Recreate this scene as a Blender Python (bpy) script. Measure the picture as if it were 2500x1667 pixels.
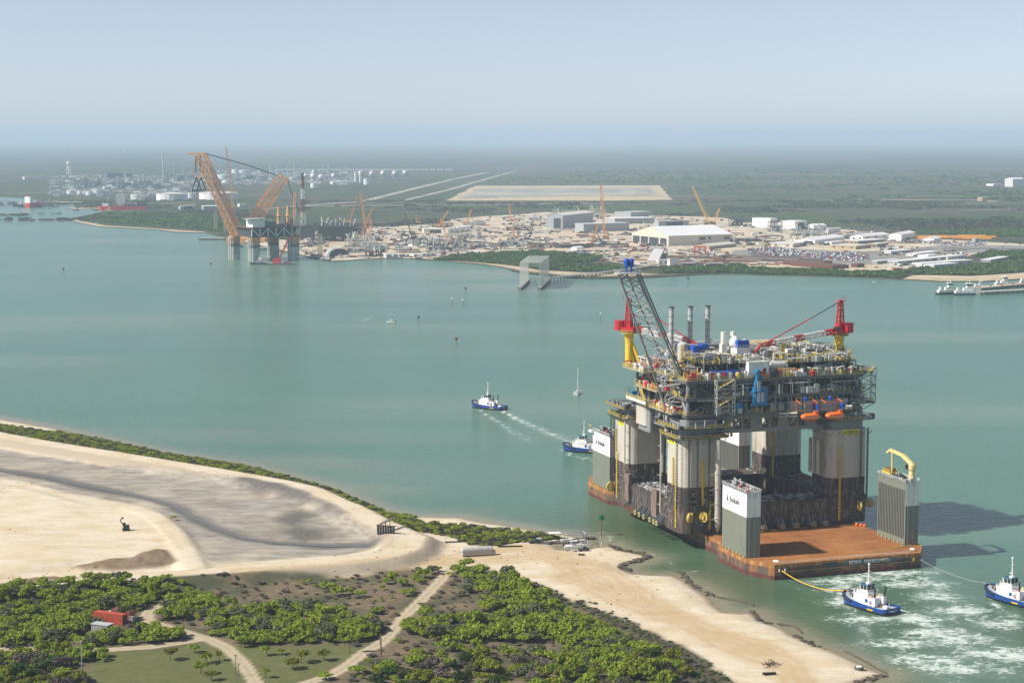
import bpy, bmesh, math, random
import numpy as np
from mathutils import Vector, Matrix
random.seed(7); rng=np.random.default_rng(7)
sc=bpy.context.scene
for o in list(bpy.data.objects): bpy.data.objects.remove(o)
R=math.radians
# ------------------------------------------------------------------ camera, sky, sun, exposure
CZ=168.0; FPX=4500.0; W0,H0,HY=2500.0,1667.0,335.0
PITCH=math.atan((H0/2-HY)/FPX); CP,SP=math.cos(PITCH),math.sin(PITCH)
cam=bpy.data.cameras.new('camera'); camo=bpy.data.objects.new('camera',cam); sc.collection.objects.link(camo)
cam.sensor_fit='HORIZONTAL'; cam.sensor_width=36.0; cam.lens=FPX/W0*36.0; cam.clip_start=1.0; cam.clip_end=200000.0
camo.location=(0,0,CZ); camo.rotation_euler=(math.pi/2-PITCH,0,0); sc.camera=camo
SUN_EL=R(42); SUN_AZ=R(16)
SUNV=Vector((-math.cos(SUN_EL)*math.cos(SUN_AZ),-math.cos(SUN_EL)*math.sin(SUN_AZ),math.sin(SUN_EL)))
world=bpy.data.worlds.new('World'); sc.world=world; world.use_nodes=True
wn=world.node_tree; bg=wn.nodes['Background']; sky=wn.nodes.new('ShaderNodeTexSky'); sky.sky_type='NISHITA'
sky.sun_disc=False; sky.sun_elevation=SUN_EL; sky.sun_rotation=math.atan2(SUNV.x,SUNV.y)
sky.altitude=0; sky.air_density=0.55; sky.dust_density=0.3; sky.ozone_density=1.0
shs=wn.nodes.new('ShaderNodeHueSaturation'); shs.inputs['Saturation'].default_value=.58; wn.links.new(sky.outputs[0],shs.inputs['Color']); smx=wn.nodes.new('ShaderNodeMix'); smx.data_type='RGBA'; smx.blend_type='MULTIPLY'; smx.inputs[0].default_value=1.0; smx.inputs[7].default_value=(1.0,.985,1.03,1); wn.links.new(shs.outputs[0],smx.inputs[6]); wn.links.new(smx.outputs[2],bg.inputs[0]); bg.inputs[1].default_value=0.072
sl=bpy.data.lights.new('sun','SUN'); sl.energy=3.8; sl.angle=R(0.53); sl.color=(1.0,0.95,0.87)
so=bpy.data.objects.new('sun',sl); sc.collection.objects.link(so); so.rotation_euler=(-SUNV).to_track_quat('-Z','Y').to_euler()
so.location=(-300,300,500)
vs=sc.view_settings; vs.view_transform='Standard'; vs.look='None'; vs.exposure=0.75; vs.gamma=1.0; vs.use_curve_mapping=False
cy=sc.cycles; cy.use_denoising=True; cy.max_bounces=5; cy.diffuse_bounces=2; cy.glossy_bounces=2; cy.transmission_bounces=3
cy.transparent_max_bounces=6; cy.volume_bounces=1; cy.caustics_reflective=False; cy.caustics_refractive=False
cy.sample_clamp_indirect=6.0
try: cy.denoiser='OPENIMAGEDENOISE'; cy.denoising_input_passes='RGB_ALBEDO_NORMAL'; cy.denoising_prefilter='ACCURATE'
except Exception: pass

# ------------------------------------------------------------------ where a pixel of the survey photograph meets a level
def G(px,py,z=0.0):
    dx,dz=(px-W0/2)/FPX,-(py-H0/2)/FPX
    y=CP+dz*SP; zz=dz*CP-SP; t=(z-CZ)/zz
    return Vector((dx*t,y*t,z))
def G2(px,py,z=0.0):
    g=G(px,py,z); return (g.x,g.y)
def PXM(g):  # pixels per metre at a place
    return FPX/(g[1]*CP-(g[2]-CZ)*SP)
def ZAT(g,py):
    k=(H0/2-py)/FPX
    return CZ+g[1]*(k*CP-SP)/(CP+k*SP)

# ------------------------------------------------------------------ helpers
COL=sc.collection
class MB:
    def __init__(s): s.v=[]; s.f=[]
    def add(s,vs,fs):
        b=len(s.v); s.v.extend(vs); s.f.extend([tuple(b+i for i in f) for f in fs])
    def box(s,x0,x1,y0,y1,z0,z1):
        s.add([(x0,y0,z0),(x1,y0,z0),(x1,y1,z0),(x0,y1,z0),(x0,y0,z1),(x1,y0,z1),(x1,y1,z1),(x0,y1,z1)],
              [(3,2,1,0),(4,5,6,7),(0,1,5,4),(1,2,6,5),(2,3,7,6),(3,0,4,7)]); return s
    def cbox(s,cx,cy,z0,sx,sy,sz,rz=0.0):
        c,n=math.cos(rz),math.sin(rz); P=[]
        for z in (z0,z0+sz):
            for a,b in ((-.5,-.5),(.5,-.5),(.5,.5),(-.5,.5)):
                a*=sx;b*=sy; P.append((cx+a*c-b*n,cy+a*n+b*c,z))
        s.add(P,[(3,2,1,0),(4,5,6,7),(0,1,5,4),(1,2,6,5),(2,3,7,6),(3,0,4,7)]); return s
    def frame(s,p,q):
        p=Vector(p);q=Vector(q);d=(q-p); L=d.length
        d=d/L if L>1e-9 else Vector((0,0,1))
        a=Vector((0,0,1)) if abs(d.z)<.95 else Vector((1,0,0))
        x=d.cross(a).normalized(); y=x.cross(d).normalized(); return p,q,x,y
    def beam(s,p,q,w,h=None):
        h=w if h is None else h
        p,q,x,y=s.frame(p,q); P=[]
        for c in (p,q):
            for a,b in ((-.5,-.5),(.5,-.5),(.5,.5),(-.5,.5)): P.append(tuple(c+x*(a*w)+y*(b*h)))
        s.add(P,[(3,2,1,0),(4,5,6,7),(0,1,5,4),(1,2,6,5),(2,3,7,6),(3,0,4,7)]); return s
    def tube(s,p,q,r,n=6,r2=None,caps=True):
        r2=r if r2 is None else r2
        p,q,x,y=s.frame(p,q); P=[]
        for c,rr in ((p,r),(q,r2)):
            for i in range(n):
                a=2*math.pi*i/n; P.append(tuple(c+x*(math.cos(a)*rr)+y*(math.sin(a)*rr)))
        F=[(i,(i+1)%n,n+(i+1)%n,n+i) for i in range(n)]
        if caps: F+=[tuple(range(n-1,-1,-1)),tuple(range(n,2*n))]
        s.add(P,F); return s
    def path(s,pts,r,n=5):
        for a,b in zip(pts[:-1],pts[1:]): s.tube(a,b,r,n)
        return s
    def lathe(s,cx,cy,prof,n=14):
        P=[];F=[]
        for r,z in prof:
            for i in range(n):
                a=2*math.pi*i/n; P.append((cx+math.cos(a)*r,cy+math.sin(a)*r,z))
        for k in range(len(prof)-1):
            for i in range(n):
                j=(i+1)%n; F.append((k*n+i,k*n+j,(k+1)*n+j,(k+1)*n+i))
        F.append(tuple(range(n-1,-1,-1))); m=(len(prof)-1)*n; F.append(tuple(range(m,m+n)))
        s.add(P,F); return s
    def hcyl(s,p,q,r,n=12):   # horizontal vessel with domed ends
        p=Vector(p);q=Vector(q);d=(q-p).normalized()
        s.tube(p,q,r,n,caps=False); s.tube(q,q+d*r*.4,r,n,r*.55); s.tube(p,p-d*r*.4,r,n,r*.55); return s
    def prism(s,poly,z0,z1,top=None):
        n=len(poly); top=top or poly
        P=[(x,y,z0) for x,y in poly]+[(x,y,z1) for x,y in top]
        F=[(i,(i+1)%n,n+(i+1)%n,n+i) for i in range(n)]+[tuple(range(n-1,-1,-1)),tuple(range(n,2*n))]
        s.add(P,F); return s
    def rail(s,pts,h=1.1,step=2.4,t=.07,closed=False,toe=False):
        pts=[Vector(p) for p in pts]
        if closed: pts=pts+[pts[0]]
        for a,b in zip(pts[:-1],pts[1:]):
            L=(b-a).length; n=max(1,int(L/step))
            for k in range(n+1):
                c=a.lerp(b,k/n); s.beam(c,c+Vector((0,0,h)),t)
            for zz in (h,h*.55): s.beam(a+Vector((0,0,zz)),b+Vector((0,0,zz)),t)
            if toe: s.beam(a+Vector((0,0,.12)),b+Vector((0,0,.12)),t,.2)
        return s
    def mesh(s,name,mat=None,smooth=False):
        m=bpy.data.meshes.new(name); m.from_pydata([tuple(x) for x in s.v],[],s.f)
        if mat: m.materials.append(mat)
        if smooth:
            m.polygons.foreach_set('use_smooth',[True]*len(m.polygons))
        m.update(); return m
    def obj(s,name,mat,parent=None,smooth=False,**k): return ob(name,s.mesh(name,mat,smooth),parent,**k)
def tag(o,label=None,cat=None,group=None,kind=None):
    if label: o['label']=label
    if cat: o['category']=cat
    if group: o['group']=group
    if kind: o['kind']=kind
    return o
def ob(name,data,parent=None,loc=None,rz=None,label=None,cat=None,group=None,kind=None):
    o=bpy.data.objects.new(name,data); COL.objects.link(o)
    if parent: o.parent=parent
    if loc is not None: o.location=loc
    if rz is not None: o.rotation_euler=(0,0,rz)
    return tag(o,label,cat,group,kind)
def thing(name,loc,rz=0.0,label=None,cat=None,group=None):
    o=ob(name,None,None,loc,rz,label,cat,group); o.empty_display_size=1.0; return o
def copy_tree(src,loc,rz=None,label=None,group=None,scale=None):
    r=src.copy(); COL.objects.link(r); r.location=loc
    if rz is not None: r.rotation_euler=(0,0,rz)
    if scale: r.scale=(scale,)*3
    if label: r['label']=label
    if group: r['group']=group
    for ch in src.children:
        c=ch.copy(); COL.objects.link(c); c.parent=r
        for g in ch.children:
            d=g.copy(); COL.objects.link(d); d.parent=c
    return r

# ------------------------------------------------------------------ materials
def newmat(name):
    m=bpy.data.materials.new(name); m.use_nodes=True; return m,m.node_tree.nodes,m.node_tree.links
def lin(c):  # from 0-255 display values
    return tuple(((x/255)/12.92 if x/255<=.04045 else ((x/255+.055)/1.055)**2.4) for x in c)
def noise_node(N,L,vec,scale,detail=4,rough=.6):
    t=N.new('ShaderNodeTexNoise'); t.inputs['Scale'].default_value=scale; t.inputs['Detail'].default_value=detail; t.inputs['Roughness'].default_value=rough
    if vec is not None: L.new(vec,t.inputs['Vector'])
    return t
def ramp(N,L,src,a,b,c0=(0,0,0,1),c1=(1,1,1,1)):
    r=N.new('ShaderNodeValToRGB'); r.color_ramp.elements[0].position=a; r.color_ramp.elements[1].position=b
    r.color_ramp.elements[0].color=c0; r.color_ramp.elements[1].color=c1
    L.new(src,r.inputs[0]); return r
def mixc(N,L,fac,a,b,mode='MIX'):
    m=N.new('ShaderNodeMix'); m.data_type='RGBA'; m.blend_type=mode; m.clamp_result=False
    def put(v,i):
        if isinstance(v,(tuple,list)): m.inputs[i].default_value=tuple(v)[:3]+(1,)
        else: L.new(v,m.inputs[i])
    if isinstance(fac,(int,float)): m.inputs[0].default_value=fac
    else: L.new(fac,m.inputs[0])
    put(a,6); put(b,7); return m.outputs[2]
MATS={}
def mat(name,col,rough=.55,metal=0.0,var=.18,scale=.6,wear=None,wear_amt=.35,streak=True,spec=.4,bump=0.0,rnd=0.0):
    if name in MATS: return MATS[name]
    m,N,L=newmat(name); b=N['Principled BSDF']; tc=N.new('ShaderNodeTexCoord')
    n=noise_node(N,L,tc.outputs['Object'],scale,5)
    lo=tuple(c*(1-var) for c in col); hi=tuple(min(1,c*(1+var)) for c in col)
    c=mixc(N,L,ramp(N,L,n.outputs[0],.3,.7).outputs[0],lo,hi)
    if wear:
        mp=N.new('ShaderNodeMapping'); L.new(tc.outputs['Object'],mp.inputs[0]); mp.inputs['Scale'].default_value=(1,1,.16 if streak else 1)
        w=noise_node(N,L,mp.outputs[0],scale*1.9,6,.7)
        p=.62-.24*wear_amt
        c=mixc(N,L,ramp(N,L,w.outputs[0],p,p+.12).outputs[0],c,wear)
    if rnd:
        oi=N.new('ShaderNodeObjectInfo'); hs=N.new('ShaderNodeHueSaturation'); L.new(c,hs.inputs['Color'])
        mr=N.new('ShaderNodeMapRange'); L.new(oi.outputs['Random'],mr.inputs[0]); mr.inputs[3].default_value=1-rnd; mr.inputs[4].default_value=1+rnd
        L.new(mr.outputs[0],hs.inputs['Value']); c=hs.outputs[0]
    L.new(c,b.inputs['Base Color']); b.inputs['Roughness'].default_value=rough; b.inputs['Metallic'].default_value=metal
    b.inputs['Specular IOR Level'].default_value=spec
    if bump:
        bp=N.new('ShaderNodeBump'); bp.inputs['Strength'].default_value=bump; bp.inputs['Distance'].default_value=.3
        L.new(n.outputs[0],bp.inputs['Height']); L.new(bp.outputs[0],b.inputs['Normal'])
    MATS[name]=m; return m
RUST=(.19,.075,.03)
white=mat('white_paint',(.78,.78,.76),.45,wear=(.5,.45,.38),wear_amt=.1)
offwhite=mat('offwhite_metal',(.66,.65,.6),.5,wear=(.42,.38,.32),wear_amt=.15)
cream=mat('cream_cladding',(.62,.57,.46),.55,var=.08)
greycl=mat('grey_cladding',(.36,.38,.38),.5,var=.08,wear=(.24,.24,.23),wear_amt=.1)
steel=mat('grey_steel',(.27,.28,.28),.5,var=.2,wear=(.2,.15,.1),wear_amt=.25)
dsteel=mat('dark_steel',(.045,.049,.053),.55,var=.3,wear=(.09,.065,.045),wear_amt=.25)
lsteel=mat('pale_steel',(.46,.47,.46),.45,var=.15,wear=(.3,.26,.2),wear_amt=.2)
yellow=mat('yellow_paint',(.75,.5,.02),.5,var=.15,wear=(.4,.22,.03),wear_amt=.2)
yellow2=mat('safety_yellow',(.62,.47,.10),.5,var=.2)
red=mat('red_paint',(.5,.02,.03),.45,var=.15)
orange=mat('lifeboat_orange',(.85,.16,.02),.4,var=.08)
corange=mat('crane_orange',(.70,.34,.12),.5,var=.15,rnd=.12)
blue=mat('blue_wrap',(.01,.07,.42),.4,var=.3)
blue2=mat('turquoise_wrap',(.01,.17,.36),.4,var=.35)
black=mat('black_rubber',(.015,.015,.017),.7)
glass=mat('dark_glass',(.015,.02,.025),.08,spec=.7)
rusty=mat('rusty_steel',(.16,.075,.04),.8,var=.4,scale=.4,wear=(.09,.06,.05),wear_amt=.5,streak=False)
concrete=mat('concrete',(.42,.4,.36),.85,var=.15,scale=.2,wear=(.25,.23,.2),wear_amt=.3)
wood=mat('weathered_wood',(.16,.12,.085),.85,var=.3,scale=2)
# ------------------------------------------------------------------ large structure: sea
def attr(mesh,name,vals):
    a=mesh.attributes.new(name,'FLOAT','POINT'); a.data.foreach_set('value',np.ascontiguousarray(vals,dtype=np.float32))
def grid_mesh(name,xs,ys,Z):
    nx,ny=len(xs),len(ys); X,Y=np.meshgrid(xs,ys)
    co=np.stack([X.ravel(),Y.ravel(),Z.ravel()],1).astype(np.float32)
    i=np.arange((ny-1)*(nx-1)); r,c=i//(nx-1),i%(nx-1); a=r*nx+c
    q=np.stack([a,a+1,a+1+nx,a+nx],1).astype(np.int32)
    return np_mesh(name,co,q)
def np_mesh(name,co,q):
    m=bpy.data.meshes.new(name); k=q.shape[1]
    m.vertices.add(len(co)); m.vertices.foreach_set('co',co.ravel().astype(np.float32))
    m.loops.add(q.size); m.loops.foreach_set('vertex_index',q.ravel().astype(np.int32))
    m.polygons.add(len(q)); m.polygons.foreach_set('loop_start',np.arange(0,q.size,k,dtype=np.int32))
    m.polygons.foreach_set('loop_total',np.full(len(q),k,dtype=np.int32))
    m.update(calc_edges=True); m.validate(); return m
def seg_dist(X,Y,ax,ay,bx,by):
    dx,dy=bx-ax,by-ay; L=dx*dx+dy*dy+1e-9
    t=np.clip(((X-ax)*dx+(Y-ay)*dy)/L,0,1)
    return np.hypot(X-ax-t*dx,Y-ay-t*dy)
def sdist(poly,X,Y):   # + inside
    d=np.full(X.shape,1e9); ins=np.zeros(X.shape,bool); n=len(poly)
    for k in range(n):
        ax,ay=poly[k]; bx,by=poly[(k+1)%n]
        d=np.minimum(d,seg_dist(X,Y,ax,ay,bx,by))
        c=((ay>Y)!=(by>Y))&(X<(bx-ax)*(Y-ay)/((by-ay) if abs(by-ay)>1e-9 else 1e-9)+ax); ins^=c
    return np.where(ins,d,-d)
def ldist(line,X,Y):
    d=np.full(X.shape,1e9)
    for (ax,ay),(bx,by) in zip(line[:-1],line[1:]): d=np.minimum(d,seg_dist(X,Y,ax,ay,bx,by))
    return d
def sst(a,b,x):
    t=np.clip((x-a)/(b-a),0,1); return t*t*(3-2*t)
def vnoise(X,Y,s,seed=0):  # cheap value noise, -1..1
    r=np.random.default_rng(seed); T=r.random((64,64))*2-1
    x,y=X/s,Y/s; xi,yi=np.floor(x).astype(int),np.floor(y).astype(int); fx,fy=x-xi,y-yi
    fx=fx*fx*(3-2*fx); fy=fy*fy*(3-2*fy)
    g=lambda a,b:T[a%64,b%64]
    return (g(xi,yi)*(1-fx)+g(xi+1,yi)*fx)*(1-fy)+(g(xi,yi+1)*(1-fx)+g(xi+1,yi+1)*fx)*fy
def fbm(X,Y,s,seed=0,o=4):
    v=0;a=1;t=0
    for k in range(o): v=v+a*vnoise(X,Y,s/2**k,seed+k); t+=a; a*=.55
    return v/t
def GP(pts,z=0.0): return [G2(x,y,z) for x,y in pts]
K=2500/2352
def GD(pts,z=0.0): return [G2(x*K,y*K,z) for x,y in pts]

# outline of the near shore (z1/z2/z3 = enlarged survey crops)
def z1(x,y): return (x/2.351,1000+y/2.351)
def z2(x,y): return (600+x/2.351,1000+y/2.351)
def z3(x,y): return (1300+x/2.6133,1250+y/2.6133)
SHORE=[(x*K,y*K) for x,y in [(-330,905),(-120,940),(0,962),(60,972),(130,985),(200,1000),(300,1022),(400,1043),(480,1057),(560,1068),(620,1083),(660,1093),(740,1115),(800,1140),(860,1165),(900,1178),(950,1186),(1000,1187),(1060,1188),(1110,1198),(1160,1205),(1200,1212),(1250,1222),(1310,1228),(1330,1234),(1362,1236)]]
SHORE+=[z2(2000,742),z2(1990,752),z2(1870,764),z2(1765,780),z2(1800,800),z2(1880,803),z2(1990,790),z2(2040,786),z3(440,212),z3(490,207),z3(560,240),z3(640,256),z3(745,285),z3(690,310),z3(600,325),z3(590,360),z3(640,390),z3(760,402),z3(900,405),z3(985,440),z3(1060,490),z3(1140,545),z3(1160,590),z3(1220,636),z3(1330,646),z3(1405,640),z3(1450,692),z3(1590,735),z3(1690,790),z3(1800,852),z3(1900,880),z3(2000,930),z3(2100,975),z3(2200,1012),z3(2262,1035),z3(2180,1062),z3(2060,1095)]
SHOREW=GP(SHORE,0.2)+[(150,520),(150,430),(-480,430),(-480,1150)]
# lagoon and basin water is left open by the outline; inner zones:
POND=GD([(-240,990),(-40,1022),(0,1030),(100,1045),(200,1062),(300,1075),(400,1090),(480,1102),(560,1112),(640,1124),(700,1142),(750,1166),(790,1190),(830,1215),(868,1234),(885,1246),(860,1260),(800,1273),(700,1281),(600,1288),(500,1296),(478,1285),(440,1242),(410,1207),(380,1184),(330,1163),(260,1150),(150,1132),(60,1107),(0,1097),(-40,1090),(-240,1060)],1.2)
BOWL=GD([(-240,1065),(-40,1100),(60,1114),(130,1134),(200,1153),(260,1159),(330,1170),(368,1192),(398,1227),(428,1275),(410,1290),(300,1278),(200,1286),(-40,1330),(-240,1360)],2.5)
DIKE=GD([(-330,940),(-120,976),(0,1001),(100,1019),(300,1051),(500,1084),(640,1109),(720,1127),(800,1163),(860,1198),(915,1223),(945,1236),(935,1258),(890,1276),(800,1289),(600,1305),(400,1322),(200,1338),(0,1362),(-240,1395)],4.0)
INNER=GD([(445,1300),(425,1262),(395,1218),(350,1180),(300,1163)],3.0)
SCRUBZ=GP([(-300,1490),(0,1463),(150,1450),(300,1440),(420,1432),(470,1428),(590,1418),(740,1412),(850,1410),(935,1396),(1020,1390),(1066,1390),(1085,1400),(1105,1378),(1150,1384),(1200,1392),(1250,1412),(1310,1432),(1350,1448),(1420,1472),(1490,1500),(1545,1530),(1600,1560),(1660,1600),(1730,1640),(1800,1690),(1800,1900),(-300,1900)],1.0)
DARKZ=GP([z2(1600,985),z2(1700,1000),z2(1860,1085),z2(2000,1110),z2(2116,1165),z3(100,540),z3(240,560),z3(330,575),z3(420,590),z3(520,660),z3(640,690),z3(740,750),z3(830,800),z3(960,870),z3(1100,940),z3(1180,1000),z3(1290,1085),z3(1350,1150),z3(1000,1150),z3(900,900),z3(600,760),z3(300,620),z3(0,500),z2(1700,1090)],1.0)
OUTERV=GD([(-330,918),(-120,952),(0,974),(60,984),(130,998),(200,1010),(300,1026),(400,1048),(480,1062),(560,1074),(640,1092),(740,1122),(800,1145),(860,1172),(910,1195),(960,1200),(1060,1205),(1110,1210),(1250,1226),(1300,1234),(1240,1242),(1180,1246),(1120,1255),(1080,1250),(1040,1235),(990,1225),(945,1217),(880,1190),(800,1143),(740,1116),(660,1098),(500,1076),(300,1043),(100,1011),(0,994),(-330,930)],1.2)
STRIP=GP([(-350,968),(0,1046),(130,1061),(250,1080),(400,1104),(500,1121),(600,1145),(717,1168),(812,1198),(902,1240),(965,1264),(1015,1288)],1.2)
LAWN=GP([z1(600,1400),z1(870,1380),z1(1130,1335),z1(1260,1330),z1(1640,1370),z2(300,1365),z2(560,1350),z2(700,1380),z2(560,1470),z2(300,1568),z1(1500,1620),z1(300,1620),z1(480,1520)],1.0)
PATHS=[[z1(-60,1380),z1(0,1378),z1(250,1372),z1(440,1375),z1(600,1382),z1(860,1362),z1(1000,1340),z1(1140,1316)],
       [z1(980,1090),z1(890,1128),z1(845,1170),z1(850,1215),z1(930,1240),z1(1060,1275),z1(1110,1290),z1(1200,1315),z1(1300,1365),z1(1380,1440),z1(1430,1510),z1(1475,1580),z1(1500,1640)],
       [z2(1190,900),z2(1150,940),z2(1100,1000),z2(990,1110),z2(900,1200),z2(830,1290),z2(760,1350),z2(680,1390),z2(580,1470),z2(480,1525),z2(330,1575),z2(150,1650)]]
PATHW=[GP(p,1.0) for p in PATHS]
TRACKS=[GP([z2(0,980),z2(500,955),z2(900,905),z2(1200,870),z2(1500,860),z2(1800,830),z2(2000,890),z2(2116,960),z3(700,560),z3(1000,700),z3(1300,860),z3(1600,960),z3(1700,1090)],1.0),
        GP([z2(1150,870),z2(1400,800),z2(1650,790),z2(1800,860),z2(1950,960),z3(250,420),z3(700,600),z3(1200,790),z3(1500,880)],1.0)]
CHANNEL=GD([(-60,1072),(0,1078),(120,1098),(230,1122),(330,1140),(400,1160),(450,1190),(500,1215),(560,1235),(640,1246),(760,1252),(880,1249)],1.0)
DARKMUD=GD([(560,1105),(640,1108),(720,1120),(770,1150),(800,1180),(790,1190),(730,1170),(700,1165),(720,1200),(760,1230),(700,1245),(640,1225),(620,1190),(690,1170),(640,1140),(580,1125)],1.0)
HEAP=GP([z1(400,900),z1(620,860),z1(760,850),z1(950,812),z1(1030,885),z1(850,910),z1(640,925),z1(480,920)],1.5)
HEAP2=GP([z1(-40,1000),z1(250,965),z1(450,955),z1(440,968),z1(200,990),z1(-40,1025)],1.5)
def near_height(X,Y):
    sd=sdist(SHOREW,X,Y)
    n=fbm(X,Y,26,3); n2=fbm(X,Y,7,9,3)
    base=np.clip((sd+n*1.6)*.13,-1.2,1.1)+np.where(sd>3,n*.25+n2*.06,n*.05)
    dd=ldist(DIKE,X,Y); dn=dd+n*.8
    dike=sst(15,5.5,dn)*3.4
    di=sst(9,3,ldist(INNER,X,Y))*1.8
    bowl=sst(-3,6,sdist(BOWL,X,Y))*(1.3+.3*n)
    hp=(sst(-1,4,sdist(HEAP,X,Y))+.8*sst(-1,2.5,sdist(HEAP2,X,Y)))*(1.5+1.1*n2+.5*vnoise(X,Y,2.2,5))
    pond=sst(-2,6,sdist(POND,X,Y))
    z=base*(1-pond)+pond*(.85+.12*n)
    ch=np.exp(-(ldist(CHANNEL,X,Y)/4.5)**2)*pond
    return z+np.maximum(np.maximum(dike,di),bowl)*np.clip((sd+2)/8,0,1)+hp-ch*.35,sd,n,n2,pond,ch
gx=np.arange(-420,262,1.25); gy=np.arange(500,1120,1.25)
NX,NY=np.meshgrid(gx,gy); NZ,sd,nz,nz2,pond,chn=near_height(NX,NY)
def near_z(x,y):
    i=min(max((x-gx[0])/1.25,0),len(gx)-2); j=min(max((y-gy[0])/1.25,0),len(gy)-2); a,b=int(i),int(j); u,v=i-a,j-b
    return float((NZ[b,a]*(1-u)+NZ[b,a+1]*u)*(1-v)+(NZ[b+1,a]*(1-u)+NZ[b+1,a+1]*u)*v)
jit=nz*2.2+nz2*1.6
w_scrub=sst(-2,2,sdist(SCRUBZ,NX,NY)+jit)
w_lawn=sst(-2,3,sdist(LAWN,NX,NY)+jit)
w_dark=np.maximum(sst(-1.5,2,sdist(DARKZ,NX,NY)+jit*1.3),sst(-1.2,1.5,sdist(OUTERV,NX,NY)+jit*.7))
w_dark=np.maximum(w_dark,sst(9.5,6.5,ldist(STRIP,NX,NY)+jit*.6)*(sd>1.5))
w_path=np.zeros_like(NX)
for p in PATHW:
    d=ldist(p,NX,NY)+nz2*.35; w_path=np.maximum(w_path,sst(2.9,1.7,d)*(1-.4*np.exp(-(d/.8)**2)))
w_track=np.zeros_like(NX)
for t in TRACKS: w_track=np.maximum(w_track,sst(11,4,ldist(t,NX,NY)+nz*3)*(.62+.16*np.sin(ldist(t,NX,NY)*1.5+nz*4)+.25*nz2))
w_mud=sst(-1.5,3.5,sdist(POND,NX,NY)+jit*.8)
w_dmud=np.maximum(sst(-5,6,sdist(DARKMUD,NX,NY)+nz*9+nz2*3),sst(9,2,ldist(CHANNEL,NX,NY)+nz*4))*w_mud
w_heap=np.maximum(sst(-1,2,sdist(HEAP,NX,NY)),sst(-1,1,sdist(HEAP2,NX,NY)))
w_dike=sst(14,11,ldist(DIKE,NX,NY))*sst(4.5,7.5,ldist(DIKE,NX,NY)+nz*.8)
w_wet=sst(4.5,.2,sd+nz*1.6)*(1-w_scrub)
# which patch of ground a cell belongs to
zone=np.zeros(NX.shape,int)
zone[w_scrub>.5]=1; zone[w_lawn>.5]=2; zone[w_dark>.5]=3; zone[w_mud>.5]=4; zone[(w_path>.35)]=5; zone[(ldist(DIKE,NX,NY)<9)&(w_mud<.5)]=6
zone[sd<-9]=-1

m,N,L=newmat('near_ground'); GROUNDM=m; b=N['Principled BSDF']; b.inputs['Roughness'].default_value=.95; b.inputs['Specular IOR Level'].default_value=.1
tc=N.new('ShaderNodeTexCoord'); ov=tc.outputs['Object']
def A(name):
    a=N.new('ShaderNodeAttribute'); a.attribute_name=name; return a.outputs['Fac']
nA=noise_node(N,L,ov,.05,6); nB=noise_node(N,L,ov,.45,6,.7); nC=noise_node(N,L,ov,2.2,4,.7)
mp=N.new('ShaderNodeMapping'); L.new(ov,mp.inputs[0]); mp.inputs['Scale'].default_value=(.07,.16,1); mp.inputs['Rotation'].default_value=(0,0,R(-12)); nS=noise_node(N,L,mp.outputs[0],1.0,5,.65)
sand=mixc(N,L,ramp(N,L,nA.outputs[0],.35,.68).outputs[0],(.65,.56,.415),(.56,.45,.285))
sand=mixc(N,L,ramp(N,L,nS.outputs[0],.45,.75).outputs[0],sand,(.70,.64,.54))
sand=mixc(N,L,ramp(N,L,nB.outputs[0],.56,.74).outputs[0],sand,(.43,.33,.205))
sand=mixc(N,L,ramp(N,L,nC.outputs[0],.60,.72).outputs[0],sand,(.36,.275,.17))
soil=mixc(N,L,ramp(N,L,nB.outputs[0],.35,.65).outputs[0],(.13,.10,.065),(.23,.175,.105))
soil=mixc(N,L,ramp(N,L,nA.outputs[0],.45,.6).outputs[0],soil,(.085,.088,.05))
lawn=mixc(N,L,ramp(N,L,nB.outputs[0],.3,.7).outputs[0],(.095,.115,.036),(.165,.155,.07))
dark=mixc(N,L,ramp(N,L,nB.outputs[0],.35,.65).outputs[0],(.045,.062,.025),(.14,.115,.075))
mud=mixc(N,L,ramp(N,L,nS.outputs[0],.35,.7).outputs[0],(.235,.205,.165),(.43,.395,.34))
mud=mixc(N,L,ramp(N,L,nA.outputs[0],.5,.75).outputs[0],mud,(.52,.45,.34))
dmud=mixc(N,L,ramp(N,L,nB.outputs[0],.3,.7).outputs[0],(.10,.092,.085),(.20,.18,.16))
heap=mixc(N,L,ramp(N,L,nC.outputs[0],.35,.65).outputs[0],(.14,.10,.065),(.32,.235,.15))
c=sand
c=mixc(N,L,A('w_track'),c,(.47,.335,.175))
c=mixc(N,L,A('w_dike'),c,(.40,.335,.245))
c=mixc(N,L,A('w_mud'),c,mud); c=mixc(N,L,A('w_dmud'),c,dmud)
c=mixc(N,L,A('w_heap'),c,heap)
c=mixc(N,L,A('w_wet'),c,(.245,.195,.125))
c=mixc(N,L,A('w_scrub'),c,soil); c=mixc(N,L,A('w_lawn'),c,lawn); c=mixc(N,L,A('w_dark'),c,dark)
c=mixc(N,L,A('w_path'),c,(.52,.43,.30))
L.new(c,b.inputs['Base Color'])
bp=N.new('ShaderNodeBump'); bp.inputs['Strength'].default_value=.55; bp.inputs['Distance'].default_value=.35
ad=N.new('ShaderNodeMath'); L.new(nB.outputs[0],ad.inputs[0]); L.new(nC.outputs[0],ad.inputs[1]); L.new(ad.outputs[0],bp.inputs['Height']); L.new(bp.outputs[0],b.inputs['Normal'])
nxg=len(gx); cellz=zone[:-1,:-1].ravel(); ii=np.arange(cellz.size); rr,cc=ii//(nxg-1),ii%(nxg-1); aa=rr*nxg+cc
quads=np.stack([aa,aa+1,aa+1+nxg,aa+nxg],1); allco=np.stack([NX.ravel(),NY.ravel(),NZ.ravel()],1)
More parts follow.
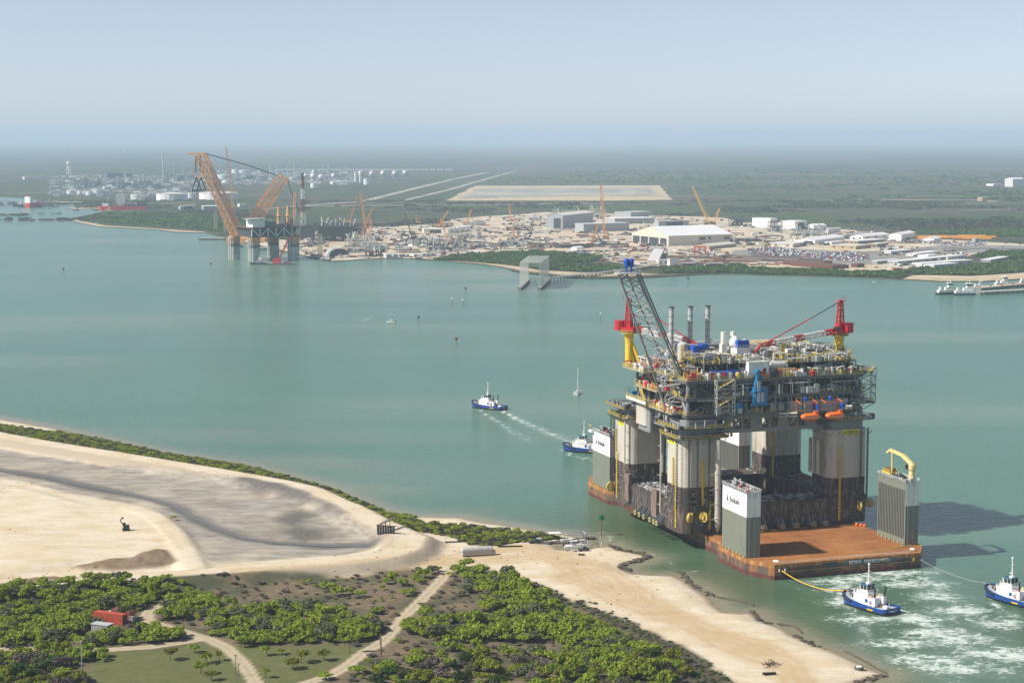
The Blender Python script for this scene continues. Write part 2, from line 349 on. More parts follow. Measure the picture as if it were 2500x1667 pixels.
WTS=dict(w_scrub=w_scrub,w_lawn=w_lawn,w_dark=w_dark,w_path=w_path,w_track=w_track,w_mud=w_mud,w_dmud=w_dmud,w_heap=w_heap,w_dike=w_dike,w_wet=w_wet)
for zi,nm,lb in ((0,'sand_flat','pale sand flat between the scrub and the channel'),(1,'scrub_ground','bare brown ground between the foreground shrubs'),(2,'lawn','mown olive green clearing at the bottom of the picture'),(3,'shore_turf','dark low turf fringing the sand and the dike'),(4,'mud_flat','grey cracked mud inside the diked basin'),(5,'dirt_path','pale two-track dirt paths winding through the scrub'),(6,'dike','raised sand dike carrying a road round the mud basin')):
    q=quads[cellz==zi]
    if len(q)==0: continue
    u,inv=np.unique(q.ravel(),return_inverse=True)
    me=np_mesh(nm,allco[u],inv.reshape(-1,4)); me.materials.append(GROUNDM)
    for k,wv in WTS.items(): attr(me,k,np.clip(wv.ravel()[u],0,1))
    me.polygons.foreach_set('use_smooth',[True]*len(me.polygons))
    ob(nm,me,kind='structure',label=lb)

# sea: one sheet from below the camera to the horizon
def axis(a,b,step,far,g=1.22):
    mid=list(np.arange(a,b+.1,step)); s=step; lo=[];hi=[]; x=a
    while x>-far: s*=g; x-=s; lo.append(x)
    s=step;x=b
    while x<far: s*=g; x+=s; hi.append(x)
    return np.array(lo[::-1]+mid+hi)
wx=axis(-340,560,3.6,70000); wy=axis(440,1400,3.6,75000)
wy=wy[wy>-3000]
WX,WY=np.meshgrid(wx,wy)
# churned water round the towing tugs and the ship's stern, in survey pixels
def blob(px,py,rx,ry,rot=0.0):
    g=G(px,py); dx,dy=WX-g.x,WY-g.y; c,s=math.cos(rot),math.sin(rot)
    a,b_=(dx*c+dy*s)/rx,(-dx*s+dy*c)/ry
    return np.exp(-(a*a+b_*b_))
def streak(pts,w0,w1,st=1.0):
    P=GP(pts); n=len(P); out=np.zeros_like(WX)
    for k in range(n-1):
        w=w0+(w1-w0)*k/max(1,n-2); s_=st*(1-.6*k/max(1,n-1))
        out=np.maximum(out,s_*np.exp(-(seg_dist(WX,WY,*P[k],*P[k+1])/w)**2))
    return out
foam=np.zeros_like(WX)
for a in [(2085,1415,24,7,.25),(2170,1400,22,8,.1),(2230,1425,16,8,0),(2290,1455,12,9,0),(2340,1490,14,9,0),(2065,1470,10,8,0),(2110,1510,14,7,0),(2240,1510,13,8,0),(2290,1545,16,9,0),(2350,1560,15,9,0),(2410,1590,16,10,0),(2200,1570,16,8,0),(2260,1610,16,8,0),(2330,1630,18,9,0),(2440,1520,12,10,0),(2480,1600,14,10,0),(2060,1440,12,8,0)]:
    foam=np.maximum(foam,blob(*a)*.95)
foam=np.maximum(foam,.40*blob(2275,1500,36,24,-.25)); foam=np.maximum(foam,.36*blob(2380,1590,40,30,-.3)); foam=np.maximum(foam,streak([(2200,1395),(2260,1412),(2300,1440),(2335,1475),(2370,1510)],5,7,.8)); foam=np.maximum(foam,streak([(2080,1520),(2140,1560),(2200,1580),(2260,1620),(2330,1660)],2.5,6,.7)); foam=np.maximum(foam,streak([(2060,1425),(2120,1405),(2180,1398)],6,5,.9))
foam=np.maximum(foam,streak([(2195,1488),(2240,1510),(2300,1545),(2370,1590),(2450,1640)],4,10,.95))
foam=np.maximum(foam,streak([(1222,1001),(1262,1022),(1300,1040),(1345,1060),(1420,1090)],2.4,6,.98))
foam=np.maximum(foam,streak([(1170,1000),(1200,1020),(1225,1036),(1242,1050),(1290,1075)],1.8,5,.85))
foam=np.maximum(foam,streak([(1375,1098),(1400,1112),(1432,1119),(1455,1128)],2.2,4,.8))
foam=np.maximum(foam,streak([(1162,998),(1180,1004),(1215,1005)],1.6,1.6,.5))
foam=np.maximum(foam,streak([(1470,1300),(1490,1312),(1510,1322),(1525,1325)],1.4,2.6,.85))
foam=np.maximum(foam,streak([(1560,1348),(1600,1358),(1640,1372),(1655,1395)],.8,1.2,.6))
foam=np.maximum(foam,streak([(1660,1392),(1700,1397),(1730,1402)],.8,1.2,.5))
foam=np.maximum(foam,streak([(2045,1440),(2060,1475),(2100,1510),(2150,1530)],2,3,.8))
foam=np.maximum(foam,streak([(2410,1460),(2440,1485),(2500,1510)],2.2,4,.8))
foam=np.maximum(foam,streak([(948,787),(915,782),(870,776)],1.5,4,.75))
sdl=sdist(SHOREW,WX,WY)
shallow=np.clip(np.exp(sdl/26.),0,1)*(WY<1400)
sand_in=np.exp(np.minimum(sdl+5,0)/5.)*(sdl>-40)
plume=np.maximum.reduce([blob(760,1130,60,22,-.3),.8*blob(870,1190,40,14,-.3),.55*blob(500,1060,120,26,-.1),.4*blob(980,1150,90,30,0)])
FARCO=[(0,700),(600,640),(1000,640),(1400,680)]
plume=np.maximum(plume,.5*np.exp(-(ldist(GP([(640,650),(740,645),(900,645),(1100,660),(1300,690)]),WX,WY)/70)**2))
lee=np.maximum(blob(1700,1420,70,50,-.9),blob(1560,1300,60,60,-.9))
wm=grid_mesh('sea',wx,wy,np.zeros_like(WX)); attr(wm,'foam',np.clip(foam,0,1).ravel()); attr(wm,'shallow',np.clip(sand_in,0,1).ravel()); attr(wm,'plume',np.clip(plume,0,1).ravel()); attr(wm,'green',np.clip(np.maximum(lee,.8*blob(2230,1540,150,90,0)),0,1).ravel())
m,N,L=newmat('sea_water'); b=N['Principled BSDF']; tc=N.new('ShaderNodeTexCoord'); ov=tc.outputs['Object']
big=noise_node(N,L,ov,.0016,5,.6)
mpb=N.new('ShaderNodeMapping'); L.new(ov,mpb.inputs[0]); mpb.inputs['Scale'].default_value=(.0012,.006,1); mpb.inputs['Rotation'].default_value=(0,0,R(6)); band=noise_node(N,L,mpb.outputs[0],1,5,.6)
c=mixc(N,L,ramp(N,L,big.outputs[0],.35,.65).outputs[0],(.064,.166,.110),(.094,.198,.134))
c=mixc(N,L,ramp(N,L,band.outputs[0],.5,.72).outputs[0],c,(.15,.235,.165))
c=mixc(N,L,A('green'),c,(.058,.105,.048))
pl=N.new('ShaderNodeMath'); pl.operation='MULTIPLY'; L.new(A('plume'),pl.inputs[0]); L.new(ramp(N,L,band.outputs[0],.3,.7).outputs[0],pl.inputs[1])
c=mixc(N,L,pl.outputs[0],c,(.24,.26,.19))
c=mixc(N,L,A('shallow'),c,(.25,.235,.155))
# foam: torn threads and patches
mpf=N.new('ShaderNodeMapping'); L.new(ov,mpf.inputs[0]); mpf.inputs['Scale'].default_value=(.8,1.0,1); mpf.inputs['Rotation'].default_value=(0,0,R(-20))
wp=noise_node(N,L,mpf.outputs[0],.12,3); sm=N.new('ShaderNodeVectorMath'); sm.operation='SCALE'; L.new(wp.outputs['Color'],sm.inputs[0]); sm.inputs['Scale'].default_value=9.0
av=N.new('ShaderNodeVectorMath'); L.new(mpf.outputs[0],av.inputs[0]); L.new(sm.outputs[0],av.inputs[1])
f1=noise_node(N,L,av.outputs[0],.15,9,.72); f2=noise_node(N,L,av.outputs[0],.33,6,.75)
rd=N.new('ShaderNodeMath'); rd.operation='SUBTRACT'; L.new(f1.outputs[0],rd.inputs[0]); rd.inputs[1].default_value=.5
ab=N.new('ShaderNodeMath'); ab.operation='ABSOLUTE'; L.new(rd.outputs[0],ab.inputs[0])
thr=ramp(N,L,ab.outputs[0],.0,.12,(1,1,1,1),(0,0,0,1))          # threads
pat=ramp(N,L,f2.outputs[0],.46,.66)                                # patches
fa=A('foam')
def mth(op,x,y):
    q=N.new('ShaderNodeMath'); q.operation=op; q.use_clamp=True
    for i,v in enumerate((x,y)):
        if isinstance(v,(int,float)): q.inputs[i].default_value=v
        else: L.new(v,q.inputs[i])
    return q.outputs[0]
fv=mth('ADD',mth('MULTIPLY',thr.outputs[0],.6),mth('MULTIPLY',pat.outputs[0],.45)); th_=mth('SUBTRACT',1.0,mth('MULTIPLY',fa,.98)); fo=mth('MULTIPLY',mth('SUBTRACT',fv,th_),2.3); fo=mth('MULTIPLY',fo,.85)
c=mixc(N,L,mth('MULTIPLY',fa,.5),c,(.21,.31,.235))
c=mixc(N,L,fo,c,(.68,.74,.68))
L.new(c,b.inputs['Base Color']); rr_=mixc(N,L,fo,(.19,.19,.19),(.8,.8,.8)); L.new(rr_,b.inputs['Roughness'])
b.inputs['IOR'].default_value=1.333; b.inputs['Specular IOR Level'].default_value=.42
mw=N.new('ShaderNodeMapping'); L.new(ov,mw.inputs[0]); mw.inputs['Scale'].default_value=(.13,.34,1); mw.inputs['Rotation'].default_value=(0,0,R(14))
n1=noise_node(N,L,mw.outputs[0],1.0,5,.62); n2=noise_node(N,L,mw.outputs[0],4.2,3,.6)
sm2=N.new('ShaderNodeMath'); sm2.operation='MULTIPLY_ADD'; L.new(n2.outputs[0],sm2.inputs[0]); sm2.inputs[1].default_value=.3; L.new(n1.outputs[0],sm2.inputs[2])
bp=N.new('ShaderNodeBump'); bp.inputs['Strength'].default_value=.9; bp.inputs['Distance'].default_value=1.0; L.new(sm2.outputs[0],bp.inputs['Height']); L.new(bp.outputs[0],b.inputs['Normal'])
SEAM=m; wm.materials.append(m); ob('sea',wm,kind='structure',label='teal green channel water')
# shallow pool in the mud channel
pm=MB(); pts=[Vector((x,y,.0)) for x,y in CHANNEL]
def ribbon(mb,line,w,z,wfun=None):
    P=[Vector((x,y,0)) for x,y in line]; n=len(P); Lf=[];Rt=[]
    for k in range(n):
        d=(P[min(k+1,n-1)]-P[max(k-1,0)]).normalized(); nrm=Vector((-d.y,d.x,0)); ww=w*(wfun(k/(n-1)) if wfun else 1)
        Lf.append(P[k]+nrm*ww/2); Rt.append(P[k]-nrm*ww/2)
    zz=(lambda p:z(p) if callable(z) else z)
    V=[(p.x,p.y,zz(p)) for p in Lf]+[(p.x,p.y,zz(p)) for p in Rt]
    mb.add(V,[(k,n+k,n+k+1,k+1) for k in range(n-1)])
ribbon(pm,CHANNEL,1.5,lambda p:.72,lambda t:1.3-.9*abs(t-.3)+max(0,t-.85)*22)
pool=mat('pool_water',(.13,.13,.12),.3,var=.1,scale=.05); pm.obj('drainage_channel',pool,kind='structure',label='thin grey drainage channel across the mud')
# haze
hz=MB().box(-62000,62000,-1500,70000,-1.2,285.0); hm,N,L=newmat('haze_air'); N.remove(N['Principled BSDF'])
pv=N.new('ShaderNodeVolumePrincipled'); pv.inputs['Color'].default_value=(.64,.82,.98,1); pv.inputs['Density'].default_value=.00007; pv.inputs['Anisotropy'].default_value=.0; pv.inputs['Density Attribute'].default_value=''
L.new(pv.outputs[0],N['Material Output'].inputs['Volume'])
try: hm.cycles.homogeneous_volume=True
except Exception: pass
hz.obj('haze',hm,kind='stuff',label='pale even haze in the air')
# ------------------------------------------------------------------ heavy lift ship and the platform it carries
SHIPO=G(1821,1362.7,6.0); PHI=R(18.6)
SV=Vector((math.cos(PHI),math.sin(PHI),0)); SU=Vector((-math.sin(PHI),math.cos(PHI),0))
def text_mesh(s,size,mat_,depth=.06):
    cu=bpy.data.curves.new('lettering','FONT'); cu.body=s; cu.size=size; cu.extrude=depth; cu.align_x='LEFT'
    o=bpy.data.objects.new('tmp',cu); COL.objects.link(o); dg=bpy.context.evaluated_depsgraph_get()
    me=bpy.data.meshes.new_from_object(o.evaluated_get(dg)); bpy.data.objects.remove(o); me.materials.clear(); me.materials.append(mat_); return me
def put_text(s,size,mat_,parent,origin,xdir,name='lettering',bold=0):
    me=text_mesh(s,size,mat_); o=ob(name,me,parent)
    x=Vector(xdir).normalized(); z=Vector((0,0,1)); n=x.cross(z)
    M=Matrix((x,z,n)).transposed().to_4x4(); M.translation=Vector(origin); o.matrix_local=M; return o
hullrust=mat('hull_side',(.10,.075,.06),.8,var=.35,scale=.25,wear=(.33,.13,.035),wear_amt=.55)
hullor=mat('hull_orange_rust',(.30,.12,.03),.85,var=.4,scale=.35,wear=(.5,.3,.12),wear_amt=.5)
boot=mat('boot_topping',(.12,.03,.025),.8,var=.3,scale=.3,wear=(.2,.1,.06),wear_amt=.3)
deckrust=None
m,N,L=newmat('rust_deck'); b=N['Principled BSDF']; b.inputs['Roughness'].default_value=.85; b.inputs['Specular IOR Level'].default_value=.2
tc=N.new('ShaderNodeTexCoord'); ov=tc.outputs['Object']; nA=noise_node(N,L,ov,.07,7,.7); mp=N.new('ShaderNodeMapping'); L.new(ov,mp.inputs[0]); mp.inputs['Scale'].default_value=(.06,1.1,1); nS=noise_node(N,L,mp.outputs[0],.8,6,.75); nC=noise_node(N,L,ov,1.2,5,.7)
c=mixc(N,L,ramp(N,L,nA.outputs[0],.35,.65).outputs[0],(.27,.095,.028),(.42,.175,.05))
c=mixc(N,L,ramp(N,L,nS.outputs[0],.5,.72).outputs[0],c,(.45,.255,.12))
c=mixc(N,L,ramp(N,L,nC.outputs[0],.52,.75).outputs[0],c,(.15,.06,.03))
br=N.new('ShaderNodeTexBrick'); L.new(ov,br.inputs[0]); br.inputs['Scale'].default_value=.16; br.inputs['Mortar Size'].default_value=.008; br.inputs['Color1'].default_value=(1,1,1,1); br.inputs['Color2'].default_value=(.86,.84,.82,1); br.inputs['Mortar'].default_value=(.55,.5,.48,1)
c=mixc(N,L,.7,c,br.outputs[0],'MULTIPLY'); L.new(c,b.inputs['Base Color']); deckrust=m
casgrey=mat('casing_grey_green',(.185,.195,.155),.5,var=.06,scale=.2,wear=(.13,.13,.1),wear_amt=.12)
caswhite=mat('casing_white',(.78,.78,.75),.45,var=.04,scale=.2,wear=(.55,.48,.4),wear_amt=.08)
ship=thing('heavy_lift_ship',(SHIPO.x,SHIPO.y,0),PHI,'rust-brown heavy lift ship carrying the oil platform on its open deck','ship')
DZ=6.0
hull=[(5.6,-13.2),(-1.0,-1.2),(-1.0,23.5),(3.0,27.5),(3.0,139),(-1.0,143),(-1.0,168),(5,182),(71,182),(77,176),(77,151),(73,147),(73,27.5),(77,23.5),(77,-1.2),(69.2,-13.2)]
MB().prism([(37.5+(x-37.5)*.995,y) for x,y in hull],-3,1.6).obj('hull_bottom',boot,ship)
MB().prism(hull,1.6,4.6).obj('hull',hullrust,ship)
MB().prism(hull,4.6,DZ).obj('sheer_strake',hullor,ship)
mb=MB(); 
for k in range(0,40): mb.box(3.0-.12,3.0+.02,29+k*2.7,29.25+k*2.7,1.7,5.6)
mb.obj('side_frame',hullor,ship,kind='stuff')
inset=[(37.5+(x-37.5)*.985,y+(.5 if y<0 else -.5)) for x,y in hull]
MB().prism(inset,DZ,DZ+.02).obj('deck',deckrust,ship)
# transom fittings: recesses, name board, walkway, bollards
MB().box(5.7,69,-13.55,-13.2,2.9,3.15).obj('walkway',hullor,ship)
mb=MB().rail([(6,-13.5,3.15),(69,-13.5,3.15)],1.0,2.2,.09); mb.obj('handrail',hullrust,ship)
for x in (17.5,60.5): MB().box(x,x+4.4,-13.27,-13.1,1.7,4.2).obj('mooring_recess',dsteel,ship)
MB().box(35,50.5,-13.3,-13.1,3.35,5.35).obj('name_board',mat('blue_grey_paint',(.12,.15,.17),.6,wear=(.16,.08,.05),wear_amt=.3),ship)
MB().box(26.5,33,-13.28,-13.1,3.4,5.2).obj('dark_panel',dsteel,ship)
MB().box(53,59,-13.28,-13.1,3.4,5.2).obj('panel',MATS['blue_grey_paint'],ship)
put_text('BOKA  VANGUARD',2.0,white,ship,(37.6,-13.36,3.75),(1,0,0))
for x in (7.6,10.0,66.0): MB().lathe(x,-13.45,[(.35,3.15),(.35,4.1),(.45,4.2)],8).obj('bollard',yellow2 if x>20 else offwhite,ship)
mb=MB()
for k in range(26): mb.beam((6.5+k*2.5,-12.9,DZ),(6.5+k*2.5,-12.9,DZ+.9),.09)
mb.obj('deck_stanchions',lsteel,ship,kind='stuff')
MB().path([(7.5,-11.2,6.3),(14,-10.9,6.15),(40,-9.8,6.1),(66,-10.6,6.15)],.16).obj('mooring_rope',offwhite,ship)
MB().path([(52,-4.5,6.12),(60,-2.6,6.12),(72,-1.4,6.3)],.2).obj('mooring_rope',yellow2,ship)
MB().hcyl((67.3,-8.6,6.6),(68.6,-9.4,6.6),.55).obj('fender',white,ship)
MB().hcyl((7.0,-9.6,6.5),(8.6,-10.6,6.5),.5).obj('fender',white,ship)
random.seed(11)
def casing(x0,y0,side,letter,inner_ribs,crane=False,top=31.4):
    """side -1: outboard face looks to -x"""
    e=thing('x',(0,0,0)); e.parent=ship; e.name='casing_tower'
    x1,y1=x0+6.0,y0+21.8
    MB().box(x0,x1,y0,y1,DZ+.02,22.0).obj('lower_shell',casgrey,e)
    if side<0:
        MB().box(x0,x1,y0,y1,22.0,top).obj('white_shell',caswhite,e)
    else:
        MB().box(x0+.04,x1,y0-.003,y1,22.0,top).obj('white_shell',caswhite,e); MB().box(x0-.02,x0+.04,y0+.02,y1,22.0,top).obj('grey_facing',casgrey if y0<100 else caswhite,e)
    if inner_ribs:
        mb=MB(); n=17; zt=28.2 if y0<100 else 21.5
        for k in range(n): yy=y0+1.2+k*(19.6/(n-1)); mb.box(x0-.10,x0-.018,yy-.27,yy+.27,DZ+2.6,zt)
        mb.obj('fender_slot',black if y0<100 else dsteel,e)
    mb=MB()
    for xx in (x0+1.1,x0+3.4): mb.box(xx,xx+.12,y0-.10,y0-.012,DZ+.4,top-1)
    for xx in (x0+1.2,x0+3.5): mb.box(xx-.35,xx+.35,y0-.30,y0-.104,top-1.6,top-.6)
    mb.obj('guide_rail',lsteel,e)
    MB().box(x0-.3,x1+.3,y0-.3,y1+.3,top,top+.18).obj('top_deck',steel,e)
    mb=MB().rail([(x0-.2,y0-.2,top+.18),(x1+.2,y0-.2,top+.18),(x1+.2,y1+.2,top+.18),(x0-.2,y1+.2,top+.18)],1.15,1.7,.1,closed=True); mb.obj('handrail',white,e)
    g=MB();h=MB();j=MB()
    for k in range(36):
        a,b_=random.uniform(x0+.4,x1-.4),random.uniform(y0+.6,y1-.6); q=random.random()
        if q<.4: t=random.uniform(.8,2.2); g.tube((a,b_,top+.18),(a,b_,top+.18+t),.13,5); g.lathe(a,b_,[(.1,top+t),(.34,top+.15+t),(.3,top+.45+t),(.05,top+.6+t)],6)
        elif q<.75: h.cbox(a,b_,top+.18,random.uniform(.5,1.4),random.uniform(.5,1.6),random.uniform(.5,1.6))
        else: j.cbox(a,b_,top+.18,random.uniform(.4,.9),random.uniform(.4,.9),random.uniform(.5,1.3))
    g.obj('mushroom_vents',offwhite,e,kind='stuff'); h.obj('winch_gear',dsteel,e,kind='stuff'); j.obj('deck_locker',red if not crane else steel,e,kind='stuff')
    mb=MB()
    for k in range(7):
        yy=y0+1+k*3.2; mb.cbox(x0-.4 if side<0 else x0-.4,yy,DZ+.05,.35,.35,.9)
    mb.obj('base_bollards',yellow2,e,kind='stuff')
    if letter:
        # face looks to -x : text runs from far (high y) to near
        MB().prism([(x0-.09,y0+16.1),(x0-.02,y0+16.1),(x0-.02,y0+17.5),(x0-.09,y0+17.5)],25.7,28.0,[(x0-.09,y0+17.3),(x0-.02,y0+17.3),(x0-.02,y0+17.5),(x0-.09,y0+17.5)]).obj('emblem',black,e)
        t=put_text('Boskalis',3.0,black,e,(x0-.05,y0+15.2,25.75),(0,-1,0)); t.scale.x=.92
    return e
casing(0.0,0.0,-1,True,False)
casing(0.0,143.0,-1,True,False)
c3=casing(69.8,0.0,1,False,True,True)
casing(69.8,152.5,1,False,True)
MB().box(-1.5,-.02,163,167,30.4,31.4).obj('bridge_wing',white,ship)
MB().path([(-1.2,165,31.6),(-1.2,165,33.6)],.15).beam((-1.2,163.5,33.7),(-1.2,166.5,33.7),.5,.2).obj('signal_gantry',yellow2,ship)
# yellow deck crane on the near right casing
e=thing('deck_crane',(0,0,0),0,'pale yellow folded knuckle-boom crane on the grey ribbed casing tower','crane'); e.matrix_world=Matrix.Translation((SHIPO.x,SHIPO.y,0))@Matrix.Rotation(PHI,4,'Z')
y3=mat('pale_yellow',(.72,.58,.22),.5,var=.1,wear=(.4,.25,.1),wear_amt=.15)
MB().lathe(74.2,3.2,[(1.25,31.4),(1.15,35.5),(1.5,36.2),(1.5,38.0),(1.1,38.6)],12).obj('pedestal',y3,e,smooth=False)
MB().beam((74.2,3.2,38.2),(73.0,8.5,41.0),1.1,1.4).beam((73.0,8.5,41.0),(71.4,15.5,42.2),1.0,1.1).beam((71.4,15.5,42.2),(70.9,17.2,40.8),.7).obj('boom',y3,e)
MB().tube((74.2,3.0,37.0),(73.0,8.0,39.9),.28,6).obj('hydraulic_ram',lsteel,e)
MB().tube((71.6,14.2,41.6),(71.6,14.2,32.2),.35,6).obj('boom_rest',y3,e)
MB().cbox(73.0,4.2,36.2,1.5,1.5,1.9).obj('cab',glass,e)
MB().cbox(72.4,16.5,32.6,4.2,6.4,.5).rail([(70.4,13.4,33.1),(74.4,13.4,33.1),(74.4,19.6,33.1),(70.4,19.6,33.1)],1.1,1.6,.1,closed=True).obj('work_platform',yellow,e)
MB().cbox(72.4,16.5,33.1,2.4,4.0,1.5).obj('hose_reel',rusty,e)
# orange deck gear near the right side
for k,(x,y) in enumerate(((70.6,40),(71.6,38.2),(72.4,36.6))): MB().lathe(x,y,[(.55,DZ+.02),(.75,DZ+.7),(.5,DZ+1.2)],8).obj('mooring_cap',orange,ship)

# ---- the platform
AX,AY,AZ=-7.3,44.8,DZ+.75
APO=Vector((SHIPO.x,SHIPO.y,0))+SV*AX+SU*AY; APO.z=AZ
ARG=thing('oil_platform',APO,PHI,'grey four-column semi-submersible oil platform riding on the ship','oil platform')
WL,WD=85.6,76.4     # outer size across and along the ship
def Az(z): return z-AZ
colgrey=mat('column_grey',(.50,.47,.405),.55,var=.06,scale=.12,wear=(.36,.30,.22),wear_amt=.42)
m,N,L=newmat('antifouling'); b=N['Principled BSDF']; b.inputs['Roughness'].default_value=.8; tc=N.new('ShaderNodeTexCoord'); ov=tc.outputs['Object']
mp=N.new('ShaderNodeMapping'); L.new(ov,mp.inputs[0]); mp.inputs['Scale'].default_value=(1,1,.2); n1=noise_node(N,L,mp.outputs[0],.5,7,.75); n2=noise_node(N,L,ov,.14,6,.7)
c=mixc(N,L,ramp(N,L,n2.outputs[0],.35,.65).outputs[0],(.034,.029,.028),(.06,.038,.03)); c=mixc(N,L,ramp(N,L,n1.outputs[0],.47,.68).outputs[0],c,(.19,.135,.095)); c=mixc(N,L,ramp(N,L,n2.outputs[0],.6,.75).outputs[0],c,(.15,.065,.032)); L.new(c,b.inputs['Base Color']); af=m
def rrect(x0,x1,y0,y1,r,n=5):
    P=[]
    for cx,cy,a0 in ((x1-r,y0+r,-90),(x1-r,y1-r,0),(x0+r,y1-r,90),(x0+r,y0+r,180)):
        for k in range(n+1):
            a=R(a0+90*k/n); P.append((cx+r*math.cos(a),cy+r*math.sin(a)))
    return P
PT=10.6; DK=Az(25.8); CT=Az(46.2)
pw=15.0
for nm,x0,x1,y0,y1 in (('n',16,WL-16,.8,pw),('f',16,WL-16,WD-pw,WD-.8),('l',.8,pw,16,WD-16),('r',WL-pw,WL-.8,16,WD-16)):
    MB().box(x0,x1,y0,y1,0,PT).obj('pontoon',af,ARG)
CS=18.4; COLS=[(0,0),(WL-CS,0),(0,WD-CS),(WL-CS,WD-CS)]
colobs=[]
for cx,cy in COLS:
    e=thing('column',(0,0,0)); e.parent=ARG; colobs.append(e)
    MB().prism(rrect(cx-.4,cx+CS+.4,cy-.4,cy+CS+.4,4.2),-.02,PT+.6).obj('column_base',af,e)
    MB().prism(rrect(cx,cx+CS,cy,cy+CS,4.0),PT+.6,DK).obj('painted_foot',af,e)
    MB().prism(rrect(cx,cx+CS,cy,cy+CS,4.0),DK,CT).obj('shell',colgrey,e)
    # anode strips on the dark band
    mb=MB(); rr=random.Random(cx*3+cy)
    for k in range(26):
        t=rr.uniform(1.5,CS-1.5); z=rr.uniform(1.5,DK-2); v=rr.random()<.55
        for face in (0,1):
            if face==0:
                if v: mb.cbox(cx+t,cy-.5,z,.22,.25,1.9)
                else: mb.cbox(cx+t,cy-.5,z,1.9,.25,.22)
            else:
                if v: mb.cbox(cx-.5,cy+t,z,.25,.22,1.9)
                else: mb.cbox(cx-.5,cy+t,z,.25,1.9,.22)
    mb.obj('anode_strips',steel,e,kind='stuff')
# draft scales, name plates, chains, fairleads, caissons
ysign=mat('sign_yellow',(.82,.72,.02),.5,var=.04); ychar=mat('sign_dark',(.06,.06,.04),.6)
def face_pt(ci,face,t,z,off=.5):
    cx,cy=COLS[ci]
    return (cx+t,cy-off,z) if face==0 else (cx-off,cy+t,z)
def plate(ci,face,t,z,w,h):
    e=colobs[ci]
    p=face_pt(ci,face,t,z,.08)
    if face==0: MB().box(p[0]-w/2,p[0]+w/2,p[1]-.06,p[1]+.06,z,z+h).obj('name_plate',ysign,e); o0=(p[0]-w/2+1.9,p[1]-.13,z+h*.42); xd=(1,0,0)
    else: MB().box(p[0]-.06,p[0]+.06,p[1]-w/2,p[1]+w/2,z,z+h).obj('name_plate',ysign,e); o0=(p[0]-.13,p[1]+w/2-1.9,z+h*.42); xd=(0,-1,0)
    put_text('ARGOS',1.5,ychar,e,o0,xd)
    o1=Vector(o0)+Vector((0,0,-.6)); ul=MB()
    for k in range(5): ul.beam(o1+Vector(xd)*(k*.95),o1+Vector(xd)*(k*.95+.7),.08,.28)
    ul.obj('small_print',ychar,e,kind='stuff')
    c=Vector(o0)-Vector(xd)*1.0+Vector((0,0,.3)); m_=MB(); n=Vector(xd)
    for k in range(10):
        a=2*math.pi*k/10;a2=2*math.pi*(k+1)/10
        m_.beam(c+n*(.55*math.cos(a))+Vector((0,0,.55*math.sin(a))),c+n*(.55*math.cos(a2))+Vector((0,0,.55*math.sin(a2))),.16)
    m_.obj('emblem',ychar,e)
plate(1,0,9.6,Az(43.8),7.4,2.5)
plate(0,1,11.2,Az(42.6),7.4,3.2)
plate(2,1,8.2,Az(42.0),7.4,3.2)
def draft(ci,face,t,z0,z1):
    e=colobs[ci]; p=face_pt(ci,face,t,z0,.62); w=.95; mb=MB(); tk=MB()
    if face==0: mb.box(p[0]-w/2,p[0]+w/2,p[1]-.05,p[1]+.05,z0,z1)
    else: mb.box(p[0]-.05,p[0]+.05,p[1]-w/2,p[1]+w/2,z0,z1)
    mb.obj('draft_scale',yellow,e)
    z=z0+.6
    while z<z1-.4:
        if face==0: tk.box(p[0]-.25,p[0]+.25,p[1]-.11,p[1]-.056,z,z+.42)
        else: tk.box(p[0]-.11,p[0]-.056,p[1]-.25,p[1]+.25,z,z+.42)
        z+=1.25
    tk.obj('draft_figures',ychar,e,kind='stuff')
draft(1,0,4.6,1.2,Az(38.5)); draft(0,0,9.0,DK-7.4,Az(37)); draft(0,0,12.2,1.5,DK-6); draft(3,0,2.6,DK-9.5,Az(45.6)); draft(0,1,5.0,2.0,DK+1); draft(0,1,8.6,DK,Az(37.5)); draft(2,1,13.5,Az(29.5),Az(40)); draft(2,1,12.0,2,Az(29.4)); draft(1,0,10.5,Az(37.6),Az(38))
chainm=mat('chain_iron',(.045,.03,.022),.8,var=.4)
def chain(x,y,z0,z1,step=.95):
    m_=MB(); z=z0;k=0
    while z<z1:
        w=.42
        if k%2: m_.box(x-w,x-w+.16,y-.08,y+.08,z,z+1.15).box(x+w-.16,x+w,y-.08,y+.08,z,z+1.15)
        else: m_.box(x-.08,x+.08,y-w,y-w+.16,z,z+1.15).box(x-.08,x+.08,y+w-.16,y+w,z,z+1.15)
        m_.box(x-.3,x+.3,y-.1,y+.1,z-.06,z+.14); z+=step;k+=1
    m_.obj('mooring_chain',chainm,ARG)
for x,y,a in ((2.2,-1.6,8.5),(6.0,-1.7,8.0),(11.2,-1.6,9.5),(WL-4.6,-1.5,9),(WL-1.6,-1.5,9.5),(WL+.9,2.6,9),(-1.6,WD-2.0,9),(-1.5,2.0,9.5)): chain(x,y,a,Az(46))
for x,y,a in ((1.0,WD-12,9),(-1.4,WD-5,9)): chain(x,y,a,Az(46))
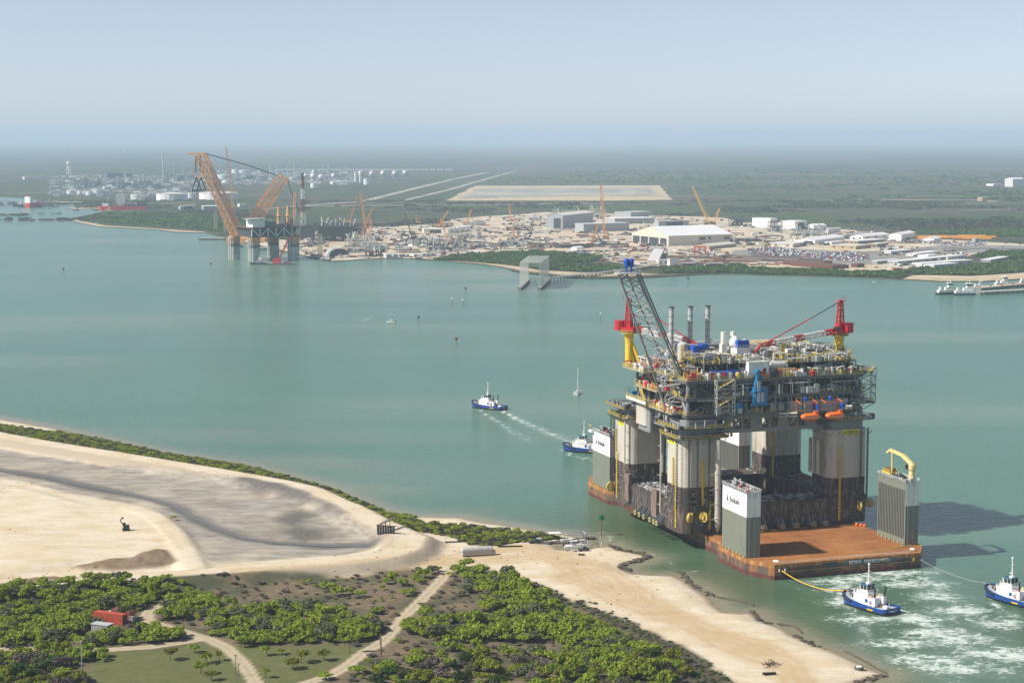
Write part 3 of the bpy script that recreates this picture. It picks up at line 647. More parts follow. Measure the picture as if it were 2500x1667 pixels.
def fairlead(x,y,z,ang):
    e=thing('fairlead',(x,y,z),ang); e.parent=ARG
    mb=MB(); 
    for k in range(14):
        a=2*math.pi*k/14;a2=2*math.pi*(k+1)/14; mb.beam((0,-1.7+1.75*math.cos(a),1.75*math.sin(a)),(0,-1.7+1.75*math.cos(a2),1.75*math.sin(a2)),.8,.55)
    mb.tube((-.5,-1.7,0),(.5,-1.7,0),.55,8); 
    for k in range(4):
        a=math.pi*k/4; mb.beam((0,-1.7+1.6*math.cos(a),1.6*math.sin(a)),(0,-1.7-1.6*math.cos(a),-1.6*math.sin(a)),.3,.25)
    mb.obj('sheave',yellow2,e); MB().box(-.95,-.6,-2.4,.9,-1.0,.9).box(.6,.95,-2.4,.9,-1.0,.9).box(-1.0,1.0,.2,1.0,-2.0,1.8).obj('bracket',mat('fairlead_yellow',(.5,.36,.06),.6,wear=(.2,.12,.05),wear_amt=.4),e)
for x,y,a in ((3.4,-.8,-.7),(8.6,-.9,.2),(WL-4.4,-.9,-.3),(WL+.6,3.0,1.2),(-.6,WD-3.2,-1.4)): fairlead(x,y,7.0,a)
# caissons and pipes outside the columns
for x,y,z0,z1,r in ((14.6,-3.0,3.2,Az(45.5),1.25),(-2.2,17.2,6,Az(46),.32),(15.8,WD-19,DK-4,CT,.9),(-1.2,WD-17,DK,CT,.35)):
    m_=MB(); m_.tube((x,y,z0),(x,y,z1),r,12); 
    if r>1: m_.tube((x,y,z0-3),(x,y,z0),.05,12,r)
    z=z0+3
    while z<z1-2 and r>.3: m_.tube((x,y,z),(x,y,z+.3),r*1.22,10); m_.beam((x,y,z),(x-2.5 if r>1 else x,y+3,z-1.2 if r>1 else z),.18); z+=6.2
    m_.obj('caisson',colgrey,ARG)
for k,(x,y) in enumerate(((WL-CS-2.4,6),(WL-CS-2.6,9),(WL-CS-2.8,12))): MB().tube((x,y,Az(27)),(x,y,Az(41.5)),.75,8).obj('caisson',colgrey,ARG)
mb=MB()
for k in range(4): mb.tube((19.2+k*2.2,WD-14-k*.5,PT),(19.2+k*2.2,WD-14-k*.5,CT),.5,8)
for k in range(5): mb.beam((18.3,WD-13.5,Az(22+k*5)),(27,WD-13.5,Az(22+k*5)),.3)
mb.obj('riser_pipes',dsteel,ARG,kind='stuff')
# pontoon fittings: support brackets with yellow frames along near and left edges, litter on top
def bracket(x,y,face):
    m_=MB(); f=MB()
    if face==0:
        for s in (-.9,.9): m_.add([(x+s-.12,y,0),(x+s-.12,y-3.4,0),(x+s-.12,y,4.6),(x+s+.12,y,0),(x+s+.12,y-3.4,0),(x+s+.12,y,4.6)],[(0,1,2),(5,4,3),(0,3,4,1),(1,4,5,2),(2,5,3,0)])
        f.beam((x-1,y-3.5,1.5),(x+1,y-3.5,1.5),.25).beam((x-1,y-3.5,0),(x+1,y-3.5,0),.25).beam((x-1,y-3.5,0),(x-1,y-3.5,1.5),.25).beam((x+1,y-3.5,0),(x+1,y-3.5,1.5),.25); m_.tube((x,y-3.2,.2),(x,y-3.2,1.9),.5,8)
    else:
        for s in (-.9,.9): m_.add([(x,y+s-.12,0),(x-3.4,y+s-.12,0),(x,y+s-.12,4.6),(x,y+s+.12,0),(x-3.4,y+s+.12,0),(x,y+s+.12,4.6)],[(0,2,1),(5,3,4),(0,1,4,3),(1,2,5,4),(2,0,3,5)])
        f.beam((x-3.5,y-1,1.5),(x-3.5,y+1,1.5),.25).beam((x-3.5,y-1,0),(x-3.5,y+1,0),.25).beam((x-3.5,y-1,0),(x-3.5,y-1,1.5),.25).beam((x-3.5,y+1,0),(x-3.5,y+1,1.5),.25); m_.tube((x-3.2,y,.2),(x-3.2,y,1.9),.5,8)
    e=m_.obj('riser_porch',steel,ARG); f.obj('porch_frame',yellow2,e)
for x in (36.2,44.5,51,59,64.5): bracket(x,.8,0)
for y in (20,23.2,27.5,34,39,43.5): bracket(.8,y,1)
MB().box(-.7,.9,25,30.5,2,PT+2.8).obj('side_fender_plate',mat('worn_plate',(.16,.11,.09),.8,wear=(.3,.22,.17),wear_amt=.5),ARG); MB().box(-.7,.9,WD-20.5,WD-16,3,PT+4.4).obj('side_fender_plate',MATS['worn_plate'],ARG)
random.seed(5); mb=MB()
for k in range(420):
    q=random.random()
    if q<.45: x,y=random.uniform(2,14),random.uniform(19,WD-19)
    elif q<.7: x,y=random.uniform(19,WL-19),random.uniform(2,14)
    elif q<.9: x,y=random.uniform(19,WL-19),random.uniform(WD-14,WD-2)
    else: x,y=random.uniform(WL-14,WL-2),random.uniform(19,WD-19)
    a=random.uniform(-.5,.5)+(math.pi/2 if random.random()<.5 else 0); l=random.uniform(.9,2.6); mb.cbox(x,y,PT,l,.22,random.uniform(.2,.5),a)
mb.obj('pontoon_clutter',lsteel,ARG,kind='stuff')
mb=MB()
for k in range(90):
    x=random.uniform(19,WL-20); z=random.choice([1.4,3.2,5.2,7.2]); mb.cbox(x,.66,z,.2,.25,1.9)
for k in range(70):
    y=random.uniform(18,WD-18); z=random.choice([3.2,5.2,7.2,8.2]); mb.cbox(.66,y,z,.25,.2,1.7)
mb.obj('pontoon_anodes',steel,ARG,kind='stuff')
mb=MB()
for k in range(16): mb.cbox(10+k*4.2,10,-.74,2.2,8,.7); mb.cbox(10+k*4.2,WD-10,-.74,2.2,8,.7)
for k in range(12): mb.cbox(11,18+k*3.6,-.74,8,2,.7); mb.cbox(WL-11,18+k*3.6,-.74,8,2,.7)
mb.obj('timber_cribbing',wood,ARG,kind='stuff')
# ---- column-top girder ring with openings
GB,GT=CT,Az(53.2)
girder=mat('girder_grey',(.24,.245,.245),.55,var=.1,scale=.2,wear=(.25,.22,.19),wear_amt=.3)
def girder_wall(x0,x1,y,depth,vertical=False):
    """wall of panels with truss openings; runs along x at y (or along y at x=y when vertical)"""
    e=thing('deck_girder',(0,0,0)); e.parent=ARG
    def bx(m_,a,b_,z0,z1,o=0.0):
        if vertical: m_.box(y-depth/2-o,y+depth/2+o,a,b_,z0,z1)
        else: m_.box(a,b_,y-depth/2-o,y+depth/2+o,z0,z1)
    m_=MB(); bx(m_,x0,x1,GB,GB+1.6); bx(m_,x0,x1,GT-1.3,GT)
    n=max(2,int((x1-x0)/4.2)); st=(x1-x0)/n
    for k in range(n+1): c=x0+k*st; bx(m_,c-.5,c+.5,GB+1.6,GT-1.3,.004)
    m_.obj('plate_frame',girder,e); d=MB()
    for k in range(n):
        a,b_=x0+k*st+.5,x0+(k+1)*st-.5
        if k%3==1: bx(d,a,b_,GB+1.6,GT-1.3,-.1)
        else:
            p,q=((a,y,GB+1.6),(b_,y,GT-1.3)) if k%2 else ((b_,y,GB+1.6),(a,y,GT-1.3))
            if vertical: p,q=(y,p[0],p[2]),(y,q[0],q[2])
            d.beam(p,q,.45)
    d.obj('web_bracing',girder,e)
girder_wall(CS-1,WL-CS+1,8.0,1.6); girder_wall(CS-1,WL-CS+1,16,1.2); girder_wall(CS-1,WL-CS+1,WD-16,1.2); girder_wall(CS-1,WD-CS+1,6,1.6,True); girder_wall(CS-1,WD-CS+1,WL-3,1.6,True)
for cx,cy in COLS: MB().prism(rrect(cx+1.2,cx+CS-1.2,cy+1.2,cy+CS-1.2,3),CT,GT-(2.2 if cy>10 and cx<10 else 0)).obj('column_head',girder,ARG)
# column-top walkways (two tiers), yellow rails, blue drums and gear
random.seed(21)
def colplat(cx,cy,z,ext,hasgear=True):
    e=thing('column_platform',(0,0,0)); e.parent=ARG
    o=rrect(cx-ext,cx+CS+ext,cy-ext,cy+CS+ext,4)
    MB().prism(o,z-.35,z).obj('grating',dsteel,e)
    MB().rail([(x,y,z) for x,y in o],1.25,1.9,.11,closed=True,toe=True).obj('handrail',yellow2,e)
    g=MB();h=MB();j=MB()
    for k in range(30 if hasgear else 8):
        side=random.random(); t=random.uniform(-ext,CS+ext); d=random.uniform(.5,ext-.4)
        x,y=(cx+t,cy-d) if side<.5 else (cx-d,cy+t)
        q=random.random()
        if q<.4: g.tube((x,y,z),(x,y,z+random.uniform(1.2,3.2)),.22,6)
        elif q<.7: h.cbox(x,y,z,random.uniform(.8,2),random.uniform(.8,2),random.uniform(.8,2.2))
        else: j.lathe(x,y,[(.55,z),(.55,z+1.3)],7)
    g.obj('vent_posts',lsteel,e,kind='stuff'); h.obj('winch_units',dsteel,e,kind='stuff'); j.obj('drums',blue if random.random()<.6 else red,e,kind='stuff')
for i,(cx,cy) in enumerate(COLS):
    if i!=1: colplat(cx,cy,Az(46.4),2.6,False)
    colplat(cx,cy,Az(50.6),3.4 if i!=1 else 2.4)
mb=MB()
for i,(cx,cy) in enumerate(COLS[:3]):
    for k in range(7):
        mb.beam((cx+k*3,cy-.2,CT-2.5),(cx+k*3,cy-3.0,Az(46.0)),.22); mb.beam((cx-.2,cy+k*3,CT-2.5),(cx-3.0,cy+k*3,Az(46.0)),.22)
mb.obj('platform_knee_braces',girder,ARG,kind='stuff')
# ---- topsides of the platform: decks, trusses, equipment (local frame of the platform)
TX0,TX1,TY0,TY1=2.6,83.0,2.2,57.5
LV=[Az(55.4),Az(62.4),Az(69.4)]
for k,z in enumerate(LV):
    e=thing('deck',(0,0,0)); e.parent=ARG
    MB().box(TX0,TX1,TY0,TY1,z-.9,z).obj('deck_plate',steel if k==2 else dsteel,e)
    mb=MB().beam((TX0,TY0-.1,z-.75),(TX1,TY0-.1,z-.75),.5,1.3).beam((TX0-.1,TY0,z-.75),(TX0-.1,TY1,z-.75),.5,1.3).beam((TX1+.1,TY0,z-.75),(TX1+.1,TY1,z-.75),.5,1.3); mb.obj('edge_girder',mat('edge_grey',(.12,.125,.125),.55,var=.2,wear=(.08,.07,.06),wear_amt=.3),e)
    MB().rail([(TX0,TY1,z),(TX0,TY0,z),(TX1,TY0,z),(TX1,TY1,z)],1.2,2.0,.09,toe=True).obj('handrail',yellow2,e)
# main truss legs and diagonals on the near and left sides and two inner frames
tr=mat('truss_grey',(.215,.22,.22),.5,var=.08,scale=.2,wear=(.28,.26,.23),wear_amt=.2)
def brace(p,q,r): MB().tube(p,q,r,10,caps=False).obj('truss_brace',tr,ARG,smooth=False)
xs=[TX0+1,TX0+14,TX0+27,TX0+40.5,TX0+53,TX0+66,TX1-1.5]
for y in (TY0+1.2,TY0+24):
    for x in xs: brace((x,y,GT-.5),(x,y,LV[2]-.8),.75 if y<10 else .6)
    for k in range(6):
        a,b_=xs[k],xs[k+1]
        if k%2==0: brace((a,y,LV[0]),(b_,y,LV[1]-.8),.5); brace((b_,y,LV[1]),(a,y,LV[2]-.9),.5)
        else: brace((b_,y,LV[0]),(a,y,LV[1]-.8),.5); brace((a,y,LV[1]),(b_,y,LV[2]-.9),.5)
ysl=[TY0+1.2,TY0+13,TY0+27,TY0+41,TY1-1]
for x in (TX0+.8,TX1-1):
    for y in ysl[1:]: brace((x,y,GT-.5),(x,y,LV[2]-.8),.7)
    for k in range(4):
        a,b_=ysl[k],ysl[k+1]
        if k%2==0: brace((x,a,LV[0]),(x,b_,LV[2]-1),.62)
        else: brace((x,b_,LV[0]),(x,a,LV[2]-1),.62)
# machinery packed between the decks
random.seed(33)
def pack(name,x0,x1,y0,y1,z0,z1,n,mats,parent,kinds='bpcv',seed=1):
    r=random.Random(seed); M_={}
    for m_ in mats: M_[m_.name]=(m_,MB())
    keys=list(M_)
    for k in range(n):
        mb=M_[r.choice(keys)][1]; q=r.choice(kinds); x,y=r.uniform(x0,x1),r.uniform(y0,y1); h=z1-z0
        if q=='b': mb.cbox(x,y,z0,r.uniform(.8,3.2),r.uniform(.8,3),r.uniform(.8,min(4,h)))
        elif q=='p':
            z=z0+r.uniform(.1,1)*h; l=r.uniform(3,14); rr_=r.uniform(.09,.28)
            if r.random()<.6: mb.tube((max(x0,x-l/2),y,z),(min(x1,x+l/2),y,z),rr_,5)
            else: mb.tube((x,max(y0,y-l/2),z),(x,min(y1,y+l/2),z),rr_,5)
        elif q=='v': mb.tube((x,y,z0),(x,y,z0+r.uniform(.4,1)*h),r.uniform(.1,.3),5)
        elif q=='c': rr_=r.uniform(.5,1.2); mb.lathe(x,y,[(rr_,z0),(rr_,z0+h*r.uniform(.3,.8)),(rr_*.5,z0+h*.85)],8)
        elif q=='h': rr_=r.uniform(.5,1.1); l=r.uniform(3,7); mb.hcyl((x-l/2,y,z0+rr_+.4),(x+l/2,y,z0+rr_+.4),rr_,8)
        elif q=='s':  # pipe spool with bends
            z=z0; p=[(x,y,z),(x,y,z+r.uniform(1,h))]; p.append((x+r.uniform(-3,3),y,p[-1][2])); p.append((p[-1][0],y+r.uniform(-2,2),p[-1][2])); p.append((p[-1][0],p[-1][1],z0)); mb.path(p,r.uniform(.1,.24),5)
        elif q=='l':  # ladder cage
            mb.cbox(x,y,z0,.9,.9,h*r.uniform(.6,1))
    for kname,(m_,mb) in M_.items():
        if mb.v: mb.obj(name,m_,parent,kind='stuff')
for k in (0,1):
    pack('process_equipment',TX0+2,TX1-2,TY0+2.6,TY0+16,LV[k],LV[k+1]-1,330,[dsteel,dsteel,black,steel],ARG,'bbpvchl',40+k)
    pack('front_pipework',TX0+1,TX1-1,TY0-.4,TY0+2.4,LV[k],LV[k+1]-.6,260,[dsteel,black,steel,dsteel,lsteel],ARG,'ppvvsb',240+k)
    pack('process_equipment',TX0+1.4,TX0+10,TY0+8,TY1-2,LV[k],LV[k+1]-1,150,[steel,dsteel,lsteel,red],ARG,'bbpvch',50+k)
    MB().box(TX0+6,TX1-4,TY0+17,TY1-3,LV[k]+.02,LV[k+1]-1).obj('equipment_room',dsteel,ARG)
    mb=MB()
    for j in range(34): zz=LV[k]+random.uniform(3.4,5.8); mb.tube((random.uniform(TX0,50),TY0+.6+random.uniform(-.3,1.8),zz),(random.uniform(40,TX1),TY0+.6+random.uniform(-.3,1.8),zz),random.uniform(.08,.2),5)
    mb.obj('cable_tray_pipes',dsteel,ARG,kind='stuff')
    mb=MB()
    for j in range(26): mb.tube((random.uniform(TX0+2,TX1-2),TY0+random.uniform(-.2,1.0),LV[k]),)if False else None
    for j in range(60):
        x=random.uniform(TX0+2,TX1-2); mb.tube((x,TY0+random.uniform(-.1,1.6),LV[k]),(x,TY0+random.uniform(-.1,1.6),LV[k]+random.uniform(2,5.8)),random.uniform(.06,.18),5)
    mb.obj('hanging_pipes',steel,ARG,kind='stuff')
# main deck machinery: lower and upper tiers
D=LV[2]; T=D+6.4
for i,(x0,x1,y0,y1,zt) in enumerate(((12,38,6,30,D+6.0),(50,82,6,30,D+5.2),(12,80,30,50,D+6.2))):
    pack('deck_module',x0,x1,y0,y1,D,zt-.5,170,[dsteel,steel,black,dsteel],ARG,'bbbpvch',60+i)
    e=thing('module_roof',(0,0,0)); e.parent=ARG
    MB().box(x0,x1,y0,y1,zt-.4,zt).obj('roof_grating',dsteel,e); MB().rail([(x0,y0,zt),(x1,y0,zt),(x1,y1,zt),(x0,y1,zt)],1.2,2,.09,closed=True).obj('handrail',yellow2,e)
    mb=MB()
    for x in np.arange(x0,x1+.1,(x1-x0)/5): mb.box(x-.2,x+.2,y0+.05,y0+.45,D,zt-.4); mb.box(x-.2,x+.2,y1-.45,y1-.05,D,zt-.4)
    mb.obj('module_posts',steel,e,kind='stuff')
    pack('roof_pipework',x0+.6,x1-.6,y0+.6,y1-.6,zt,zt+3.4,330,[lsteel,lsteel,steel,offwhite,yellow2],ARG,'ppssvvb',70+i)
pack('edge_pipework',TX0+1,TX1-1,TY0+.8,6,D,D+3.2,230,[lsteel,steel,dsteel,offwhite,red,yellow2],ARG,'ppsvbbcl',80)
pack('edge_pipework',TX0+1,12,6,TY1-1,D,D+5,230,[lsteel,steel,offwhite,yellow2,yellow2,red],ARG,'ppsvbbcl',81)
pack('high_pipework',30,66,18,34,T,T+5,90,[lsteel,steel,offwhite],ARG,'psvb',82)
pack('high_pipework',66,82,14,34,D+5.2,D+10.5,150,[dsteel,steel,lsteel,offwhite],ARG,'bbpsvv',83)
# generator block with exhausts at the back left
MB().box(15,40,36,52,T-.2,T+4.2).obj('turbine_hall',steel,ARG)
def uvp(px,py,z):
    g=G(px,py,z); d=g-Vector((APO.x,APO.y,z)); return d.dot(SV),d.dot(SU)
stackm=mat('stack_metal',(.44,.45,.45),.5,var=.08,wear=(.26,.26,.25),wear_amt=.2)
SY=42.0
for px,zb,big in ((1640,T,0),(1684,T,0),(1724,T,1)):
    # solve x for this image column on the row y=SY at height 90
    best=min((abs(uvp(px,py,92)[1]-SY),uvp(px,py,92)[0]) for py in range(700,900,2)); x=best[1]
    e=thing('exhaust_stack',(x,SY,0)); e.parent=ARG; zt=Az(95.6)
    m_=MB().lathe(0,0,[(1.05,zb+4),(1.05,zt)],14); m_.obj('flue',stackm,e)
    r_=MB(); z=zb+7
    while z<zt: r_.lathe(0,0,[(1.14,z),(1.14,z+.18)],12); z+=3.0
    r_.lathe(0,0,[(1.2,zt-.05),(1.2,zt+.5),(.9,zt+.5)],12); r_.obj('flange',dsteel,e)
    MB().path([(0,0,zb+6),(2.0,-1.2,zb+4.0),(2.2,-1.6,zb+1.6)] if big else [(0,0,zb+4),(0,0,zb)],.95,10).obj('duct',stackm,e)
    MB().lathe(2.4 if big else 0,-1.8 if big else 0,[(3.0,zb-.5),(2.2,zb+1.4),(1.0,zb+2.4)],10).obj('hood',stackm,e)
for x,y in ((28,22),(32.4,22)): 
    MB().cbox(x,y,T,2.6,2.6,6).lathe(x,y,[(1.15,T+6),(1.15,T+11)],12).obj('intake_stack',offwhite,ARG)
MB().lathe(13.5,31,[(2.2,T-2),(2.2,T+5.5),(1.2,T+6.2)],14).obj('storage_silo',lsteel,ARG)
for x0,x1,y,z0,z1 in ((15,18.4,24,T,T+5.2),(19,23,24.5,T,T+5.6),(17.5,20,20,T-3,T)): MB().prism(rrect(x0,x1,y,y+4,.7,3),z0,z1).obj('wrapped_unit',blue,ARG)
for x0 in (14.6,21.2): MB().prism(rrect(x0,x0+5.6,TY0+1.2,TY0+4.2,.5,3),D,D+3.3).obj('wrapped_unit',blue,ARG)
MB().lathe(28.4,TY0+2,[(.8,D),(.8,D+1.8),(.3,D+2.4)],10).obj('fire_monitor',red,ARG)
# white houses with dome and blue container
def house(x0,x1,y0,y1,z0,z1):
    e=thing('deck_house',(0,0,0)); e.parent=ARG
    MB().box(x0,x1,y0,y1,z0,z1).obj('wall',white,e); MB().box(x0-.15,x1+.15,y0-.15,y1+.15,z1,z1+.25).obj('roof',offwhite,e)
    MB().box(x1-2.6,x1-1.3,y0-.06,y0+.02,z0+2.4,z0+3.9).obj('window',glass,e); MB().rail([(x0,y0,z1+.25),(x1,y0,z1+.25),(x1,y1,z1+.25),(x0,y1,z1+.25)],1.1,1.6,.09,closed=True).obj('handrail',white,e)
house(30.6,39.8,TY0+.6,TY0+7,D,D+6.4); house(30.5,37,TY0+12,TY0+18,D+4.5,D+11)
MB().box(31.2,36.4,TY0+12.5,TY0+15.5,D+11.3,D+14.2).obj('container',blue,ARG)
MB().lathe(31.8,TY0+17,[(2.0,D+11.3),(2.2,D+12.6),(1.9,D+14.4),(1.0,D+15.5),(.1,D+15.8)],14).obj('antenna_dome',white,ARG,smooth=True); MB().lathe(36.6,TY0+17.5,[(1.2,D+11.3),(1.3,D+13),(.8,D+14),(.1,D+14.3)],12).obj('antenna_dome',white,ARG,smooth=True)
MB().hcyl((44,TY0+8,D+4.2),(51,TY0+8,D+4.2),2.3,16).obj('separator_vessel',offwhite,ARG,smooth=True)
MB().path([(45,TY0+7,D+6.4),(45,TY0+7,D+9),(51,TY0+7,D+9)],.4,8).obj('vessel_outlet_pipe',offwhite,ARG)
MB().hcyl((63,TY0+5,D+3.0),(69,TY0+5,D+3.0),.9,12).obj('separator_vessel',lsteel,ARG)
for x in (71.5,75): MB().lathe(x,TY0+7,[(1.25,D+2.6),(1.3,D+6),(.7,D+6.7)],12).obj('filter_vessel',lsteel,ARG)
MB().path([(69,TY0+6,D),(69,TY0+6,D+8),(77,TY0+6,D+8)],.35,8).obj('process_pipe',lsteel,ARG)
MB().box(26,66,44,57,D+8.9,D+9.3).obj('helideck',mat('deck_tan',(.43,.36,.25),.8,var=.1),ARG)
MB().lathe(61,34,[(1.8,D+8),(1.8,D+9.6),(1.2,D+10.6),(.3,D+10.9)],14).obj('drum_reel',lsteel,ARG)
for x,y,z0,h in ((20,12,D+3,5),(24.5,10,D+1,4),(9,12,D+2,6),(10.5,26,D+3,8),(42,10,D+1,4),(80.5,9,D+1,8),(56,24,D+5,3.4),(41,27,D+8,3)): 
    mb=MB(); 
    for a in (0,1.3):
        for b_ in (0,1.3): mb.beam((x+a,y+b_,z0),(x+a,y+b_,z0+h),.16)
    z=z0
    while z<z0+h: mb.cbox(x+.65,y+.65,z,1.5,1.5,.14); mb.rail([(x,y,z),(x+1.3,y,z),(x+1.3,y+1.3,z)],1.0,1.3,.1,closed=True); z+=1.9
    mb.obj('ladder_tower',yellow,ARG)
# outside stair towers
def stair_tower(x0,x1,y0,y1,z0,z1):
    e=thing('stair_tower',(0,0,0)); e.parent=ARG; m_=MB(); n=max(1,round((z1-z0)/3.6)); h=(z1-z0)/n
    for x in (x0,x1):
        for y in (y0,y1): m_.beam((x,y,z0),(x,y,z1),.35)
    s=MB()
    for k in range(n):
        a,b_=z0+k*h,z0+(k+1)*h
        for p,q in (((x0,y0,a),(x1,y0,b_)),((x1,y0,a),(x0,y0,b_)),((x0,y0,a),(x0,y1,b_)),((x1,y1,a),(x1,y0,b_))): m_.beam(p,q,.2)
        for p,q in (((x0,y0,b_),(x1,y0,b_)),((x0,y1,b_),(x1,y1,b_)),((x0,y0,b_),(x0,y1,b_)),((x1,y0,b_),(x1,y1,b_))): m_.beam(p,q,.25)
        u,w=(x0,x1) if k%2 else (x1,x0); s.beam((u,y0+.8,a),(w,y0+.8,b_),.8,.15); s.beam((u,y0+.3,a+1),(w,y0+.3,b_+1),.1)
    m_.obj('tower_frame',lsteel,e); s.obj('stair_flight',yellow2,e)
stair_tower(14.8,22.8,TY0-3.0,TY0-.4,Az(55.0),LV[2]); stair_tower(TX1+.6,TX1+7.6,TY0+2,TY0+6,Az(56.5),D+2); stair_tower(TX1+.6,TX1+6.5,TY0+14,TY0+18,Az(56.5),D)
for z,y0,y1,ex in ((D+.2,2,30,6.5),(LV[1],6,26,5),(Az(56.6),2,30,7.5)):
    e=thing('side_gallery',(0,0,0)); e.parent=ARG; MB().box(TX1+.3,TX1+ex,TY0+y0,TY0+y1,z-.4,z).obj('grating',dsteel,e); MB().rail([(TX1+ex,TY0+y0,z),(TX1+ex,TY0+y1,z)],1.2,2,.1,toe=True).rail([(TX1,TY0+y0,z),(TX1+ex,TY0+y0,z)],1.2,2,.1).obj('handrail',yellow2,e)
    mb=MB(); 
    for k in range(5): yy=TY0+y0+k*(y1-y0)/4; mb.beam((TX1,yy,z-3.5),(TX1+ex-.4,yy,z-.4),.25)
    mb.obj('knee_brace',steel,e)
    pack('gallery_gear',TX1+.6,TX1+ex-.6,TY0+y0+1,TY0+y1-1,z,z+2.4,34,[dsteel,steel,yellow2],ARG,'bvp',int(z*7))
# left side galleries and gangway platform at the far left column
for z,x0,y0,y1 in ((D-.1,-3.2,34,58),(LV[1]+.3,-2.2,22,46),(LV[0]+.2,-2.4,6,30)):
    e=thing('side_gallery',(0,0,0)); e.parent=ARG; MB().box(x0,TX0-.3,y0,y1,z-.4,z).obj('grating',steel,e); MB().rail([(TX0-.3,y0,z),(x0,y0,z),(x0,y1,z),(TX0-.3,y1,z)],1.2,1.8,.11,toe=True).obj('handrail',yellow2,e)
    pack('gallery_gear',x0+.5,TX0-.6,y0+1,y1-1,z,z+2.6,30,[red,lsteel,yellow2,offwhite],ARG,'bvpc',int(z*5))
mb=MB()
for k in range(4): a=(TX0-1.2,10+k*11,LV[0] if k%2 else LV[1]); b_=(TX0-1.2,17+k*11,LV[1] if k%2 else LV[2]); mb.beam(a,b_,1.2,.25)
mb.obj('stair_flight',yellow2,ARG)
e=thing('gangway_platform',(0,0,0)); e.parent=ARG; gz=Az(56.2)
MB().box(-.5,5.5,38,60,gz-1.4,gz).obj('platform_girder',mat('platform_white',(.6,.6,.57),.5),e); MB().box(0,5.2,38.4,59.6,gz,gz+.06).obj('platform_plate',steel,e); MB().rail([(5.5,38,gz),(-.5,38,gz),(-.5,60,gz),(5.5,60,gz)],1.2,2,.11,toe=True).obj('handrail',yellow2,e); MB().cbox(2.5,57,gz,3.5,2.6,2.2).obj('wrapped_unit',blue2,e)
MB().prism(rrect(2.0,9,44,56,1.5,3),CT-1.5,gz-1.4).obj('platform_pedestal',colgrey,e); MB().prism(rrect(TX0+.4,TX0+7,42,55,1,3),CT-4,Az(55)).obj('platform_skirt',girder,e)
MB().cbox(7,66,GT-2.2,4,3,2.4).obj('machinery_hut',dsteel,e); mb=MB().tube((4.5,69,GT-2.2),(4.5,69,GT+5.5),.2,6)
for zz in (3,4.2,5.2): mb.beam((2.6,69,GT+zz-.5),(6.4,69,GT+zz),.14)
mb.obj('antenna_mast',steel,e)
# turquoise wrapped crane hanging at the near edge
mb=MB().prism(rrect(31.5,37.5,TY0-3.4,TY0-.6,.6,3),D-10.6,D-3.4).obj('wrapped_gantry',blue2,ARG); MB().box(32.6,34.0,TY0-3.55,TY0-3.3,D-9.8,D-.8).box(34.4,35.6,TY0-3.55,TY0-3.3,D-9.4,D-5).obj('gantry_panel',lsteel,ARG)
MB().prism(rrect(31.0,38.2,TY0-3.6,TY0-.5,.5,3),D-5.6,D-5.0).prism(rrect(31.0,38.2,TY0-3.6,TY0-.5,.5,3),D-10.9,D-10.2).path([(32.4,TY0-2,D-3.4),(33.4,TY0-2,D+2.0),(35.2,TY0-2,D+.4)],.8,8).lathe(33.2,TY0-2,[(.5,D+1.4),(1.1,D+2.2),(1.0,D+3.4),(.3,D+4.2)],10).obj('wrapped_gantry',blue2,ARG)
for x,z0,z1 in ((25.6,LV[0],LV[0]+4.6),):
    MB().tube((x,TY0-.8,LV[0]+2.4),(x,TY0+1.4,LV[0]+2.4),2.1,16).obj('hose_reel',blue2,ARG)
# lifeboat station
e=thing('lifeboat_station',(0,0,0)); e.parent=ARG; lz=Az(54.6)
MB().box(46,76,TY0-4.6,TY0+1,lz-.4,lz).obj('grating',dsteel,e); MB().rail([(46,TY0-4.6,lz),(76,TY0-4.6,lz)],1.2,2,.1).obj('handrail',yellow2,e)
m_=MB()
for k in range(46): m_.box(49.2+k*.58,49.5+k*.58,TY0-.72,TY0-.55,lz,lz+4.6)
MB().box(49,76,TY0-.55,TY0-.35,lz,lz+4.6).obj('blast_wall',lsteel,e); m_.obj('wall_rib',lsteel,e,kind='stuff')
m_=MB()
for x in (46,50,76): m_.beam((x,TY0,lz-5),(x,TY0-4.4,lz-.4),.3); m_.beam((x,TY0-4.4,lz-.4),(x,TY0,lz-.4),.3)
m_.obj('knee_brace',lsteel,e); MB().beam((44,TY0-1,lz-.2),(50,TY0-5.5,lz+.4),1.6,.5).beam((44,TY0-1,lz-1.6),(50,TY0-5.5,lz-.9),.3).obj('gangway',offwhite,e)
for k,x in enumerate((55.0,66.5)):
    MB().beam((x-3.6,TY0-1.5,lz),(x-3.6,TY0-1.5,lz+5),.26).beam((x+4.2,TY0-1.5,lz),(x+4.2,TY0-1.5,lz+5),.26).beam((x-3.6,TY0-1.5,lz+5),(x-3.6,TY0-5.8,lz+4),.26).beam((x+4.2,TY0-1.5,lz+5),(x+4.2,TY0-5.8,lz+4),.26).beam((x-3.6,TY0-5.6,lz+4),(x+4.2,TY0-5.6,lz+4),.24).obj('davit',orange,e)
    MB().rail([(x-3.6,TY0-1.5,lz+5),(x+4.2,TY0-1.5,lz+5)],1.2,1.6,.1).obj('davit_rail',yellow2,e); MB().lathe(x+.4,TY0-2.2,[(.8,lz+4.6),(1.0,lz+5.6),(.4,lz+6.2)],8).lathe(x+5.6,TY0-3,[(.9,lz+.2),(1.0,lz+2.6),(.4,lz+3)],8).obj('wrapped_winch',blue,e)
for k in range(4): MB().hcyl((73.4+k%2*1.7,TY0-3.6-k//2*.4,lz+.9+k//2*.9),(74.4+k%2*1.7,TY0-3.6-k//2*.4,lz+.9+k//2*.9),.5,8).obj('liferaft_canister',white,e)
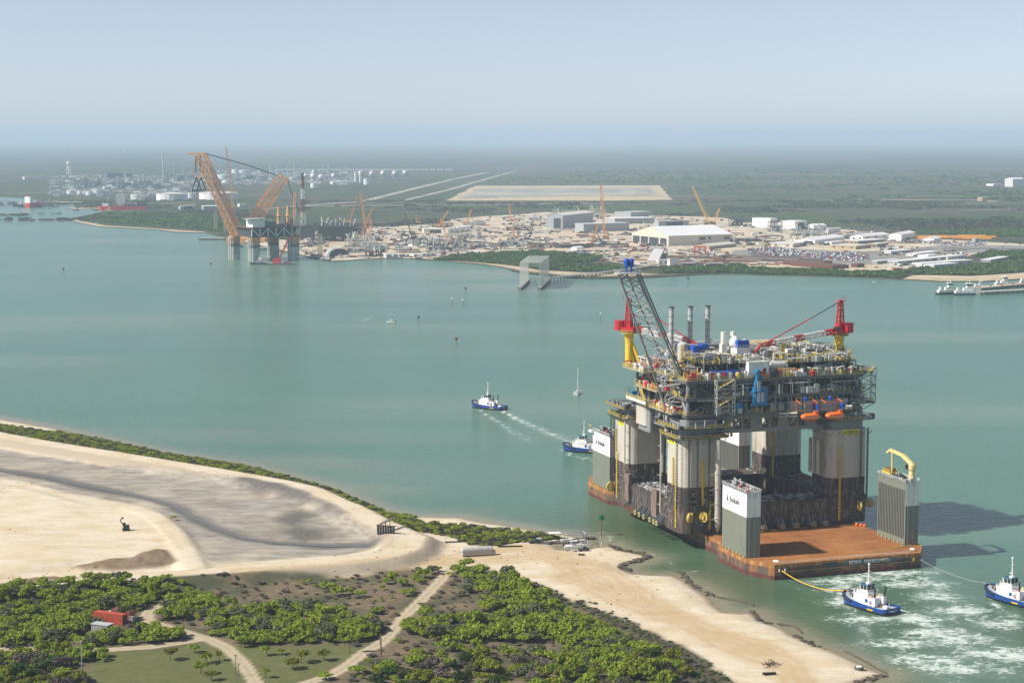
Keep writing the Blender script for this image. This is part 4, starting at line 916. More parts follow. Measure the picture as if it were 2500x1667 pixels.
def lifeboat(x,lab):
    p=APO+SV*x+SU*(TY0-6.6)+Vector((0,0,lz-3.0))
    e=thing('lifeboat',p,PHI,lab,'lifeboat','orange lifeboats hung on the platform'); secs=[(-4.3,.5,1.5,2.0),(-3.7,1.25,.6,2.7),(-2.4,1.55,.1,3.1),(0,1.65,0,3.2),(2.2,1.6,.1,3.2),(3.4,1.3,.4,3.0),(4.2,.6,1.1,2.4)]
    n=12; m_=MB(); V=[]
    for xx,wd,zb,zt in secs:
        for k in range(n):
            a=2*math.pi*k/n; V.append((xx,wd*math.cos(a)*(1 if math.sin(a)>-.2 else .8),(zb+zt)/2+(zt-zb)/2*math.sin(a)))
    F=[(i*n+k,i*n+(k+1)%n,(i+1)*n+(k+1)%n,(i+1)*n+k) for i in range(len(secs)-1) for k in range(n)]+[tuple(range(n-1,-1,-1)),tuple(range((len(secs)-1)*n,len(secs)*n))]
    m_.add(V,F); m_.obj('hull',orange,e,smooth=True); MB().prism(rrect(1.6,3.4,-.8,.8,.3,2),3.0,3.8).obj('conning_hatch',orange,e)
    w=MB(); 
    for k in range(5): w.box(-2.8+k*1.1,-2.3+k*1.1,-1.56,-1.45,1.9,2.2)
    w.obj('porthole',glass,e); MB().box(-4.0,4.0,-1.72,-1.6,1.25,1.5).obj('rubbing_strake',mat('strake_grey',(.5,.45,.4),.6),e)
    MB().path([(-2.6,.4,3.0),(-2.6,.8,7.0)],.06).path([(2.6,.4,3.0),(2.6,.8,7.0)],.06).obj('fall_wire',dsteel,e)
lifeboat(55.4,'orange enclosed lifeboat on the platform, nearer the turquoise wrapped gantry'); lifeboat(66.8,'orange enclosed lifeboat on the platform, right of the other one')
# flare boom
e=thing('flare_boom',(0,0,0)); e.parent=ARG
def at_h(px,py,z): x,y=uvp(px,py,z); return Vector((x,y,Az(z)))
bz=54.5; tz=122.0
B1=Vector((TX0-4.5,13.0,Az(53.5))); 
x1,y1=uvp(1631,1014,53.5); B1=Vector((x1,y1,Az(53.5))); x2,y2=uvp(1702,1016,53.5); B2=Vector((x2,y2,Az(53.5))); B3=(B1+B2)/2+Vector((3.0,12.0,7.0))
TT=None
tipx,tipy=min(((abs(uvp(1532,668,z)[1]-(B1.y+B2.y)/2+3),z) for z in np.arange(95,135,.5)))[1],0
zt=tipx; tx,ty=uvp(1532,668,zt); TP=Vector((tx,ty,Az(zt)))
T1=TP+Vector((-3.4,1.4,0)); T2=TP+Vector((3.6,-1.6,-.5)); T3=TP+Vector((1.0,3.0,-.5))
MB().tube(B1,T1,.46,10).tube(B3,T3,.36,8).obj('chord',tr,e); MB().tube(B2,T2,.62,10).obj('chord',tr,e)
m_=MB(); h_=MB(); n=13
for k in range(n):
    f0,f1=(k+.3)/n,(k+1.3)/n; f1=min(f1,1)
    a0,a1=B1.lerp(T1,f0),B1.lerp(T1,f1); b0,b1=B2.lerp(T2,f0),B2.lerp(T2,f1); c0,c1=B3.lerp(T3,f0),B3.lerp(T3,f1)
    h_.tube(a0,b0,.2,6).tube(b0,c0,.16,6).tube(c0,a0,.16,6)
    if k%2: m_.tube(a0,b1,.26,6).tube(b0,c1,.2,6).tube(c0,a1,.2,6)
    else: m_.tube(b0,a1,.26,6).tube(c0,b1,.2,6).tube(a0,c1,.2,6)
m_.obj('lattice_brace',steel,e); h_.obj('lattice_strut',lsteel,e)
m_=MB()
for d in (Vector((.9,-.5,.6)),Vector((.2,.4,1.0)),Vector((1.2,.3,.8))): m_.tube(B2+d,T2+d,.24,6)
m_.obj('flare_pipe',dsteel,e)
MB().prism([(TP.x-4.6,TP.y-3.6),(TP.x+4.4,TP.y-3.6),(TP.x+4.4,TP.y+3.4),(TP.x-4.6,TP.y+3.4)],TP.z,TP.z+.4).rail([(TP.x-4.6,TP.y-3.6,TP.z+.4),(TP.x+4.4,TP.y-3.6,TP.z+.4),(TP.x+4.4,TP.y+3.4,TP.z+.4),(TP.x-4.6,TP.y+3.4,TP.z+.4)],1.1,1.8,.1,closed=True).obj('tip_platform',lsteel,e)
for dx in (-.4,1.6): MB().tube((TP.x+dx,TP.y,TP.z+.4),(TP.x+dx,TP.y,TP.z+2.6),.4,8).lathe(TP.x+dx,TP.y,[(.5,TP.z+2.4),(1.1,TP.z+3.2),(1.15,TP.z+5.2),(.6,TP.z+6.2)],10).obj('flare_tip',blue,e)
m_=MB()
for P_,Q in ((B1,(TX0+6,TY0+2,LV[1])),(B2,(TX0+12,TY0+1,LV[2]-2)),(B2,(TX0+9,TY0+6,LV[0])),(B1,(TX0+2,TY0+10,LV[2]-1)),(B1.lerp(T1,.2),(TX0+4,TY0+4,LV[2]-1)),(B2.lerp(T2,.2),(TX0+12,TY0+3,LV[2]-1)),(B3,(TX0+4,TY0+14,LV[2]-1))): m_.tube(P_,Q,.4,8)
m_.obj('boom_support',tr,e)
for q in (B1,B2): MB().lathe(q.x,q.y,[(1.5,GB+1),(1.2,q.z-1),(1.0,q.z+.6)],10).obj('boom_foot',colgrey,e)
# ---- pedestal cranes (things of their own)
bw=mat('boom_white',(.74,.72,.7),.5)
def lattice(mb,p,q,w0,w1,n,t=.12,up=Vector((0,0,1))):
    p=Vector(p);q=Vector(q);d=(q-p).normalized(); s=d.cross(up).normalized(); u=s.cross(d).normalized()
    def cor(f):
        c=p.lerp(q,f); w=(w0+(w1-w0)*f)/2
        return [c+s*w+u*w,c-s*w+u*w,c-s*w-u*w,c+s*w-u*w]
    A_,B_=cor(0),cor(1)
    for a,b_ in zip(A_,B_): mb.beam(a,b_,t*1.4)
    for k in range(n):
        c0,c1=cor(k/n),cor((k+1)/n)
        for j in range(4):
            j2=(j+1)%4; mb.beam(c0[j],c0[j2],t)
            if k%2: mb.beam(c0[j],c1[j2],t)
            else: mb.beam(c0[j2],c1[j],t)
def pedestal_crane(x,y,zped,boom_dir,boom_len,drop,lab,rest):
    p=APO+SV*x+SU*y; e=thing('pedestal_crane',(p.x,p.y,AZ),PHI,lab,'crane','red cranes on the oil platform')
    bd=Vector((boom_dir[0],boom_dir[1],0)).normalized(); sd_=Vector((-bd.y,bd.x,0)); Z=Vector((0,0,1))
    zb=Az(zped)
    MB().lathe(0,0,[(1.7,D-.5),(1.7,zb-5),(2.2,zb-.6)],14).obj('pedestal',yellow,e,smooth=False)
    for a in (.9,2.4): MB().tube((math.cos(a)*0+.9,-.6*(1 if a<1 else -1),zb-4.5),(4.4,-3.4*(1 if a<1 else -1),D-.5),.75,10).obj('pedestal_brace',yellow,e)
    MB().lathe(0,0,[(3.9,zb-.7),(3.9,zb-.4)],14).rail([(3.9*math.cos(k*.5236),3.9*math.sin(k*.5236),zb-.4) for k in range(12)],1.1,2,.12,closed=True).obj('slew_walkway',yellow2,e)
    t=MB(); B=[bd*a+sd_*b_ for a,b_ in ((1.2,1.3),(1.2,-1.3),(-1.5,-1.3),(-1.5,1.3))]; top=[-bd*.2+bd*a+sd_*b_ for a,b_ in ((.5,.7),(.5,-.7),(-.7,-.7),(-.7,.7))]; H_=13.6
    for a,b_ in zip(B,top): t.beam(a+Z*(zb+1.8),b_+Z*(zb+H_),.42)
    for k in range(5):
        f,g=k/5,(k+1)/5
        for j in range(4):
            j2=(j+1)%4; a=(B[j]+Z*(zb+1.8)).lerp(top[j]+Z*(zb+H_),f); b_=(B[j2]+Z*(zb+1.8)).lerp(top[j2]+Z*(zb+H_),g); t.beam(a,b_,.26); c_=(B[j2]+Z*(zb+1.8)).lerp(top[j2]+Z*(zb+H_),f); t.beam(a,c_,.26)
    t.cbox(0,0,zb+1.8,2.2,2.2,3.0,math.atan2(bd.y,bd.x))
    t.obj('tower',red,e); hd=MB(); hp=-bd*.2+Z*(zb+H_); hd.cbox(hp.x,hp.y,hp.z-.3,2.0,2.0,1.2); hd.beam(hp+Z*.9,hp+Z*2.4-bd*1.4,.14).beam(hp+Z*2.4-bd*1.4,hp+Z*2.4-bd*2.8,.14).beam(hp+Z*2.4-bd*2.8,hp-bd*2.8-Z*.4,.14); hd.obj('tower_head',red,e)
    ang=math.atan2(bd.y,bd.x)
    MB().cbox(0,0,zb,5.4,4.8,1.9,ang).obj('turntable',red,e)
    q=-bd*4.6; MB().lathe(q.x,q.y,[(2.3,zb+.4),(2.3,zb+4.6)],12).obj('machinery_house',red,e); q=-bd*2.6+sd_*2.6; MB().cbox(q.x,q.y,zb+.6,2.6,2.2,3.0,ang).obj('machinery_house',red,e)
    q=bd*2.9+sd_*2.4; c_=MB().cbox(q.x,q.y,zb+1.2,2.3,2.0,2.6,ang).obj('cab',red,e); q2=q+bd*.75; MB().cbox(q2.x,q2.y,zb+1.7,1.0,2.08,1.7,ang).obj('cab_window',glass,c_)
    pb=bd*2.0+Z*(zb+1.4); pt=bd*boom_len+Z*(zb+1.4-drop)
    segs=[(0,.16,red),(.16,.44,bw),(.44,.56,red),(.56,.82,bw),(.82,1.0,red)]
    for a,b_,mm in segs:
        s_=MB(); w=lambda f:1.9 if f<.8 else 1.9-(f-.8)*4.5
        lattice(s_,pb.lerp(pt,a),pb.lerp(pt,b_),w(a),w(b_),max(2,int((b_-a)*22)),.26); s_.obj('boom',mm,e)
    j_=MB(); tip=pt; j2=tip+bd*2.6-Z*2.6; j_.beam(tip,j2,.8,.6).beam(j2,j2-Z*1.6,.3); j_.obj('boom_head',red,e)
    MB().cbox(j2.x,j2.y,j2.z-3.4,.8,.8,1.9).obj('hook_block',yellow,e)
    hp=hp+Z*.4; mid=pt.lerp(hp,.62)+Z*-.4
    MB().tube(pt.lerp(pb,.08)+sd_*.4+Z*.6,mid+sd_*.3,.13,5).tube(pt.lerp(pb,.08)-sd_*.4+Z*.6,mid-sd_*.3,.13,5).obj('pendant',red,e)
    w_=MB()
    for o_ in (-.5,-.15,.2,.5): w_.tube(mid+sd_*o_*.6,hp+sd_*o_,.06,4)
    w_.obj('luffing_rope',dsteel,e)
    r=pb.lerp(pt,rest); e2=MB().tube((r.x,r.y,D),(r.x,r.y,r.z-1.8),.75,10).beam((r.x,r.y,D+7),(r.x+4,r.y+2.5,D),.45).cbox(r.x,r.y,r.z-1.8,3.2,3.2,.4).beam((r.x-1.3,r.y,r.z-1.6),(r.x-1.3,r.y,r.z+1.4),.3).beam((r.x+1.3,r.y,r.z-1.6),(r.x+1.3,r.y,r.z+1.4),.3)
    e2.obj('boom_rest',yellow,ARG).location=(x,y,0)
pedestal_crane(80.5,18.0,84.5,(-1,-.19),42.0,4.0,'red pedestal crane at the right end of the platform, boom laid over a yellow post',.70)
pedestal_crane(1.2,61.0,84.0,(.93,-.9),30.0,4.6,'red pedestal crane on a tall yellow column behind the flare boom',.64)
# ------------------------------------------------------------------ vegetation of the near shore
def leafmat(name,c0,c1,val=.38):
    m,N,L=newmat(name); b=N['Principled BSDF']; tc=N.new('ShaderNodeTexCoord'); n=noise_node(N,L,tc.outputs['Object'],.7,4,.7); oi=N.new('ShaderNodeObjectInfo')
    c=mixc(N,L,ramp(N,L,n.outputs[0],.35,.65).outputs[0],c0,c1); hs=N.new('ShaderNodeHueSaturation'); L.new(c,hs.inputs['Color'])
    mr=N.new('ShaderNodeMapRange'); L.new(oi.outputs['Random'],mr.inputs[0]); mr.inputs[3].default_value=1-val; mr.inputs[4].default_value=1+val; L.new(mr.outputs[0],hs.inputs['Value'])
    mh=N.new('ShaderNodeMapRange'); L.new(oi.outputs['Random'],mh.inputs[0]); mh.inputs[3].default_value=.46; mh.inputs[4].default_value=.515; L.new(mh.outputs[0],hs.inputs['Hue'])
    L.new(hs.outputs[0],b.inputs['Base Color']); b.inputs['Roughness'].default_value=.7; b.inputs['Specular IOR Level'].default_value=.2
    tr_=N.new('ShaderNodeBsdfTranslucent'); L.new(hs.outputs[0],tr_.inputs[0]); mx=N.new('ShaderNodeMixShader'); mx.inputs[0].default_value=.22; L.new(b.outputs[0],mx.inputs[1]); L.new(tr_.outputs[0],mx.inputs[2]); L.new(mx.outputs[0],N['Material Output'].inputs[0]); return m
leafA=leafmat('mesquite_leaf',(.14,.20,.010),(.28,.335,.03)); leafB=leafmat('dull_leaf',(.07,.085,.035),(.15,.15,.075)); leafC=leafmat('bare_twig',(.12,.095,.075),(.2,.165,.135)); leafD=leafmat('dark_leaf',(.03,.07,.012),(.075,.13,.02)); bark=mat('bark',(.12,.09,.065),.9)
def crown_arrays(seed,n,h=1.0,lobes=9,size=.085,flat=1.0,zlo=.12,slo=.13,sra=.13):
    """unit crown about 1 wide: (verts,quads) of leaf clumps spread over many uneven lobes"""
    r=np.random.default_rng(seed); P=[];ang=r.random(lobes)*6.283; rad=np.sqrt(r.random(lobes))*.36
    C=np.stack([np.cos(ang)*rad,np.sin(ang)*rad,zlo+.18+r.random(lobes)*(h*.72-.3)*(1-rad*1.1)],1); S=slo+r.random(lobes)*sra
    k=r.integers(0,lobes,n); d=r.normal(size=(n,3)); d/=np.linalg.norm(d,axis=1)[:,None]; d[:,2]=np.abs(d[:,2])*.9-.25*r.random(n)
    rg=np.where(r.random(n)<.16,.5+r.random(n)*1.0,.55+.5*r.random(n)); c=C[k]+d*(S[k]*rg)[:,None]*np.array([1,1,.9]); c[:,2]=np.maximum(c[:,2],.04)
    nn=d+r.normal(size=(n,3))*.5; nn/=np.linalg.norm(nn,axis=1)[:,None]
    a=np.cross(nn,r.normal(size=(n,3))); a/=np.linalg.norm(a,axis=1)[:,None]; b_=np.cross(nn,a); s=(size*(.6+.8*r.random(n)))[:,None]
    V=np.stack([c-a*s*.5-b_*s*.35,c+a*s*.5-b_*s*.5,c+a*s*.45+b_*s*.5,c-a*s*.5+b_*s*.4],1).reshape(-1,3)
    return V,np.arange(4*n).reshape(-1,4)
CROWNS=[crown_arrays(100+k,820,h=.6+.1*(k%3),lobes=17+k%6,size=.066,slo=.085,sra=.10) for k in range(8)]
LOWC=[crown_arrays(140+k,260,h=.5,lobes=8,size=.12) for k in range(5)]
LOWT=[crown_arrays(180+k,16,h=.6,lobes=5,size=.4) for k in range(5)]
FARC=[crown_arrays(160+k,46,h=.6,lobes=6,size=.27) for k in range(6)]
CROWN_ME={}
def crown_mesh(k,mt,arr=CROWNS,tagn='c'):
    key=(k,mt.name,tagn)
    if key not in CROWN_ME:
        me=np_mesh('crown',arr[k][0],arr[k][1]); me.materials.append(mt); CROWN_ME[key]=me
    return CROWN_ME[key]
def mass(name,items,arr,mt,label,kind='stuff',cat=None):
    VV=[];QQ=[];b_=0
    for x,y,z,w,h,rot,k in items:
        V,Q=arr[k%len(arr)]; c,s=math.cos(rot),math.sin(rot)
        X=(V[:,0]*c-V[:,1]*s)*w+x; Y=(V[:,0]*s+V[:,1]*c)*w+y; Zc=V[:,2]*h+z
        VV.append(np.stack([X,Y,Zc],1)); QQ.append(Q+b_); b_+=len(V)
    if not VV: return
    me=np_mesh(name,np.concatenate(VV),np.concatenate(QQ)); me.materials.append(mt); ob(name,me,kind=kind,label=label)
def inpoly(poly,x,y):
    c=False; n=len(poly); j=n-1
    for i in range(n):
        xi,yi=poly[i];xj,yj=poly[j]
        if (yi>y)!=(yj>y) and x<(xj-xi)*(y-yi)/(yj-yi)+xi: c=not c
        j=i
    return c
def scatter(poly,spacing,seed,jitter=.45):
    r=random.Random(seed); xs=[p[0] for p in poly]; ys=[p[1] for p in poly]; out=[]; row=0
    y=min(ys)
    while y<max(ys):
        x=min(xs)+(row%2)*spacing/2
        while x<max(xs):
            a,b_=x+r.uniform(-jitter,jitter)*spacing,y+r.uniform(-jitter,jitter)*spacing
            if inpoly(poly,a,b_): out.append((a,b_))
            x+=spacing
        y+=spacing*.87; row+=1
    return out
T_B1=GP([(-40,1465),(0,1459),(128,1451),(213,1444),(298,1442),(425,1432),(447,1440),(395,1474),(332,1493),(238,1498),(213,1520),(238,1528),(195,1546),(205,1560),(298,1553),(383,1530),(468,1551),(459,1559),(362,1574),(238,1583),(170,1574),(106,1576),(0,1581),(-40,1583)],1)
T_B2=GP([(378,1487),(425,1470),(468,1446),(520,1466),(532,1502),(502,1510),(451,1515),(396,1517)],1)
T_B3=GP([(506,1536),(523,1502),(549,1480),(600,1492),(655,1483),(787,1483),(796,1506),(779,1519),(838,1532),(919,1534),(923,1557),(898,1568),(838,1572),(728,1574),(625,1582),(560,1562),(510,1555)],1)
T_B5=GP([(1106,1382),(1136,1384),(1187,1393),(1230,1410),(1280,1431),(1323,1455),(1361,1478),(1400,1496),(1453,1518),(1500,1546),(1552,1572),(1606,1597),(1644,1612),(1672,1636),(1680,1667),(1690,1700),(1330,1700),(1370,1640),(1400,1600),(1320,1570),(1180,1570),(1090,1572),(985,1552),(968,1538),(1010,1515),(1060,1510),(1110,1518),(1150,1505),(1190,1520),(1230,1500),(1160,1490),(1180,1472),(1176,1450),(1130,1420),(1112,1402)],1)
T_B7=GP([(980,1600),(1005,1590),(1040,1612),(1070,1590),(1130,1575),(1250,1585),(1330,1590),(1400,1620),(1400,1700),(1150,1720),(960,1690),(860,1650),(870,1632),(910,1618),(980,1640),(1010,1640)],1)
T_B8=GP([(-40,1600),(20,1585),(90,1590),(150,1580),(235,1590),(262,1612),(200,1622),(150,1635),(90,1645),(200,1650),(225,1690),(-40,1700)],1)
def offpath(pts,d):
    a=np.array(pts); return [tuple(v) for v in a[np.minimum.reduce([ldist(p,a[:,0],a[:,1]) for p in PATHW])>d].tolist()]
BUSH=[]
for poly,sp,seed in ((T_B1,3.2,1),(T_B2,3.2,2),(T_B3,3.3,3),(T_B5,3.5,4),(T_B7,4.0,5),(T_B8,3.4,6)):
    r=random.Random(seed*77)
    for x,y in offpath(scatter(poly,sp,seed),3.3):
        if poly is T_B7 and r.random()<.22: continue
        w=r.choice([r.uniform(2.2,4.2),r.uniform(3.5,6),r.uniform(4.5,8.2)]); BUSH.append((x,y,w,w*r.uniform(.62,.95),r.random()*6.28,r.randrange(8),seed))
for px,py,w in ((1138,1388,8.5),(1115,1398,6),(1100,1408,4),(1016,1420,5.5),(1036,1412,6.5),(1055,1402,6),(1068,1395,4.5),(1026,1426,4.5),(944,1425,5),(962,1420,6.5),(984,1430,5.5),(935,1440,3),(995,1455,6),(1010,1448,4),(800,1442,7.5),(820,1455,7),(880,1458,5.5),(850,1450,4.5),(770,1470,2.4),(830,1505,7),(845,1515,6),(815,1520,6),(862,1528,6),(880,1520,5),(920,1500,5),(905,1510,4.5),(930,1492,4),(755,1424,3.5),(742,1426,3),(771,1432,2.6),(794,1423,2.2),(846,1418,2.2),(932,1467,2.4),(955,1460,2.6),(913,1467,1.8),(1140,1448,5.5),(1128,1455,4.5),(1026,1478,2.5),(1108,1483,1.6),(972,1570,3.2),(428,1274,0),(425,1270,3.6)):
    if w: g=G(px,py,1.0); r=random.Random(px*31+py); BUSH.append((g.x,g.y,w,w*r.uniform(.62,.85),r.random()*6.28,r.randrange(8),0))
BUSH.sort(key=lambda b_:b_[1]-b_[2]*6)
far_b=[]
ZL=['leafy shrub standing apart on the bare brown ground between the paths','green shrub of the thicket round the red containers','green shrub of the thicket inside the path bend','green shrub of the middle thicket above the right clearing','green shrub of the long thicket beside the sand spit','green shrub of the patchy lower thicket right of the two-track path','green shrub of the lower left thicket beside the lawn']
for i,(x,y,w,h,rot,k,zn) in enumerate(BUSH):
    z=near_z(x,y)-.1
    if i<300:
        dull=random.Random(i).random()
        o=ob('shrub',crown_mesh(k,leafA if dull<.62 else (leafD if dull<.72 else (leafB if dull<.9 else leafC))),None,(x,y,z),rot,ZL[zn],'shrub',('lone shrubs on brown ground','shrubs round the containers','shrubs inside the path bend','shrubs of the middle thicket','shrubs of the thicket by the spit','shrubs of the patchy lower thicket','shrubs beside the lawn')[zn]); o.scale=(w*(.8+.45*((i*37)%10)/10),w*(.8+.45*((i*53)%10)/10),h*(1.0+.5*((i*71)%10)/10))
    else: far_b.append((x,y,z,w,h*1.25,rot,k))
mass('thicket',[q for i_,q in enumerate(far_b) if i_%5],CROWNS,leafA,'rest of the green scrub thickets behind the nearest shrubs')
mass('dull_thicket',far_b[::5],CROWNS,leafB,'duller olive shrubs scattered through the thickets')
# low vegetation: dull brush, dike-side bushes, turf
low=[];dk=[]
for poly,sp,seed,arr in ((SCRUBZ,6.0,21,low),):
    r=random.Random(seed)
    for x,y in offpath([q for q in scatter(poly,sp,seed) if -260<q[0]<170 and 520<q[1]<760],3.0):
        if inpoly(LAWN,x,y): continue
        if r.random()<.85: w=r.uniform(1.0,3.6); arr.append((x,y,near_z(x,y)-.05,w,w*.6,r.random()*6.28,r.randrange(5)))
mass('dry_brush',low,LOWC,leafC,'leafless grey-brown brush between the foreground shrubs')
r=random.Random(9); dark2=[]
sx=np.array(scatter([(-360,760),(120,700),(120,860),(-100,1130),(-360,1130)],2.5,33)); sx=[tuple(v) for v in sx[(ldist(STRIP,sx[:,0],sx[:,1])<7.5)&(sdist(SHOREW,sx[:,0],sx[:,1])>2)].tolist()]
for x,y in scatter(OUTERV,2.6,31)+sx:
    if not(-360<x<120): continue
    z=near_z(x,y); w=r.uniform(1.8,4.4)
    (dk if (r.random()<.62) else dark2).append((x,y,z-.1,w,w*.7,r.random()*6.28,r.randrange(5)))
mass('dike_scrub',dk,LOWC,leafA,'low green bushes along the outer foot of the dike')
mass('dark_scrub',dark2,LOWC,leafB,'low grey-green bushes between the dike and the water')
dz=[]
for x,y in scatter(DARKZ,2.2,32):
    w=r.uniform(.8,2.4); dz.append((x,y,near_z(x,y)-.1,w,w*.55,r.random()*6.28,r.randrange(5)))
mass('brown_brush',dz[::2],LOWC,leafC,'brown brush along the edge of the sand'); mass('turf_brush',dz[1::2],LOWC,leafD,'dark green low plants along the edge of the sand')
db=[];r=random.Random(404); wx_=np.array([r.uniform(-300,165) for k in range(5200)]); wy_=np.array([r.uniform(540,1000) for k in range(5200)])
ok=(sdist(SHOREW,wx_,wy_)>4)&(sdist(SCRUBZ,wx_,wy_)<0)&(sdist(POND,wx_,wy_)<0); q=fbm(wx_,wy_,40,77); ok&=(q>-.02)&((sdist(BOWL,wx_,wy_)<0)|(q>.25))
for x,y in zip(wx_[ok].tolist(),wy_[ok].tolist()):
    w=r.uniform(.3,.9); db.append((x,y,near_z(x,y)-.05,w,w*.5,r.random()*6.28,r.randrange(5)))
mass('sand_weeds',db,LOWT,leafC,'tiny dry weeds and debris dotted over the sand')
# separate small trees on the lawn
def tree(px,py,w,h,label,mt=leafA,k=0,lean=0.0,name='small_tree'):
    g=G(px,py,1.0); z=near_z(g.x,g.y); e=thing(name,(g.x,g.y,z-.1),0,label,'tree','small trees on and beside the clearing'); r=random.Random(px)
    m_=MB(); top=Vector((lean*h,0,h*.55)); m_.tube((0,0,0),top*.5,.16,6,.12).tube(top*.5,top,.12,6,.07)
    for j in range(4):
        a=r.random()*6.28; m_.tube(top*r.uniform(.45,.9),top+Vector((math.cos(a)*w*.3,math.sin(a)*w*.3,h*.2)),.07,5,.03)
    m_.obj('trunk',bark,e); c=ob('crown',crown_mesh(k,mt),e,(top.x,top.y,h*.14),r.random()*6.28); c.scale=(w,w,h*1.0)
for i,a in enumerate(((476,1594,5,4.4,'round tree at the lawn edge below the path fork'),(416,1612,5.5,6,'spreading tree in the middle of the mown clearing'),(503,1619,5,4.6,'small round tree left of the curving path'),(536,1613,3,5,'thin upright tree beside the curving path'),(491,1645,6,6,'tree with pale crown low in the mown clearing'),(515,1662,5,4,'bushy tree at the bottom edge by the curving path'),(652,1600,4.6,5,'yellowish small tree alone right of the curving path'),(688,1598,4,3,'low sparse tree right of the yellowish one'),(735,1618,6,6.5,'tall two-lobed tree in the right clearing'),(716,1634,6,5,'spreading tree in front of the two-lobed one'),(790,1612,5,4.8,'round tree between the clearing and the two-track path'),(648,1655,3.4,5,'thin tree at the lower middle of the right clearing'),(795,1658,6,3.4,'flat bush tree at the bottom by the two-track path'),(854,1594,3,10,'tall lollipop tree standing in a pale ring'),(305,1512,7.5,7.5,'big dark tree beside the rust-red containers'),(590,1580,5,6,'tree with a dark trunk at the thicket edge'))):
    tree(*a[:5],leafD if i in (14,) else leafA,i%8,.05*((i%3)-1))
# bare poles and dead trunks
def pole(px,py,h,label,r=.12,mt=wood,name='utility_pole',tilt=0):
    g=G(px,py,1.0); m_=MB().tube((0,0,-.3),(tilt,0,h),r,6,r*.8); m_.beam((tilt-.6,0,h-.5),(tilt+.6,0,h-.5),.14)
    m_.obj(name,mt,None,label=label,cat='pole').location=(g.x,g.y,near_z(g.x,g.y))
pole(200,1642,10.5,'grey lamp pole in front of the lower left thicket',.13,lsteel); pole(930,1602,7.5,'dark wooden post beside the two-track path',.3); pole(576,1650,7,'dead leafless trunk by the curving path',.16); pole(583,1652,4.5,'shorter dead trunk by the curving path',.14)
# ------------------------------------------------------------------ things on the near shore
def corr_box(e,L_,Wd,H_,mt,dark=None):
    MB().box(-L_/2,L_/2,-Wd/2,Wd/2,.15,H_).obj('body',mt,e); m_=MB(); n=int(L_/.42)
    for k in range(n):
        x=-L_/2+.3+k*(L_-.6)/(n-1)
        for s in (-1,1): m_.box(x-.09,x+.09,s*Wd/2-.05,s*Wd/2+.05,.35,H_-.15)
    m_.obj('corrugation',mt,e,kind='stuff'); f=MB()
    for s in (-1,1):
        f.beam((-L_/2,s*Wd/2,H_),(L_/2,s*Wd/2,H_),.16); f.beam((-L_/2,s*Wd/2,.2),(L_/2,s*Wd/2,.2),.16)
        for t in (-1,1): f.beam((t*L_/2,s*Wd/2,.1),(t*L_/2,s*Wd/2,H_+.03),.18)
    f.obj('corner_frame',mt,e); MB().box(L_/2,L_/2+.06,-Wd/2+.15,-.04,.3,H_-.15).box(L_/2,L_/2+.06,.04,Wd/2-.15,.3,H_-.15).obj('door',dark or mt,e)
cont1=mat('container_red',(.42,.075,.03),.6,wear=(.25,.06,.03),wear_amt=.3); cont2=mat('container_maroon',(.23,.07,.055),.6,wear=(.14,.06,.05),wear_amt=.4)
def shore(px,py,z=1.0):
    g=G(px,py,z); g.z=near_z(g.x,g.y); return g
e=thing('shipping_container',shore(269,1521),R(-24),'long orange-red shipping container behind the shed','container'); corr_box(e,12.2,2.6,3.6,cont1,mat('container_dark',(.16,.04,.03),.7))
e=thing('shipping_container',shore(301,1513),R(-30),'dark maroon shipping container behind the orange-red one','container'); corr_box(e,8.5,2.6,3.6,cont2,cont1)
e=thing('grey_bin',shore(323,1518),R(-20),'small grey bin beside the maroon container','bin'); MB().prism(rrect(-.8,.8,-.8,.8,.2,2),0,1.9).obj('body',steel,e); MB().box(-.85,.85,-.85,.85,1.9,2.05).obj('lid',lsteel,e)
e=thing('tool_shed',shore(254,1543),R(-22),'grey plank shed with open side in front of the red containers','shed')
MB().box(-4,2.4,-1.6,1.6,0,2.8).obj('wall',mat('plank_grey',(.3,.3,.29),.8,var=.25,scale=1.5),e); MB().prism([(-4.3,-1.9),(2.8,-1.9),(2.8,1.9),(-4.3,1.9)],2.8,2.95).obj('roof',lsteel,e); MB().box(2.4,2.46,-1.4,1.4,.1,2.5).obj('doorway',black,e)
for k in range(8): MB().box(-3.9+k*.8,-3.2+k*.8,-1.66,-1.603,.1,2.7).obj('plank',MATS['plank_grey'],e)
e=thing('propane_tank',shore(262,1549),R(-8),'white horizontal propane tank on the ground before the shed','tank'); MB().hcyl((-1.7,0,.85),(1.7,0,.85),.55,12).obj('vessel',white,e,smooth=True); MB().box(-1.3,-1,-.4,.4,0,.5).box(1,1.3,-.4,.4,0,.5).obj('saddle',steel,e); MB().lathe(.1,0,[(.18,1.35),(.18,1.65)],8).obj('valve_cap',white,e)
e=thing('water_tank',shore(337,1543),0,'black upright plastic water tank near the dirt turnaround','tank'); MB().lathe(0,0,[(1.3,0),(1.35,1.9),(1.1,2.3),(.35,2.5)],14).obj('vessel',black,e); MB().lathe(0,0,[(.3,2.5),(.3,2.62)],8).obj('lid',dsteel,e)
e=thing('utility_cart',shore(358,1546),R(20),'small blue and white cart right of the black tank','cart'); MB().box(-1.2,1.2,-.6,.6,.4,.8).obj('bed',blue2,e); MB().box(-.3,1.1,-.62,.62,.8,1.6).obj('cab',lsteel,e)
for x in (-.7,.7):
    for s in (-.62,.62): MB().tube((x,s-.1,.4),(x,s+.1,.4),.36,10).obj('wheel',black,e)
e=thing('stacked_roll',shore(271,1504),R(10),'white and silver stacked rolls on the grass by the containers','roll'); MB().hcyl((-.9,0,.6),(.9,0,.6),.6,10).obj('roll',lsteel,e); MB().hcyl((-.6,.1,1.5),(.7,.1,1.5),.5,10).obj('roll',white,e)
